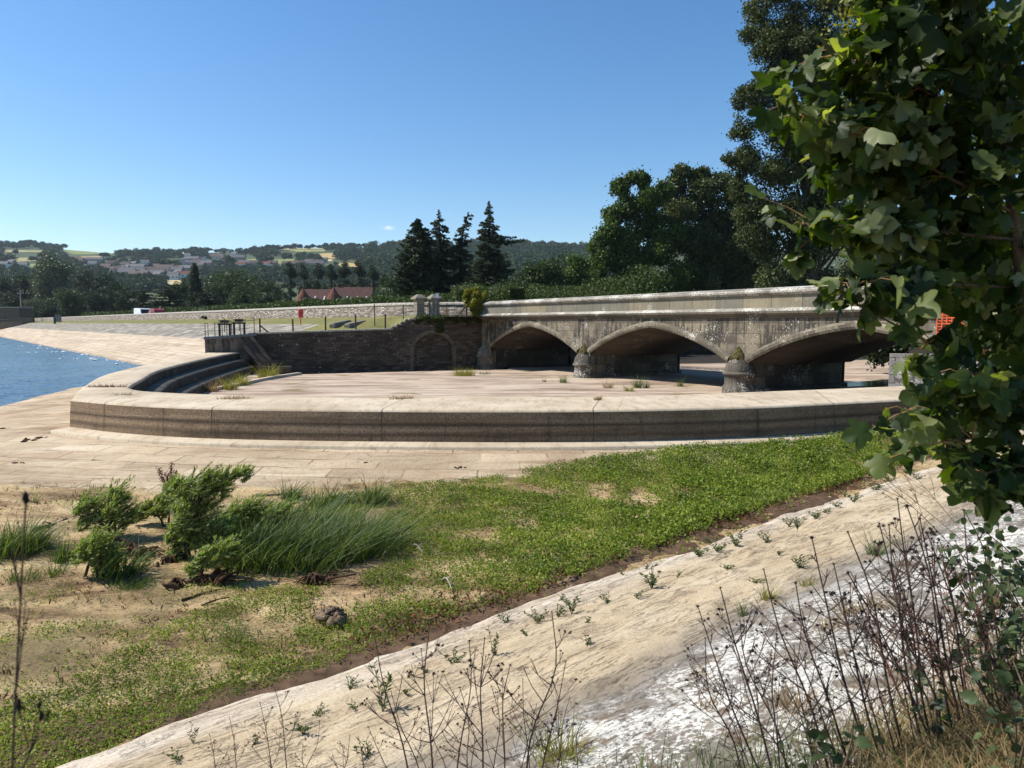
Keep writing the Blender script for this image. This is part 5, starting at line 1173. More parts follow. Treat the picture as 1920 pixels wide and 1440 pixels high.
# ---- middle distance: prototypes one metre high, copied and scaled
def proto(kind, seed):
    g = np.random.default_rng(seed); o = empty('tree_proto', (0, 0, -900))
    mb = MB()
    if kind in ('round', 'tall', 'pale', 'lime'):
        bl = []; ez = .62 if kind != 'tall' else .56; rx = .36 if kind != 'tall' else .24; rz = .38 if kind != 'tall' else .44
        for k in range(46):
            d = unit(1, g)[0]; q = g.uniform(.5, .92); r = g.uniform(.08, .15)
            bl.append(((d[0] * rx * q, d[1] * rx * q, ez + d[2] * rz * q - .05), (r, r, r * .8)))
        for k in range(12):
            a = g.uniform(0, 6.28); q = g.uniform(.1, .8) * rx; bl.append(((q * math.cos(a), q * math.sin(a), g.uniform(.1, .35)), (.11, .11, .09)))
        pts, _, _ = blob_points(bl, 9000, g, .5); V, Fc = leaf_cards(pts, .030 * g.uniform(.6, 1.3, 9000), .021 * g.uniform(.7, 1.3, 9000), g)
        mb.tube([(0, 0, -.05), (0, 0, .35), (.02, .01, .8)], [.03, .022, .006], 7)
        for c, r in bl[:18]: mb.tube([(0, 0, .3), tuple(np.array(c) * .6 + np.array((0, 0, .15))), c], [.012, .008, .002], 4, False)
    elif kind == 'bush':
        bl = []
        for k in range(34):
            d = unit(1, g)[0]; d[2] = abs(d[2]); q = g.uniform(.3, .95); r = g.uniform(.10, .2); bl.append(((d[0] * .6 * q, d[1] * .6 * q, d[2] * .78 * q + .05), (r, r, r * .8)))
        pts, _, _ = blob_points(bl, 6500, g, .5); V, Fc = leaf_cards(pts, .045 * g.uniform(.6, 1.3, 6500), .032 * g.uniform(.7, 1.3, 6500), g)
        for c, r in bl[:14]: mb.tube([(0, 0, -.05), c], [.015, .003], 4, False)
    elif kind == 'pine':
        bl = []
        for k in range(20):
            a = g.uniform(0, 6.28); z = g.uniform(.35, .98); q = g.uniform(.04, .2) * (1.15 - z) * 1.6; r = g.uniform(.05, .1); bl.append(((q * math.cos(a), q * math.sin(a), z), (r * 1.2, r * 1.2, r * .6)))
        pts, _, _ = blob_points(bl, 5000, g, .5); V, Fc = leaf_cards(pts, .026 * g.uniform(.6, 1.3, 5000), .016 * g.uniform(.7, 1.3, 5000), g)
        mb.tube([(0, 0, -.05), (.01, 0, .5), (0, 0, .97)], [.022, .017, .004], 7)
        for c, r in bl: mb.tube([(0, 0, c[2] - .06), c], [.008, .002], 4, False)
    elif kind == 'spire':
        n = 8000; z = g.uniform(0, 1, n) ** 1.3; r = (1 - z) * .23 * g.uniform(.6, 1.05, n) ** .5 + .01; a = g.uniform(0, 6.28, n)
        pts = np.stack([r * np.cos(a), r * np.sin(a), z * .98 + .02], 1); pts += .02 * g.normal(size=pts.shape)
        V, Fc = leaf_cards(pts, .04 * g.uniform(.6, 1.3, n), .016 * g.uniform(.7, 1.3, n), g); mb.tube([(0, 0, -.05), (0, 0, .95)], [.025, .004], 7)
    else:  # cedar: flat plates
        P_ = []
        for k in range(46):
            z = g.uniform(.12, .95); R_ = .75 * (1 - z * .75); a = g.uniform(0, 6.28); q = R_ * g.uniform(.25, .95); c = (q * math.cos(a), q * math.sin(a), z - .1 * q)
            P_.append((c, (g.uniform(.14, .26), g.uniform(.14, .26), .028))); mb.tube([(0, 0, z - .12), c], [.018, .004], 4, False)
        pts, _, _ = blob_points(P_, 11000, g, .6); V, Fc = leaf_cards(pts, .034 * g.uniform(.6, 1.3, 11000), .02 * g.uniform(.7, 1.3, 11000), g, up=.6); mb.tube([(0, 0, -.05), (0, 0, .95)], [.05, .006], 8)
    mat = {'round': 'dark_leaf', 'tall': 'mid_leaf', 'pale': 'pale_leaf', 'lime': 'mid_leaf', 'bush': 'mid_leaf', 'pine': 'conifer_needle', 'spire': 'conifer_needle', 'cedar': 'cedar_needle'}[kind]
    leaves_obj('crown', V, Fc, M[mat], o); mb.build('trunk', M['dark_bark'], o, uv=False); return o
PR = {k: proto(k, 60 + i) for i, k in enumerate(('round', 'tall', 'pale', 'lime', 'bush', 'pine', 'spire', 'cedar'))}
g_ = np.random.default_rng(5)
def put(kind, px, top, wpx, Y, label, mat=None, name=None, group='trees beyond the dam wall', zb=None):
    base = float(hill_z((px - 960) / F * Y, Y)) if zb is None else zb
    zt = P(px, top, Y=Y)[2]; H = zt - base; wid = wpx * Y / F / {'round': .80, 'tall': .56, 'pale': .80, 'lime': .80, 'bush': 1.35, 'pine': .42, 'spire': .46, 'cedar': 1.5}[kind]
    o = copy_tree(PR[kind]); o.location = ((px - 960) / F * Y, Y, base); o.rotation_euler = (0, 0, g_.uniform(0, 6.28)); o.scale = (wid, wid, H)
    o.name = name or {'round': 'broad_tree', 'tall': 'tall_tree', 'pale': 'pale_tree', 'lime': 'round_tree', 'bush': 'bush', 'pine': 'pine_tree', 'spire': 'spire_conifer', 'cedar': 'cedar_tree'}[kind]
    if mat:
        c = KIDS[o.name][0] if o.name in KIDS else None
        for c in o.children:
            if c.name.startswith('crown'): c.data = c.data.copy(); c.data.materials[0] = M[mat]
    tag(o, label, 'bush' if kind == 'bush' else 'tree', group); return o
MID = [('round', 8, 513, 70, 290, 'dark broad tree at the very left edge behind the valve house'), ('round', 45, 508, 75, 300, 'dark broad tree rising straight behind the utility pole'), ('tall', 112, 468, 84, 300, 'tallest olive-green tree on the left, standing clear of the dark trees', 'pale_leaf'),
    ('pale', 70, 553, 46, 255, 'small silvery willow-like tree just right of the utility pole'), ('lime', 128, 533, 62, 215, 'rounded fresh-green tree in front of the tallest olive tree'), ('round', 168, 503, 62, 280, 'dark tree with a pointed top right of the tallest olive tree', 'conifer_needle'),
    ('round', 203, 508, 60, 270, 'dark flat-topped tree left of the village roofs', 'cedar_needle'), ('lime', 180, 540, 56, 225, 'mid-green tree behind the grass left of the white van', 'dark_leaf'), ('round', 222, 524, 54, 235, 'dark rounded tree directly behind the white van'), ('round', 245, 535, 52, 210, 'dark green tree just behind and right of the white van'),
    ('cedar', 322, 532, 130, 150, 'wide dark cedar with flat layered branches behind the red car'), ('cedar', 395, 545, 110, 146, 'lower spreading cedar right of the wide cedar'), ('cedar', 275, 540, 70, 150, 'narrow dark cedar left of the wide cedar'), ('spire', 371, 497, 42, 170, 'dark spire-shaped conifer standing against the village'),
    ('pale', 440, 499, 140, 190, 'very wide pale olive tree crown right of the spire conifer', 'mid_leaf'), ('lime', 410, 520, 60, 172, 'bright round tree below the wide pale olive crown'), ('lime', 462, 528, 70, 168, 'fresh green rounded tree in the centre of the tree belt'), ('round', 505, 520, 60, 180, 'dark green tree left of the pine row', 'mid_leaf'),
    ('lime', 500, 548, 60, 140, 'low mid-green tree above the hedge left of the pumping station', 'dark_leaf'), ('bush', 440, 552, 60, 132, 'low dark bush above the hedge behind the lifebuoy'), ('round', 345, 520, 40, 178, 'small pale green tree touching the village houses', 'mid_leaf'), ('bush', 545, 552, 50, 150, 'dark flat bush left of the first turret roof', 'cedar_needle'),
    ('pine', 548, 494, 34, 235, 'dark pine at the left end of the pine row'), ('pine', 574, 498, 30, 232, 'dark pine second in the pine row'), ('pine', 600, 496, 34, 238, 'dark pine above the left turret roof'), ('pine', 624, 499, 32, 230, 'dark pine between the turret roofs'), ('pine', 650, 494, 36, 236, 'dark pine above the right turret roof'), ('pine', 676, 492, 34, 233, 'dark pine above the middle dormers'), ('pine', 702, 500, 34, 230, 'dark pine at the right end of the pine row'),
    ('round', 590, 520, 44, 260, 'dark undergrowth tree behind the pine row', 'conifer_needle'), ('round', 640, 518, 56, 262, 'dark undergrowth tree behind the turret roofs', 'conifer_needle'), ('round', 690, 515, 60, 258, 'dark undergrowth tree behind the right end of the pine row', 'conifer_needle'), ('round', 735, 508, 64, 150, 'olive green tree left of the four conifers', 'mid_leaf'), ('bush', 760, 525, 60, 110, 'dark bush at the foot of the leftmost conifer', 'oak_leaf'),
    ('lime', 95, 560, 40, 240, 'small dark tree between the silvery tree and the rounded fresh-green tree', 'dark_leaf'), ('round', 25, 545, 60, 262, 'dark shadowed tree directly above the valve house roof', 'conifer_needle'), ('bush', 830, 530, 70, 100, 'dark bush at the foot of the middle conifers', 'oak_leaf'), ('bush', 890, 525, 70, 100, 'dark bush at the foot of the spire-shaped spruce', 'oak_leaf'),
    ('round', 1060, 465, 90, 300, 'hazy tree on the lower hillside right of the conifers', 'hill_leaf'), ('round', 990, 480, 80, 280, 'hazy tree on the lower hillside beside the long spruce branch', 'hill_leaf')]
for q in MID: put(*q[:6], mat=q[6] if len(q) > 6 else None)
for o in PR.values():
    for c in list(o.children): bpy.data.objects.remove(c)
    bpy.data.objects.remove(o)

# ---- hedges
def hedge(label, t0, t1, o0, depth, h, n, leaf, mat, seed, hvar=.3, z0=.4):
    g = np.random.default_rng(seed); t = g.uniform(0, 1, n); 
    t = t0 + (t1 - t0) * (t ** 1.9 if t1 - t0 > 60 else t)
    o = o0 - g.uniform(0, depth, n); x, y = dam(t, o)
    hh = h * (1 + hvar * fbm(t * .35, t * 0 + seed, 4)); z = z0 + hh * g.uniform(0, 1, n) ** .55
    sc = np.clip(y / 75, .8, 3.2)
    V, Fc = leaf_cards(np.stack([x, y, z], 1), leaf * sc * g.uniform(.6, 1.3, n), leaf * .6 * sc * g.uniform(.6, 1.3, n), g)
    tag(leaves_obj('hedge', V, Fc, M[mat]), label, 'hedge')
hedge('long clipped green hedge running behind the dam wall', -3, 225, -7.6, 1.6, 2.25, 34000, .26, 'hedge_leaf', 5, .18)
hedge('taller wilder hedge behind the gate piers and the lifebuoy', -16, 14, -9, 2.5, 2.75, 16000, .2, 'hedge_leaf', 6, .45)
g = np.random.default_rng(8); n = 13000; t = g.uniform(0, 1, n); hh = 2.9 * (1 + .35 * fbm(t * 5, t * 0 + 8, 4)); pts = np.stack([-5 + 16 * t + g.normal(size=n) * .2, 60.5 + 7 * t + g.uniform(0, 3, n), .2 + hh * g.uniform(0, 1, n) ** .55], 1)
V, Fc = leaf_cards(pts, .25 * g.uniform(.6, 1.3, n), .16, g); tag(leaves_obj('hedge', V, Fc, M['oak_leaf']), 'dark overgrown hedge behind the left end of the bridge parapet', 'hedge')
for px, w_, lab in ((470, 60, 'yellow-green bramble clump in the hedge left of the lifebuoy'), (698, 40, 'yellow-green clump in the hedge left of the gate piers')):
    p = (*dam_px(px, -7.5), 1.9); g = np.random.default_rng(px); n = 900
    bl = [((p[0] + g.uniform(-2.2, 2.2), p[1] + g.uniform(-.4, .2), p[2] - 1.1 + g.uniform(0, .5)), .38) for _ in range(12)]
    pts, _, _ = blob_points(bl, n, g); V, Fc = leaf_cards(pts, .2, .13, g); tag(leaves_obj('bramble_clump', V, Fc, M['bramble_light']), lab, 'shrub')
for px, lab in ((386, 'small ivy tuft growing at the foot of the dam wall behind the sluice gear'),):
    p = dam_px(px, .2); g = np.random.default_rng(px); bl = [((p[0] + g.uniform(-.5, .9), p[1] - .1, .5 + g.uniform(0, .55)), .22) for _ in range(7)]
    pts, _, _ = blob_points(bl, 500, g); V, Fc = leaf_cards(pts, .18, .12, g); tag(leaves_obj('ivy_tuft', V, Fc, M['dark_leaf']), lab, 'ivy')

for i, (x_, y_) in enumerate([(6.5, 59.5), (9.5, 63.5), (13, 67.5), (17, 72.5), (22, 79)]):  # the nearer bushes are added to darken the openings behind the arches
    g = np.random.default_rng(70 + i); bl = []
    for k in range(26): bl.append(((x_ + g.normal() * 1.3, y_ + g.normal() * 1.0, -1.9 + g.uniform(-.3, 3.2)), .8))
    pts, _, _ = blob_points(bl, 3600, g); V, Fc = leaf_cards(pts, .32, .22, g); tag(leaves_obj('bush', V, Fc, M['dark_leaf']), ['dark bush over the spillway seen far back through the arches, nearest the bridge', 'dark bush over the spillway wall, second back from the bridge', 'dark bush in the middle of the row over the spillway wall', 'dark bush over the spillway wall, seen through the middle arch', 'dark bush farthest back over the spillway wall'][i], 'bush')
# ---- golden shrub on the wall end, ivy on the side wall
g = np.random.default_rng(31); c0 = np.array(P(890, 565, Y=51.0)); sh = empty('leafy_shrub', tuple(c0 - np.array((0, 0, 1.2))), 0, 'golden-green leafy shrub growing over the left end of the bridge parapet', 'shrub')
bl = []
for px, py, r in ((880, 552, 11), (895, 548, 11), (905, 558, 10), (888, 565, 14), (902, 572, 10), (878, 566, 9), (890, 583, 8), (899, 590, 6), (910, 549, 5), (872, 556, 5)):
    p = np.array(P(px, py, Y=51.0)) - np.array(sh.location)
    for k in range(6): q = unit(1, g)[0] * r * .038 * .6; bl.append((tuple(p + q * np.array((1, 1, 1))), r * .038 * .62))
pts, _, _ = blob_points(bl, 8000, g, .7); V, Fc = leaf_cards(pts, .15 * g.uniform(.6, 1.3, 8000), .10, g); leaves_obj('crown', V, Fc, M['golden_leaf'], sh)
mb = MB()
for k in range(8): c = bl[k * 7][0]; mb.tube([(.1, .1, -.2), tuple(np.array(c) * .5), c], [.04, .025, .008], 5)
mb.build('stem', M['dark_bark'], sh, uv=False)
n = 5200; s = g.uniform(10.9, 15.6, n); y = g.uniform(-.12, .9, n); dz = np.abs(g.normal(size=n)) * .10
z = .24 + .06 * np.sin(s * 5) + dz; ov = g.uniform(0, 1, n) < .3; z[ov] = .24 - g.uniform(0, .22, ov.sum()) * (1 + .6 * np.sin(s[ov] * 7)); y[ov] = -.05 - .05 * g.uniform(0, 1, ov.sum())
m2 = 900; s = np.r_[s, 12.55 + .13 * g.normal(size=m2)]; z = np.r_[z, .3 - g.uniform(0, 1.0, m2) ** 1.2]; y = np.r_[y, -.06 - .08 * g.uniform(0, 1, m2)]
pts = np.array([SW(a, b, c) for a, b, c in zip(s, y, z)]); V, Fc = leaf_cards(pts, .13 * g.uniform(.6, 1.3, len(pts)), .10, g)
tag(leaves_obj('ivy', V, Fc, M['ivy_leaf']), 'ivy trailing along the top of the dark side wall below the gate piers', 'ivy')

# ---- woods on the hill: single trees that can be told apart, the rest one mass
def hilltree(seed, n=150):
    g = np.random.default_rng(seed); bl = []
    for k in range(13):
        d = unit(1, g)[0]; d[2] = abs(d[2]) * 1.1 - .2; r = g.uniform(.18, .3); bl.append(((d[0] * .33, d[1] * .33, .5 + d[2] * .3), (r, r, r * .8)))
    pts, _, _ = blob_points(bl, n, g, .35); V, Fc = leaf_cards(pts, .17 * g.uniform(.7, 1.3, n), .13 * g.uniform(.7, 1.3, n), g); return V, Fc
HT = [hilltree(s) for s in range(6)]; HM = [arr_mesh('hill_tree', *hilltree(90 + s, 420)) for s in range(5)]
for m_ in HM: m_.materials.append(M['hill_leaf'])
gh = np.random.default_rng(17); parts = []
HV = [(230, 493, 360, 523), (225, 502, 350, 526)]
def free(px, py):
    for _, poly in FIELDS:
        a = [p[0] for p in poly]; b = [p[1] for p in poly]
        if in_poly(np.array([px] * 6), np.array([py + 2.0, py, py - 3, py - 6, py - 9, py - 12]), poly).any(): return False
    for hx, hy, k, _ in HOUSES:
        if abs(px - hx) < (7 if k < 4 else 12) and -3 < py - hy < 9: return False
    return True
cnt = 0
for i in range(7500):
    px = gh.uniform(-120, 1160); rd = float(np.interp(px, ridge_px, ridge_y)); py = rd + gh.uniform(-1, 75) ** 1.0
    if not free(px, py): continue
    dens = 1.0
    if px < 700:
        dens = np.clip(.75 + 1.3 * (fbm(px * .018, py * .06, 3)) + .35 * (py < rd + 10), .05, 1)
        if 225 < px < 400 and 498 < py < 524: dens = .42
    if gh.uniform() > dens: continue
    g0 = HILL(px, py)
    if g0 is None: continue
    H = gh.uniform(8, 15) * (1.15 if px > 690 else 1) * (.75 if py > 490 and px < 690 else 1); V, Fc = HT[i % 6]; a = gh.uniform(0, 6.28); ca, sa = math.cos(a), math.sin(a)
    W = H * gh.uniform(.9, 1.3); Vr = np.stack([(V[:, 0] * ca - V[:, 1] * sa) * W, (V[:, 0] * sa + V[:, 1] * ca) * W, V[:, 2] * H - H * .1], 1) + g0
    parts.append((Vr, Fc)); cnt += 1
V, Fc = merge(parts); tag(leaves_obj('hill_woods', V, Fc, M['hill_leaf']), 'dense mixed woods and hedgerows covering the far hillside', 'woods', kind='stuff')
# fringe of trees along the sky line and in the fields, one by one
sk = [(px, 0) for px in list(range(2, 130, 13)) + [139, 147, 156, 164, 171, 186, 192, 199]] + [(px, 1) for px in range(210, 500, 14)] + [(px, 2) for px in range(504, 700, 12)]
LB = ['tree on the skyline above the fields at the left', 'rounded tree on the skyline above the village', 'tree in the dense row along the skyline above the pale field']
for i, (px, z_) in enumerate(sk):
    py = float(np.interp(px, ridge_px, ridge_y)) - .3; g0 = HILL(px, py + .6)
    if g0 is None: continue
    hpx = {0: gh.uniform(8, 15), 1: gh.uniform(6, 14), 2: gh.uniform(9, 14)}[z_]; H = hpx * g0[1] / F; o = link('hill_tree', HM[i % 5]); o.location = tuple(g0 - np.array((0, 0, H * .08)))
    W = H * gh.uniform(1.0, 1.5); o.scale = (W, W, H); o.rotation_euler = (0, 0, gh.uniform(0, 6.28)); tag(o, LB[z_], 'tree', LB[z_].replace('tree', 'trees', 1))
for px, py, hpx, lab in ((197, 486, 14, 'lone round tree at the right end of the tan field'), (62, 492, 12, 'lone tree among the small left fields'), (100, 488, 12, 'dark tree below the green field'), (305, 506, 20, 'dark tree in the middle of the village'), (325, 508, 20, 'second dark tree in the middle of the village, taller'), (285, 507, 14, 'purple-brown tree beside the village trees'),
    (430, 500, 22, 'large round tree on the slope right of the village'), (500, 496, 20, 'large round tree under the two pale fields'), (540, 490, 16, 'round tree beside the small green field'), (600, 494, 14, 'round tree touching the golden field'), (30, 478, 10, 'bushy tree between the two small pale fields')):
    g0 = HILL(px, py); H = hpx * g0[1] / F; o = link('hill_tree', HM[int(px) % 5]); o.location = tuple(g0); o.scale = (H * 1.3, H * 1.3, H); o.rotation_euler = (0, 0, gh.uniform(0, 6.28)); tag(o, lab, 'tree')
# ---------------------------------------------------------------- ground cover of the drained lake bed (nobody could count it)
gg = np.random.default_rng(77)
GREEN = [(455, 975), (640, 925), (760, 912), (900, 905), (1100, 882), (1300, 866), (1480, 858), (1600, 842), (1790, 835), (1800, 850), (1500, 930), (1210, 1030), (960, 1115), (700, 1200), (400, 1300), (60, 1440), (-80, 1440), (-80, 1330), (60, 1290), (200, 1220), (330, 1150), (480, 1100), (640, 1090), (720, 1060), (690, 975)]
MIDP = [(-80, 1100), (330, 1060), (720, 1060), (480, 1110), (200, 1240), (-80, 1340)]
def cover(x, y):
    px, py = proj(x, y, -3.0)
    d = bank_d(x, y)
    n1 = fbm(x * .9, y * .9, 4); n2 = fbm(x * 2.6 + 9, y * 2.6, 3)
    a = in_poly(px, py, GREEN).astype(float) * np.clip(1.35 + 2.3 * n1 + 1.5 * n2 - .35 * (px < 420) - .3 * np.exp(-((px - 830) / 160) ** 2 - ((py - 1000) / 70) ** 2), .02, 1)
    b = in_poly(px, py, MIDP).astype(float) * np.clip(.10 + 1.1 * n1 + .8 * n2, .0, .6)
    c = .02 + .10 * np.clip(n1 + .2, 0, 1) * ((px < 500) & (py > 930))
    den = np.maximum(np.maximum(a, b), c * (py > 905))
    return den * (d < .35 + .25 * fbm(x, y * 0, 3))
NB = 330000
x = gg.uniform(-13, 12.5, NB); y = 4.2 + 14.8 * gg.uniform(0, 1, NB) ** 1.25
px, py = proj(x, y, -3.0); ok = (px > -60) & (px < 1830) & (py < 1460); x, y, px, py = x[ok], y[ok], px[ok], py[ok]
keep = gg.uniform(0, 1, len(x)) < cover(x, y); x, y, px, py = x[keep], y[keep], px[keep], py[keep]
z = bed_z(x, y, np.array([weir_dist(x[i:i + 4000], y[i:i + 4000]) for i in range(0, len(x), 4000)], dtype=object).tolist() and np.concatenate([weir_dist(x[i:i + 4000], y[i:i + 4000]) for i in range(0, len(x), 4000)]))
h = (.045 + .10 * np.clip((px - 760) / 620, 0, 1)) * gg.uniform(.5, 1.3, len(x)) * (1 + .5 * fbm(x * 1.5, y * 1.5, 2)); h[px < 650] *= .8
parts = []
for k in range(5):
    hh = h * gg.uniform(.15, 1.05, len(x)); c = np.stack([x + gg.normal(size=len(x)) * .035, y + gg.normal(size=len(x)) * .035, z + hh], 1)
    Ls = (.016 + .20 * h) * gg.uniform(.6, 1.3, len(x)); parts.append(leaf_cards(c, Ls, Ls * .6, gg, up=.2))
V, Fc = merge(parts); tag(leaves_obj('ground_cover', V, Fc, M['weed_leaf']), 'low bright green weeds spreading over the dried lake bed', 'weeds', kind='stuff')
# ragged grasses and taller weeds standing out of the carpet
n = 9000; x = gg.uniform(-9, 12, n); y = 4.5 + 14 * gg.uniform(0, 1, n); k_ = gg.uniform(0, 1, n) < cover(x, y) * np.clip(.15 + 1.6 * fbm(x * .7 + 3, y * .7, 3), 0, 1); x, y = x[k_], y[k_]; pxx, _ = proj(x, y, -3.0)
z = bed_z(x, y, np.concatenate([weir_dist(x[i:i + 4000], y[i:i + 4000]) for i in range(0, len(x), 4000)])); hg = (.09 + .13 * np.clip((pxx - 800) / 600, 0, 1)) * gg.uniform(.5, 1.5, len(x))
root = np.repeat(np.stack([x, y, z], 1), 4, 0) + gg.normal(size=(len(x) * 4, 3)) * (.025, .025, 0); V, Fc = blades(root, np.repeat(hg, 4) * gg.uniform(.6, 1.2, len(root)), .006, .35 * gg.normal(size=(len(root), 2)) + (.2, 0), gg, .5)
tag(leaves_obj('rough_grass', V, Fc, M['sedge_blade']), 'rough grass blades sticking out of the green weeds', 'grass', kind='stuff')
# fine stalks and dead bits on bare mud
n = 26000; x = gg.uniform(-13, 5, n); y = 4.5 + 11 * gg.uniform(0, 1, n) ** 1.2; px, py = proj(x, y, -3.0); n1 = fbm(x * 1.4, y * 1.4, 4)
ok = (px > -60) & (px < 1300) & (py > 925) & (gg.uniform(0, 1, n) < .12 + 1.5 * np.clip(n1, 0, 1)) & (bank_d(x, y) < .2); x, y = x[ok], y[ok]
wd = np.concatenate([weir_dist(x[i:i + 4000], y[i:i + 4000]) for i in range(0, len(x), 4000)]); z = bed_z(x, y, wd)
V, Fc = leaf_cards(np.stack([x, y, z + .012], 1), .06 * gg.uniform(.4, 1.6, len(x)), .018, gg, up=.7)
tag(leaves_obj('plant_litter', V, Fc, M['brown_litter']), 'brown dead plant litter strewn over the bare mud', 'litter', kind='stuff')
# sparse dead and green sprigs over the bare mud
n = 5200; x = gg.uniform(-12, 1, n); y = 4.5 + 10 * gg.uniform(0, 1, n); px, py = proj(x, y, -3.0); ok = (px > -60) & (px < 900) & (py > 905) & (bank_d(x, y) < .2) & (gg.uniform(0, 1, n) < .25 + .9 * fbm(x * .8 + 11, y * .8, 3)); x, y = x[ok], y[ok]
z = bed_z(x, y, weir_dist(x, y)); root = np.repeat(np.stack([x, y, z], 1), 5, 0) + gg.normal(size=(len(x) * 5, 3)) * (.02, .02, 0); hh = .06 * np.repeat(gg.uniform(.4, 1.6, len(x)), 5)
V, Fc = blades(root, hh, .007, .6 * gg.normal(size=(len(root), 2)), gg, .5); hf = len(Fc) // 2
tag(leaves_obj('mud_sprigs', V, Fc, M['sprig']), 'sparse dead and green sprigs scattered over the bare mud', 'sprigs', kind='stuff')
for k in range(1): pass
# red-brown litter along the toe
s1 = gg.uniform(-14, 7.5, 9000); d1 = gg.normal(size=9000) * .18 - .15; x = TOE[0] + TD[0] * s1 + TN[0] * d1; y = TOE[1] + TD[1] * s1 + TN[1] * d1
k_ = (gg.uniform(0, 1, 9000) < np.clip(.2 + .9 * (s1 > -5) * (s1 < 4.5) + fbm(s1 * .8, s1 * 0, 3), .05, 1)); x, y = x[k_], y[k_]; z = np.maximum(bed_z(x, y, np.full(x.shape, 9.)), slope_z(x, y)) + .03 + .04 * gg.uniform(0, 1, len(x))
V, Fc = leaf_cards(np.stack([x, y, z], 1), .06 * gg.uniform(.4, 1.6, len(x)), .022, gg, up=.5); tag(leaves_obj('toe_litter', V, Fc, M['brown_litter']), 'reddish dry plant litter along the foot of the concrete bank', 'litter', kind='stuff')

# ---------------------------------------------------------------- sedge and grass clumps
def clump(name, label, cat, x, y, z, rad, n, h, w_, mat, lean=(.25, .0), seed=0, group=None, ell=1.0, ang=0.0):
    g = np.random.default_rng(seed); a = g.uniform(0, 6.28, n); q = rad * g.uniform(0, 1, n) ** .55
    rx = q * np.cos(a) * ell; ry = q * np.sin(a); ca, sa = math.cos(ang), math.sin(ang)
    root = np.stack([rx * ca - ry * sa, rx * sa + ry * ca, np.full(n, -.02)], 1)
    tf = g.integers(0, 14, n); tc = g.normal(size=(14, 3)); hv = 1 + .28 * tc[tf, 2]; root[:, :2] += tc[tf, :2] * rad * .18; ln = np.stack([lean[0] + .42 * g.normal(size=n) + .5 * rx / (rad + .01) / ell, lean[1] + .42 * g.normal(size=n) + .4 * ry / (rad + .01)], 1)
    V, Fc = blades(root, h * g.uniform(.4, 1.15, n) * np.clip(hv, .5, 1.5), w_ * g.uniform(.6, 1.3, n), ln, g, .55)
    o = leaves_obj(name, V, Fc, M[mat]); o.location = (x, y, z); return tag(o, label, cat, group)
for i, (px, py, rad, n, h, ell, lab) in enumerate([
    (560, 1045, .62, 1500, .50, 1.3, 'large windblown dark green sedge clump, the middle of the thick bank of sedge'), (650, 1030, .58, 1400, .55, 1.1, 'large sedge clump at the right end of the thick bank of sedge'), (480, 1050, .5, 1200, .5, 1.2, 'large sedge clump at the left end of the bank of sedge behind the low willow'),
    (560, 985, .5, 800, .38, 1.6, 'sedge clump at the back of the bank nearest the stone apron'), (430, 1000, .45, 800, .45, 1.3, 'dark sedge clump right beside the tallest willow'), (700, 945, .18, 260, .42, 1, 'small upright sedge tuft right of the bank near the apron'), (545, 935, .15, 200, .34, 1, 'small sedge tuft at the edge of the apron behind the sedge bank'), (620, 945, .3, 500, .34, 1.4, 'low spread of sedge behind the large clumps'),
    (20, 1035, .34, 700, .42, 1.3, 'sedge clump cut by the left edge of the photo'), (45, 1030, .2, 300, .36, 1, 'sedge tuft beside the clump at the left edge'), (120, 1050, .12, 150, .34, 1, 'sedge tuft between the left edge and the small front willow'), (105, 1075, .11, 90, .26, 1, 'sparse sedge tuft in front, left of the small front willow'), (225, 1080, .2, 260, .36, 1.3, 'sedge tuft under the stump of the small front willow'),
    (45, 1085, .16, 120, .2, 1, 'low dark tuft on the mud near the left edge'), (245, 1098, .16, 400, .13, 1.5, 'low bright cushion of grass on the bare mud'), (430, 1195, .2, 200, .16, 1.2, 'low grass tuft among the weeds left of the mud clod'), (1010, 1065, .22, 200, .16, 1.4, 'grass tuft in the green weeds near the foot of the bank'), (65, 940, .05, 25, .2, 1, 'single thin tuft on the brown mud at the left')]):
    p = BED(px, py); clump('sedge_clump' if h > .3 else 'grass_tuft', lab, 'sedge' if h > .3 else 'grass', p[0], p[1], p[2], rad, n, h, .013 if h > .3 else .007, 'sedge_blade', (.42, .05), 300 + i, 'sedge and grass clumps on the lake bed', ell)
# reeds on the spillway floor and weir
def floor_pt(px, py, z=-3.15): return P(px, py, z=z)
for i, (px, py, rad, n, h, mat, lab) in enumerate([
    (870, 704, .55, 420, .55, 'reed_blade', 'yellow-green grass clump in front of the bridge abutment'), (500, 708, .45, 300, .9, 'reed_blade', 'tall yellow reeds at the end of the kerb by the raking beams'), (452, 722, .35, 220, .7, 'reed_blade', 'yellow reeds in the middle of the kerb'), (432, 730, .35, 200, .6, 'reed_blade', 'yellow reeds where the steps meet the kerb'), (400, 734, .2, 120, .75, 'dry_blade', 'dry brown reeds at the foot of the inner steps'),
    (1056, 718, .18, 90, .55, 'sedge_blade', 'grass tuft left of the first bridge pier'), (1140, 727, .22, 90, .5, 'dry_blade', 'brown grass tuft right of the first bridge pier'), (1195, 727, .18, 120, .7, 'sedge_blade', 'tall green tuft under the middle arch'), (1212, 727, .12, 70, .45, 'sedge_blade', 'short green tuft beside the tall tuft under the middle arch'), (1180, 733, .2, 120, .3, 'reed_blade', 'low olive tuft on the weir side of the middle arch'), (1275, 724, .12, 50, .5, 'sedge_blade', 'thin tuft near the second bridge pier'), (1020, 716, .1, 30, .25, 'sedge_blade', 'tiny weed on the floor below the first arch'), (910, 702, .3, 60, .3, 'sedge_blade', 'low weeds at the left foot of the first arch')]):
    p = floor_pt(px, py); clump('reed_clump', lab, 'reeds', p[0], p[1], p[2], rad, n, h, .018, mat, (.1, 0), 400 + i, 'grass and reed clumps on the spillway floor')
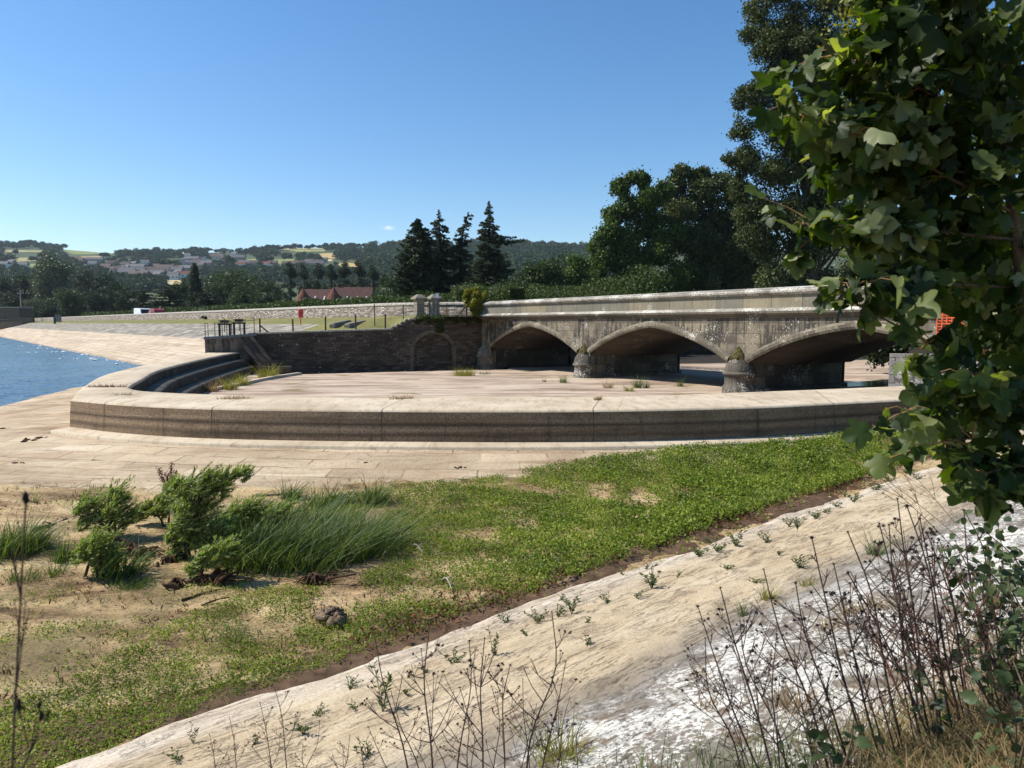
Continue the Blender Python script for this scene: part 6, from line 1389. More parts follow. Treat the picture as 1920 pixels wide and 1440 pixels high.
for i, (px, py, ell, n, ang, lab) in enumerate([(440, 748, 5, 260, .25, 'dry reddish weeds growing along a joint of the weir crest'), (752, 748, 4, 200, .5, 'dry orange tuft with green weeds on the weir crest'), (1120, 750, 2, 160, 1.2, 'small orange tuft in the joint of the weir crest by the middle arch'), (200, 726, 7, 320, .1, 'dry reddish weeds along the joint at the bend of the weir crest'), (228, 741, 4, 60, .15, 'small dark weeds in the crack near the corner of the weir')]):
    p = P(px, py, z=ZC); clump('crest_weed', lab, 'weed', p[0], p[1], p[2], .08, n, .13, .012, 'red_seed' if i == 3 else ('dry_blade' if i < 3 else 'dark_leaf'), (.1, 0), 450 + i, None, ell, ang)

# ---------------------------------------------------------------- willows, stumps, driftwood
def willow(label, bpx, bpy, lumps, n, seed, limbs):
    g = np.random.default_rng(seed); b = BED(bpx, bpy); Y = b[1]; o = empty('willow_bush', tuple(b), 0, label, 'willow', 'stunted willows on the lake bed')
    bl = []
    for px, py, r in lumps:
        c = np.array(P(px, py, Y=Y)) - b; rr = r * 1.22 * Y / F
        for k in range(6): d = unit(1, g)[0] * rr * .95; bl.append((tuple(c + d * np.array((1.1, 1, .9))), rr * .55))
    n = int(n * .55); pts, d, k = blob_points(bl, n, g, 1.0)
    V, Fc = leaf_cards(pts, .075 * g.uniform(.6, 1.4, n), .013, g, direc=np.tile((.75, .0, .35), (n, 1)))
    parts = [(V, Fc)]; mb = MB()
    for c, r in bl:                                    # wind-blown shoots with leaves along them
        for q in range(8):
            a = np.array(c) - np.array((.3, 0, .5)) * r; e = np.array(c) + np.array((g.uniform(.2, 2.1), g.normal() * .7, g.uniform(-.1, 1.7))) * r * 1.6; mb.tube([a, (a + e) / 2 + (0, 0, r * .2), e], [.004, .003, .001], 3, False)
            t = g.uniform(.25, 1.05, 14)[:, None]; w2 = a + (e - a) * t + np.array((0, 0, r * .4)) * t * (1 - t); parts.append(leaf_cards(w2 + g.normal(size=(14, 3)) * .008, .07 * g.uniform(.6, 1.3, 14), .012, g, direc=np.tile((e - a) / np.linalg.norm(e - a) * 1.3, (14, 1))))
    V, Fc = merge(parts); leaves_obj('foliage', V, Fc, M['willow_leaf'], o)
    for pts_, r0 in limbs:
        q = [np.array(P(px, py, Y=Y)) - b for px, py in pts_]; q = [p + np.array((0, g.uniform(-.05, .05), 0)) for p in q]; q[0][2] -= .04
        mb.tube(smooth_line(q, 8), np.linspace(r0 * .8, r0 * .22, 8) * g.uniform(.7, 1.25, 8), 7)
    for c, r in bl[::3]:
        q0 = np.array(P(*limbs[0][0][-1], Y=Y)) - b; mb.tube([q0, (q0 + np.array(c)) / 2 + (.02, 0, -.02), c], [.012, .007, .002], 4, False)
    mb.build('trunk', M['stump_wood'], o, uv=False); return o
willow('bushy little willow on a bent trunk at the back left of the lake bed', 222, 1010, [(180, 950, 22), (165, 965, 18), (200, 940, 20), (205, 962, 18), (150, 955, 10), (218, 935, 9), (192, 975, 14), (160, 985, 11), (226, 966, 13), (215, 988, 12)], 2600, 51, [([(225, 1012), (200, 995), (180, 975)], .045), ([(222, 1010), (212, 985), (205, 970)], .035), ([(140, 955), (160, 972), (178, 985)], .015)])
willow('small low willow on a dark stump in front on the left', 165, 1080, [(170, 1025, 16), (185, 1030, 16), (160, 1035, 12), (195, 1045, 12), (178, 1045, 14), (150, 1048, 11), (203, 1062, 12), (172, 1062, 12)], 2300, 52, [([(158, 1088), (162, 1065), (172, 1045)], .04), ([(185, 1075), (182, 1055), (180, 1040)], .03)])
willow('tallest willow with branches blown to the right', 352, 1046, [(345, 935, 20), (370, 915, 20), (395, 905, 16), (425, 900, 12), (450, 895, 9), (335, 960, 18), (360, 965, 22), (345, 990, 20), (365, 1000, 18), (330, 1010, 12), (375, 945, 20), (405, 920, 14), (350, 1022, 12), (335, 915, 10), (322, 1034, 10), (378, 1026, 14), (398, 985, 16), (405, 1010, 14), (330, 1000, 14)], 7500, 53, [([(352, 1048), (350, 1020), (348, 985), (356, 950)], .05), ([(345, 1045), (335, 1020), (330, 1005)], .03), ([(352, 1020), (375, 970), (410, 920), (445, 898)], .02), ([(318, 1040), (330, 1022)], .025)])
willow('dark leafy willow sprawling behind and left of the tallest willow', 305, 985, [(320, 925, 14), (308, 945, 14), (285, 955, 12), (265, 965, 11), (250, 970, 8), (318, 955, 14), (300, 965, 12)], 2600, 54, [([(310, 988), (300, 970), (280, 962)], .03), ([(318, 985), (318, 950)], .03)])
willow('low willow sprouting from a rooty stump in front of the sedge bank', 380, 1090, [(410, 1035, 14), (390, 1045, 12), (372, 1055, 10), (425, 1030, 9), (400, 1055, 10), (360, 1070, 8), (440, 1050, 8)], 2600, 55, [([(380, 1094), (382, 1070), (390, 1052)], .045), ([(412, 1075), (400, 1060), (392, 1055)], .04), ([(378, 1090), (372, 1070), (385, 1058)], .03)])
willow('leafy dark green scrub between the tallest willow and the sedge', 440, 1010, [(430, 985, 22), (455, 975, 20), (420, 1005, 20), (470, 990, 20), (445, 960, 14), (490, 970, 16), (520, 965, 14), (455, 1010, 20)], 4200, 56, [([(440, 1012), (440, 985)], .02), ([(470, 1010), (480, 980)], .02)])
def stump(label, px, py, wpx, n, seed, hpx=35):
    g = np.random.default_rng(seed); b = BED(px, py); Y = b[1]; s = Y / F; o = empty('tree_stump', tuple(b), 0, label, 'stump', 'exposed root stumps on the lake bed'); mb = MB(); mr = MB()
    for k in range(n):
        x = g.uniform(-.5, .5) * wpx * s; y_ = g.normal() * .10; h = hpx * s * g.uniform(.4, 1.0); tilt = g.normal() * .1
        (mb if k % 2 else mr).tube(smooth_line([(x, y_, -.05), (x + tilt * .4, y_, h * .4), (x + tilt, y_ + g.normal() * .05, h * .75), (x + tilt * 1.6 + g.normal() * .03, y_, h)], 6), np.linspace(.032, .008, 6) * g.uniform(.5, 1.35, 6), 6)
    for k in range(n * 4):
        a = g.uniform(0, 6.28); r = wpx * s * g.uniform(.3, .75); x = g.uniform(-.35, .35) * wpx * s
        mr.tube(smooth_line([(x, 0, .10 * g.uniform(.3, 1)), (x + r * .4 * math.cos(a), r * .3 * math.sin(a), .08 * g.uniform(0, 1.2)), (x + r * math.cos(a), r * .6 * math.sin(a), -.01)], 6), np.linspace(.016, .003, 6), 5)
    mb.build('stump', M['stump_wood'], o, uv=False, smooth=True); mr.build('roots', M['stump_wood'], o, uv=False, smooth=True)
stump('dark broken stump with upright roots behind the small front willow', 215, 1035, 50, 11, 61, 42); stump('dark tangle of roots right of the broken stump', 265, 1040, 60, 9, 62, 22); stump('small root stump under the tallest willow', 318, 1055, 26, 5, 63, 16)
stump('spreading rooty stump under the low willow in front of the sedge', 395, 1092, 62, 9, 64, 26); stump('twiggy root tangle below the sedge bank on the right', 600, 1092, 60, 7, 65, 24); stump('half-buried root lump left of the low front willow', 330, 1098, 30, 5, 66, 14)
def stick(name, label, a, b, r, mat, lift=.02, cat='driftwood'):
    p, q = BED(*a), BED(*b); m_ = (p + q) / 2 + np.array((0, 0, lift)); g = np.random.default_rng(int(a[0]))
    mb = MB(); L_ = smooth_line([p + (0, 0, r * .5), m_ + g.normal(size=3) * .02, q + (0, 0, r * .4)], 9); mb.tube(L_, np.linspace(r, r * .4, 9) * g.uniform(.75, 1.25, 9), 7)
    d = (q - p); s_ = m_ + np.array((-d[1], d[0], .15)) * .18; mb.tube([m_, s_], [r * .45, r * .15], 5); tag(mb.build(name, M[mat], uv=False, smooth=True), label, cat)
stick('driftwood_log', 'dark driftwood branch lying alone on the mud at the left', (64, 995), (126, 974), .035, 'stump_wood'); stick('driftwood_log', 'long brown log lying below the sedge bank', (350, 1090), (475, 1087), .035, 'driftwood', .05)
stick('driftwood_log', 'pale log half sunk at the apron edge behind the sedge', (480, 930), (545, 927), .03, 'driftwood'); stick('stick', 'thin dark stick on the mud, upper of the two below the willows', (340, 1126), (420, 1105), .012, 'stump_wood', cat='stick'); stick('stick', 'thin dark stick on the mud, lower of the two below the willows', (378, 1136), (432, 1120), .012, 'stump_wood', cat='stick')
stick('stick', 'pale bleached stick standing out in the green weeds', (828, 1090), (850, 1112), .012, 'pale_post', .1, 'stick'); stick('stick', 'pale forked stick on the bare patch in the weeds', (776, 1022), (795, 1040), .013, 'pale_post', .06, 'stick'); stick('stick', 'brown twig lying in the weeds right of the forked stick', (800, 1046), (860, 1042), .01, 'driftwood', .03, 'stick')
p = BED(622, 1166); mb = MB(); g = np.random.default_rng(4)
for k in range(16): mb.blob((p[0] + g.normal() * .06, p[1] + g.normal() * .05, p[2] + .04 + abs(g.normal()) * .03), g.uniform(.05, .085), k, .32, 7, .75)
for k in range(70): a_, e_ = g.uniform(0, 6.28), g.uniform(0, 1.4); mb.blob((p[0] + .13 * math.cos(a_) * math.cos(e_), p[1] + .11 * math.sin(a_) * math.cos(e_), p[2] + .03 + .11 * math.sin(e_)), g.uniform(.012, .032), k, .5, 4, .7)
tag(mb.build('mud_clod', M['clod'], uv=False, smooth=True), 'rough grey-brown clod of dried earth among the green weeds', 'clod')
for i, (px, py, r, lab) in enumerate([(60, 826, .13, 'dark clump of debris on the pale apron at the far left'), (78, 822, .10, 'second dark clump of debris on the pale apron, right of the first'), (862, 872, .08, 'dark clod on the pale apron below the middle of the weir'), (683, 862, .06, 'small dark clod on the apron near the middle joint'), (180, 862, .06, 'small brown clod on the apron below the corner of the weir'), (38, 868, .08, 'dark clod on the apron close to the brown mud'), (10, 804, .09, 'dark clump of debris near the water at the left edge'), (1200, 884, .10, 'brown mud lump at the edge of the apron on the right'), (1040, 1100, .14, 'sandy lump at the foot of the concrete bank'), (910, 1122, .10, 'small sandy lump in the weeds by the toe of the bank')]):
    p = BED(px, py); mb = MB(); g = np.random.default_rng(500 + i)
    for k in range(6): mb.blob((p[0] + g.normal() * r, p[1] + g.normal() * r * .4, p[2]), r * g.uniform(.3, .6), k + i, .35, 6, .6)
    tag(mb.build('debris_clump' if 'debris' in lab else 'mud_lump', M['clod' if i > 7 else 'stump_wood'], uv=False, smooth=True), lab, 'debris' if 'debris' in lab else 'clod')
# reddish dock behind the willows
b = BED(315, 925); o = empty('dock_plant', tuple(b), 0, 'reddish dried dock standing behind the tallest willow', 'dock'); g = np.random.default_rng(9); mb = MB(); pts = []
for px, py in ((298, 880), (322, 872), (330, 885), (312, 890)):
    t = np.array(P(px, py, Y=b[1])) - b; mb.tube([(0, 0, -.02), t * .5 + (.02, 0, 0), t], [.012, .008, .003], 5); q = g.uniform(.35, 1.05, 190); pts.append(t[None] * q[:, None] + g.normal(size=(190, 3)) * .022)
mb.build('stalk', M['dead_stem'], o, uv=False); V, Fc = leaf_cards(np.concatenate(pts), .03, .02, g); leaves_obj('seeds', V, Fc, M['red_seed'], o)

# ---------------------------------------------------------------- weeds on the concrete bank
def weed_proto(seed, stems, h, spread, nl, L_):
    g = np.random.default_rng(seed); mb = MB(); pts = []; dr = []
    for k in range(stems):
        a = g.uniform(0, 6.28); t = np.array((math.cos(a) * spread * g.uniform(.3, 1), math.sin(a) * spread * g.uniform(.3, 1), h * g.uniform(.6, 1))); mb.tube([(0, 0, -.02), t * .5 + (0, 0, .02), t], [.003, .0025, .0015], 4)
        for q in np.linspace(.12, 1, nl): b_ = g.uniform(0, 6.28); d = np.array((math.cos(b_), math.sin(b_), .5)); pts.append(t * q + d * L_ * .35); dr.append(d)
    V, Fc = leaf_cards(np.array(pts), L_ * g.uniform(.6, 1.2, len(pts)), L_ * .30, g, direc=np.array(dr) * 2); return mb, V, Fc
WP = []
for sd, st, h, sp, nl, L_ in ((1, 7, .14, .10, 9, .05), (2, 5, .08, .12, 8, .045), (3, 9, .10, .16, 8, .05), (4, 4, .30, .08, 14, .05), (5, 4, .05, .07, 6, .035)):
    mb, V, Fc = weed_proto(sd, st, h, sp, nl, L_); o = empty('bank_weed', (0, 0, -300)); leaves_obj('leaves', V, Fc, M['slope_weed_leaf'], o); mb.build('stem', M['slope_weed_leaf'], o, uv=False); WP.append(o)
WEEDS = [(1222, 1100, 0, 1.3, 'leafy weed standing alone in the middle of the tan bank, the largest there'), (1168, 1078, 4, 1, ''), (1365, 1068, 1, 1, ''), (1140, 1130, 1, 1, ''), (1192, 1120, 1, .9, ''), (1008, 1166, 2, 1, ''), (1045, 1155, 1, 1.1, ''), (1072, 1148, 0, 1.1, ''), (1052, 1128, 4, 1.2, ''), (950, 1168, 1, 1, ''), (1310, 1042, 2, 1.2, ''), (1345, 1034, 2, 1.1, ''), (1380, 1024, 0, 1.3, ''), (1438, 1016, 1, 1.3, ''), (1330, 1018, 1, 1.1, ''),
    (1480, 986, 1, 1.2, ''), (1495, 990, 0, 1.1, ''), (1530, 972, 2, 1.1, ''), (1545, 962, 1, 1.2, ''), (1600, 940, 2, 1.2, ''), (1568, 950, 1, 1.2, ''), (1640, 920, 2, 1.2, ''), (1668, 905, 2, 1.3, ''), (1585, 930, 1, 1.3, ''), (1700, 890, 2, 1.3, ''), (1720, 900, 1, 1.3, ''), (1500, 1068, 0, 1.1, 'weed on the grey part of the bank beside a grass tuft'), (1105, 1212, 4, 1.3, 'tiny upright weed alone on the bare middle of the bank'), (718, 1335, 3, 1.1, 'tall leafy weed on the bank at the bottom, left of the dead stems'), (655, 1292, 1, .9, ''), (926, 1232, 3, .8, 'tall leafy weed behind the middle of the dead stems'), (590, 1344, 1, .9, ''), (850, 1245, 2, .9, ''), (800, 1260, 1, .8, ''), (570, 1372, 1, 1, ''), (362, 1395, 3, .5, 'small upright weed on the pale toe of the bank at the bottom left'), (338, 1425, 1, .9, ''), (668, 1330, 1, .7, ''), (690, 1418, 1, .9, ''), (1270, 1082, 4, 1, ''), (1212, 1068, 4, 1, ''), (1100, 1170, 4, 1, ''), (985, 1190, 4, 1, ''), (760, 1300, 4, 1, ''), (480, 1400, 4, 1, ''), (1420, 1095, 1, 1, ''), (1460, 1040, 4, 1.2, '')]
gw = np.random.default_rng(15)
for i, (px, py, k, sc, lab) in enumerate(WEEDS):
    p = S(px, py); o = copy_tree(WP[k]); o.location = tuple(p); o.rotation_euler = (0, 0, gw.uniform(0, 6.28)); o.scale = (sc,) * 3
    lab = lab or ('low spreading weed in the row along the upper right toe of the bank' if px > 1470 else 'low weed in the patch on the bank below the thick green weeds' if px > 1290 else 'small weed in the scatter on the middle of the tan bank' if px > 900 else 'small weed scattered on the pale lower left of the bank')
    tag(o, lab, 'weed', 'weeds rooted in the concrete bank')
for o in WP:
    for c in list(o.children): bpy.data.objects.remove(c)
    bpy.data.objects.remove(o)
for i, (px, py, rad, n, h, mat, lab) in enumerate([(1640, 1040, .07, 120, .30, 'sedge_blade', 'tall green grass tuft on the grey bank under the sycamore'), (1440, 1122, .06, 90, .16, 'reed_blade', 'yellowish grass tuft on the tan bank'), (1515, 1095, .06, 60, .14, 'reed_blade', 'small yellowish grass tuft right of the weed on the grey bank'), (1395, 1150, .04, 40, .16, 'sedge_blade', 'thin green grass tuft at the edge of the white lichen'),
    (1600, 1150, .10, 160, .12, 'dry_blade', 'rusty dry tuft in the white lichen, the upper one'), (1560, 1180, .10, 160, .13, 'dry_blade', 'rusty dry tuft in the white lichen, the left one'), (1660, 1140, .12, 200, .13, 'dry_blade', 'rusty dry tuft in the white lichen near the brambles'), (1490, 1330, .10, 160, .15, 'dry_blade', 'straw tuft in the white lichen near the bottom'), (1310, 1265, .06, 70, .08, 'dry_blade', 'small brown tuft at the edge of the grey and the white'), (1050, 1420, .12, 160, .22, 'reed_blade', 'green and yellow grass at the bottom among the dead stems'), (1330, 1325, .06, 60, .08, 'dry_blade', 'small brown tuft on the white bank left of the straw tuft')]):
    p = S(px, py); clump('bank_tuft', lab, 'grass', p[0], p[1], p[2], rad, n, h, .005, mat, (0, 0), 600 + i, 'grass tufts on the bank')

# ---------------------------------------------------------------- dead seed stems in the foreground
def stem_proto(seed, nb, heads):
    g = np.random.default_rng(seed); o = empty('dead_stem', (0, 0, -400)); mb = MB()
    main = smooth_line([(0, 0, -.05), (g.normal() * .015, g.normal() * .015, .35), (g.normal() * .03, g.normal() * .03, .7), (g.normal() * .04, g.normal() * .04, 1.0)], 12); mb.tube(main, np.linspace(.0055, .0022, 12), 5); tips = [main[-1]]
    for k in range(nb):
        t = g.uniform(.38, .92); i = int(t * 11); b = main[i]; a = g.uniform(0, 6.28); r = .26 * (1.15 - t) * g.uniform(.6, 1.2)
        e = b + np.array((math.cos(a) * r, math.sin(a) * r, r * g.uniform(.8, 1.7))); m_ = (b + e) / 2 + np.array((math.cos(a), math.sin(a), 0)) * r * .12; mb.tube(smooth_line([b, m_, e], 5), np.linspace(.0028, .0013, 5), 4); tips.append(e)
        for q in range(g.integers(1, 4)):
            a2 = a + g.normal() * .9; e2 = m_ + np.array((math.cos(a2) * r * .5, math.sin(a2) * r * .5, r * g.uniform(.4, .9))); mb.tube([m_, e2], [.0016, .001], 4); tips.append(e2)
    mb.build('stalk', M['dead_stem'], o, uv=False)
    hm = None
    for t in tips[:heads]:
        if hm is None:
            b2 = MB(); b2.blob((0, 0, 0), .0062, seed, .3, 5, .8)
            for k in range(9): a = g.uniform(0, 6.28); e = g.uniform(-.5, .9); b2.tube([(0, 0, 0), (.013 * math.cos(a) * math.cos(e), .013 * math.sin(a) * math.cos(e), .013 * math.sin(e))], [.0016, .0005], 3, False)
            hm = b2.build('seed_head', M['seed_head'], o, uv=False); h_ = hm
        else: h_ = link('seed_head', hm.data, o)
        h_.location = tuple(t); s_ = g.uniform(.5, 1.25); h_.scale = (s_,) * 3; h_.rotation_euler = tuple(g.uniform(0, 6.28, 3))
    return o
SP = [stem_proto(700 + k, nb, hd) for k, (nb, hd) in enumerate(((6, 12), (9, 16), (5, 10), (11, 18), (7, 14)))]
STEMS = [(775, 1500, 715, 1195), (815, 1500, 790, 1165), (850, 1510, 868, 1205), (905, 1515, 905, 1195), (985, 1505, 1030, 1150), (1005, 1510, 1055, 1235), (945, 1515, 962, 1240), (890, 1505, 850, 1290), (960, 1500, 1008, 1320), (1030, 1500, 1075, 1310), (800, 1495, 740, 1290), (920, 1520, 930, 1290), (845, 1500, 815, 1330), (820, 1490, 775, 1390), (1070, 1495, 1100, 1350), (995, 1500, 985, 1270), (880, 1495, 885, 1340), (760, 1500, 690, 1360), (1060, 1500, 1045, 1330),
    (545, 1500, 520, 1290), (455, 1500, 425, 1345), (520, 1505, 482, 1320), (560, 1500, 590, 1350), (410, 1505, 395, 1375), (640, 1500, 650, 1375), (690, 1505, 672, 1385), (600, 1505, 560, 1400),
    (1440, 1480, 1308, 1130), (1455, 1480, 1352, 1100), (1480, 1475, 1400, 1160), (1560, 1470, 1448, 1065), (1600, 1460, 1500, 1085), (1640, 1450, 1522, 1000), (1655, 1440, 1560, 1060), (1700, 1430, 1600, 1000), (1735, 1425, 1640, 985), (1750, 1420, 1662, 1040), (1790, 1400, 1685, 955), (1810, 1390, 1722, 975), (1770, 1410, 1700, 1090), (1830, 1390, 1752, 1040), (1590, 1470, 1482, 1185), (1640, 1465, 1552, 1185), (1690, 1450, 1606, 1160), (1500, 1490, 1382, 1245), (1560, 1490, 1455, 1270), (1430, 1495, 1330, 1250), (1420, 1490, 1350, 1330), (1620, 1480, 1520, 1290), (1700, 1460, 1640, 1230), (1530, 1490, 1500, 1210), (1465, 1490, 1440, 1190), (1760, 1430, 1590, 1085), (1670, 1460, 1575, 1120), (1400, 1500, 1320, 1190)]
gs = np.random.default_rng(23)
def stand(o, b, t):
    d = t - b; L_ = np.linalg.norm(d); q = Vector(d).to_track_quat('Z', 'Y'); o.rotation_mode = 'QUATERNION'
    from mathutils import Quaternion
    o.rotation_quaternion = q @ Quaternion((0, 0, 1), float(gs.uniform(0, 6.28))); o.location = tuple(b); w_ = min(1.15, max(.55, L_ * 1.15)); o.scale = (w_, w_, L_)
for i, (bx, by, tx, ty) in enumerate(STEMS):
    b = S(bx, by); t = np.array(P(tx, ty, Y=b[1] + gs.uniform(-.05, .15))); o = copy_tree(SP[i % 5]); stand(o, b, t)
    lab = 'dead brown seed stem in the upright thicket at the bottom centre' if 660 < tx < 1110 and bx > 690 else 'dead brown seed stem in the sparse group at the bottom left' if tx < 700 else 'dead brown seed stem leaning left over the white lichen bank'
    tag(o, lab, 'seed stem', 'dead seed stems in the foreground')
for i, ((bx, by, tx, ty), lab) in enumerate([((1800, 1010, 1570, 812), 'long tan dead stem leaning left in front of the weir, its top over the wall'), ((1815, 1010, 1632, 792), 'bright straw-coloured stem leaning left, highest of the dead stems'), ((1790, 1030, 1610, 845), 'reddish dead stem leaning left below the two straw ones')]):
    b = S(bx, by); t = np.array(P(tx, ty, Y=b[1] + .2)); o = copy_tree(SP[(i * 2 + 1) % 5]); stand(o, b, t); o.scale = (.75, .75, o.scale[2])
    if i < 2:
        c = [q for q in o.children if q.name.startswith('stalk')][0]; c.data = c.data.copy(); c.data.materials[0] = M['tan_stem']
    tag(o, lab, 'seed stem')
gs2 = np.random.default_rng(29)
for i in range(26):
    bx, by = gs2.uniform(1690, 1930), gs2.uniform(1240, 1440); b = S(bx, by); t = np.array(P(bx - gs2.uniform(40, 150), by - gs2.uniform(190, 400), Y=b[1] + gs2.uniform(-.1, .2))); o = copy_tree(SP[i % 5]); stand(o, b, t)
    c = [q for q in o.children if q.name.startswith('stalk')][0]
    if i % 3 == 0: c.data = c.data.copy(); c.data.materials[0] = M['red_stem']
    tag(o, ('reddish' if i % 3 == 0 else 'dead brown') + ' seed stem in the tangle beside the brambles at the right edge', 'seed stem', 'dead seed stems in the foreground')
# one close stem at the left edge
b = np.array((-.66, .80, -1.5)); t = np.array(P(30, 960, Y=.92)); o = copy_tree(SP[2]); stand(o, b, np.array(P(60, 930, Y=.92))); o.scale = (.5, .5, o.scale[2]); tag(o, 'blurred dead stem very close at the left edge of the photo', 'seed stem')
for o in SP:
    for c in list(o.children): bpy.data.objects.remove(c)
    bpy.data.objects.remove(o)

# ---------------------------------------------------------------- brambles and dry grass, bottom right
g = np.random.default_rng(81); n = 9000; px = g.uniform(1560, 1990, n); py = g.uniform(1180, 1540, n); k_ = (px - 1560) / 400 + (py - 1180) / 300 > 1.0 + .3 * g.normal(size=n); px, py = px[k_], py[k_]
root = np.array([S(a, b) for a, b in zip(px, py)]); V, Fc = blades(root, .16 * g.uniform(.4, 1.4, len(root)), .004, .5 * g.normal(size=(len(root), 2)), g, .7)
tag(leaves_obj('dry_grass', V, Fc, M['dry_blade']), 'matted straw-coloured dry grass on top of the bank', 'dry grass', kind='stuff')
n = 2600; px = g.uniform(1100, 1960, n); py = g.uniform(1330, 1540, n); k_ = py > 1440 - (px - 1300) * .22 + 30 * g.normal(size=n); px, py = px[k_], py[k_]
root = np.array([S(a, b) for a, b in zip(px, py)]); V, Fc = blades(root, .16 * g.uniform(.4, 1.4, len(root)), .004, .35 * g.normal(size=(len(root), 2)), g, .6)
tag(leaves_obj('green_grass', V, Fc, M['sedge_blade']), 'thin green grass growing through the dead stems', 'grass', kind='stuff')
LEAFLET = [(0, 0), (.28, .12), (.42, .36), (.36, .62), (.20, .84), (0, 1.05), (-.20, .84), (-.36, .62), (-.42, .36), (-.28, .12)]
SYC = [(0, 0), (.14, -.08), (.34, -.05), (.42, .08), (.36, .17), (.52, .26), (.60, .42), (.62, .58), (.50, .60), (.40, .58), (.30, .56), (.31, .70), (.24, .82), (.12, .92), (0, 1.02)]
SYC = SYC + [(-x, y) for x, y in SYC[::-1][1:-1]]
def lobed(points, dirs, norms, sizes, outline, g, curl=.35, ctr=(0, .34)):
    """lobed leaves: fans of triangles curled about the midrib"""
    n = len(points); o = np.array([ctr] + list(outline)); m = len(o)
    a = dirs / np.linalg.norm(dirs, axis=1, keepdims=True); nn = norms - a * (a * norms).sum(1, keepdims=True); nn /= np.linalg.norm(nn, axis=1, keepdims=True) + 1e-9
    b = np.cross(a, nn); cu = curl * g.normal(size=(n, 1)); cv = curl * (.6 + g.normal(size=(n, 1)) * .7)
    X_, Y_ = o[:, 0][None], o[:, 1][None]
    Z_ = cu * X_ ** 2 * 1.5 - cv * (Y_ - .2) ** 2 * .8 + .10 * np.abs(X_) + .05 * np.sin(7 * X_ + 5 * Y_ + g.uniform(0, 6, (n, 1)))
    V = points[:, None] + sizes[:, None, None] * (b[:, None] * X_[..., None] + a[:, None] * Y_[..., None] + nn[:, None] * Z_[..., None])
    t = np.array([(0, i, i + 1 if i + 1 < m else 1) for i in range(1, m)]); Fc = (np.arange(n)[:, None, None] * m + t[None]).reshape(-1, 3)
    return V.reshape(-1, 3), Fc
def bramble(label, px, py, n, seed, reach, tops):
    g = np.random.default_rng(seed); b = S(px, py); o = empty('bramble', tuple(b), 0, label, 'bramble', 'brambles on the bank top'); mb = MB(); pts = []
    for tx, ty in tops:
        t = np.array(P(tx, ty, Y=b[1] + g.uniform(-.25, .25))) - b; q = smooth_line([(0, 0, -.03), t * .5 + np.array((g.normal() * .05, g.normal() * .05, .08)), t], 10); mb.tube(q, np.linspace(.006, .0025, 10), 5)
        for _ in range(n // len(tops)): i = g.integers(2, 10); pts.append(q[i] + g.normal(size=3) * reach)
    pts = np.array(pts); d = unit(len(pts), g); d[:, 2] -= .4; nn = unit(len(pts), g) * .7 + np.array((-.3, -.2, .7)); V, Fc = lobed(pts, d, nn, g.uniform(.035, .065, len(pts)), LEAFLET, g)
    leaves_obj('leaves', V, Fc, M['bramble_leaf'], o); mb.build('stem', M['young_bark'], o, uv=False)
bramble('bramble with rounded leaves in the middle of the leaning dead stems', 1760, 1420, 26, 91, .05, [(1660, 1190), (1700, 1270), (1735, 1160)]); bramble('large dark bramble at the right edge below the sycamore', 1900, 1350, 110, 92, .09, [(1800, 1060), (1850, 1010), (1890, 1080), (1920, 1150), (1830, 1150)])
bramble('bramble with a few green leaves low among the stems at the bottom', 1560, 1500, 34, 93, .06, [(1540, 1330), (1600, 1350), (1490, 1390)]); bramble('dark bramble at the bottom right corner', 1900, 1480, 60, 94, .08, [(1850, 1260), (1900, 1240), (1930, 1330)])
bramble('dense bramble filling the right edge between the sycamore and the dry grass', 1960, 1330, 230, 96, .13, [(1850, 1120), (1900, 1180), (1930, 1060), (1880, 1240), (1820, 1200), (1950, 1150)]); bramble('dark bramble hanging right below the lowest sycamore leaves', 1940, 1180, 200, 97, .12, [(1840, 990), (1880, 1020), (1930, 960), (1800, 1040), (1900, 1080)])
bramble('leafy bramble under the lower sycamore leaves beside the grass tuft', 1850, 1180, 60, 95, .07, [(1760, 1010), (1810, 960), (1870, 980)])

# ---------------------------------------------------------------- the close sycamore
def PY(px, py, Y): return np.array(P(px, py, Y=Y))
b = PY(1985, 1130, 2.75); sy = empty('sycamore', tuple(b), 0, 'close leafy sycamore filling the right side of the photo', 'tree'); g = np.random.default_rng(101)
mb = MB(); stem = [PY(*q) - b for q in ((1985, 1160, 2.75), (1960, 900, 2.75), (1925, 600, 2.72), (1900, 400, 2.7), (1885, 230, 2.68), (1880, 60, 2.66), (1875, -120, 2.64))]; sl_ = smooth_line(stem, 30); mb.tube(sl_, np.linspace(.030, .013, 30), 9)
mb.build('trunk', M['young_bark'], sy, uv=False, smooth=True)
BR = [(1900, 400, 2.7, 1480, 205, 2.45, .006), (1905, 450, 2.7, 1505, 420, 2.5, .006), (1890, 270, 2.68, 1560, 90, 2.5, .006), (1885, 200, 2.68, 1640, -30, 2.6, .006), (1915, 540, 2.7, 1580, 530, 2.4, .006), (1945, 760, 2.74, 1585, 560, 2.45, .007), (1950, 830, 2.75, 1700, 770, 2.4, .006), (1955, 880, 2.75, 1715, 835, 2.45, .005), (1960, 880, 2.75, 1840, 890, 2.5, .005), (1890, 300, 2.68, 1640, 320, 2.9, .006), (1885, 230, 2.68, 1740, 120, 3.0, .006), (1900, 420, 2.7, 1700, 480, 3.0, .006), (1880, 120, 2.66, 1720, -60, 2.3, .006), (1950, 830, 2.75, 1800, 700, 2.3, .005), (1890, 330, 2.7, 1530, 300, 2.7, .006)]
lv = []; lat = []
bm = MB(); pet = MB()
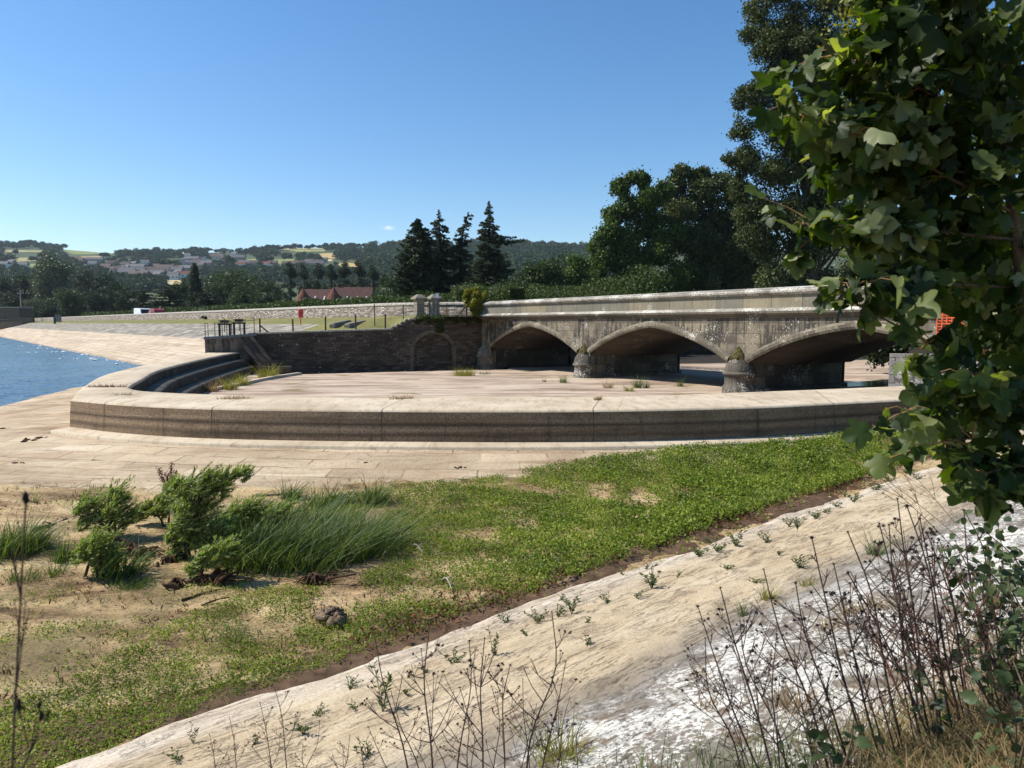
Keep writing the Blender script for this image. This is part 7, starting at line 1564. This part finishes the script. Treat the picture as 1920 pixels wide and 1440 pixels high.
for x0, y0, Y0, x1, y1, Y1, r in BR:
    a = PY(x0, y0, Y0) - b; c = PY(x1, y1, Y1) - b; m_ = (a + c) / 2 + np.array((0, 0, .05 + .03 * g.normal())); q = smooth_line([a, m_, c], 16); bm.tube(q, np.linspace(r * 1.2, r * .3, 16), 6)
    for tw in range(7):
        t0 = q[g.integers(5, 15)]; d = (q[-1] - q[0]) / np.linalg.norm(q[-1] - q[0]) * .6 + unit(1, g)[0] * .8; e = t0 + d * g.uniform(.10, .22); pet.tube([t0, (t0 + e) / 2 + (0, 0, .01), e], [.003, .0022, .0012], 4, False)
        for z_ in range(6): lv.append(t0 + (e - t0) * g.uniform(.4, 1.15) + unit(1, g)[0] * .025); lat.append(d)
    for k in range(14 if 540 < y1 < 700 else 22 if y1 > 700 else 52):
        t = g.uniform(.18, 1.0) ** .7; i = min(15, int(t * 15.9)); p = q[i]; d = unit(1, g)[0]; d[2] = d[2] * .5 - .1; e = p + d * g.uniform(.04, .11) * (1.1 if t < .9 else .7)
        if g.uniform() < .5 or t > .85: pet.tube([p, (p + e) / 2 + (0, 0, .012), e], [.0014, .0012, .001], 4, False)
        lv.append(e); lat.append(d)
BL = [(1760, 100, 2.7, 150), (1850, 300, 2.6, 120), (1720, 250, 2.8, 105), (1640, 310, 2.6, 70), (1590, 185, 2.6, 50), (1630, 70, 2.7, 60), (1700, 420, 2.8, 90), (1620, 430, 2.6, 45), (1800, 480, 2.8, 100), (1690, 520, 2.6, 36), (1880, 600, 2.8, 75), (1870, 770, 2.7, 50), (1890, 870, 2.7, 50), (1825, 870, 2.7, 30), (1920, 150, 3.1, 150), (1950, 450, 3.1, 150), (1960, 750, 3.0, 120), (1800, 20, 3.0, 140), (2050, 200, 3.0, 200), (2080, 600, 3.1, 220)]
for px, py, Y, r in BL:
    c = PY(px, py, Y) - b; rr = r * Y / F; nn_ = int(20 + (r / 10) ** 2 * .95)
    d = unit(nn_, g) * (g.uniform(0, 1, nn_) ** .4)[:, None]
    for e in d: lv.append(c + e * rr * np.array((1, 1.3, 1))); lat.append(e + np.array((0, 0, -.2)))
lv = np.array(lv); lat = np.array(lat); n = len(lv)
dirs = lat * .6 + unit(n, g) * .7 + np.array((-.15, 0, -.55)); nn = unit(n, g) * .75 + np.array((-.25, -.25, .65))
dirs = dirs + (g.uniform(0, 1, (n, 1)) < .2) * unit(n, g) * 1.5; V, Fc = lobed(lv, dirs, nn, (.034 + .07 * g.uniform(0, 1, n) ** 1.3), SYC, g, .45)
leaves_obj('foliage', V, Fc, M['sycamore_leaf'], sy); bm.build('branch', M['young_bark'], sy, uv=False, smooth=True); tag(pet.build('leaf_stalks', M['tan_stem'], sy, uv=False), kind='stuff')
kp = []
for px, py in ((1600, 60), (1560, 90), (1645, 40), (1590, 20), (1690, 190), (1700, 170), (1620, 150), (1745, 220)):
    c = PY(px, py, 2.62) - b; kp.append(c + g.normal(size=(70, 3)) * np.array((.022, .03, .05)))
V, Fc = leaf_cards(np.concatenate(kp), .022, .010, g); tag(leaves_obj('seed_keys', V, Fc, M['sycamore_key'], sy), kind='stuff')
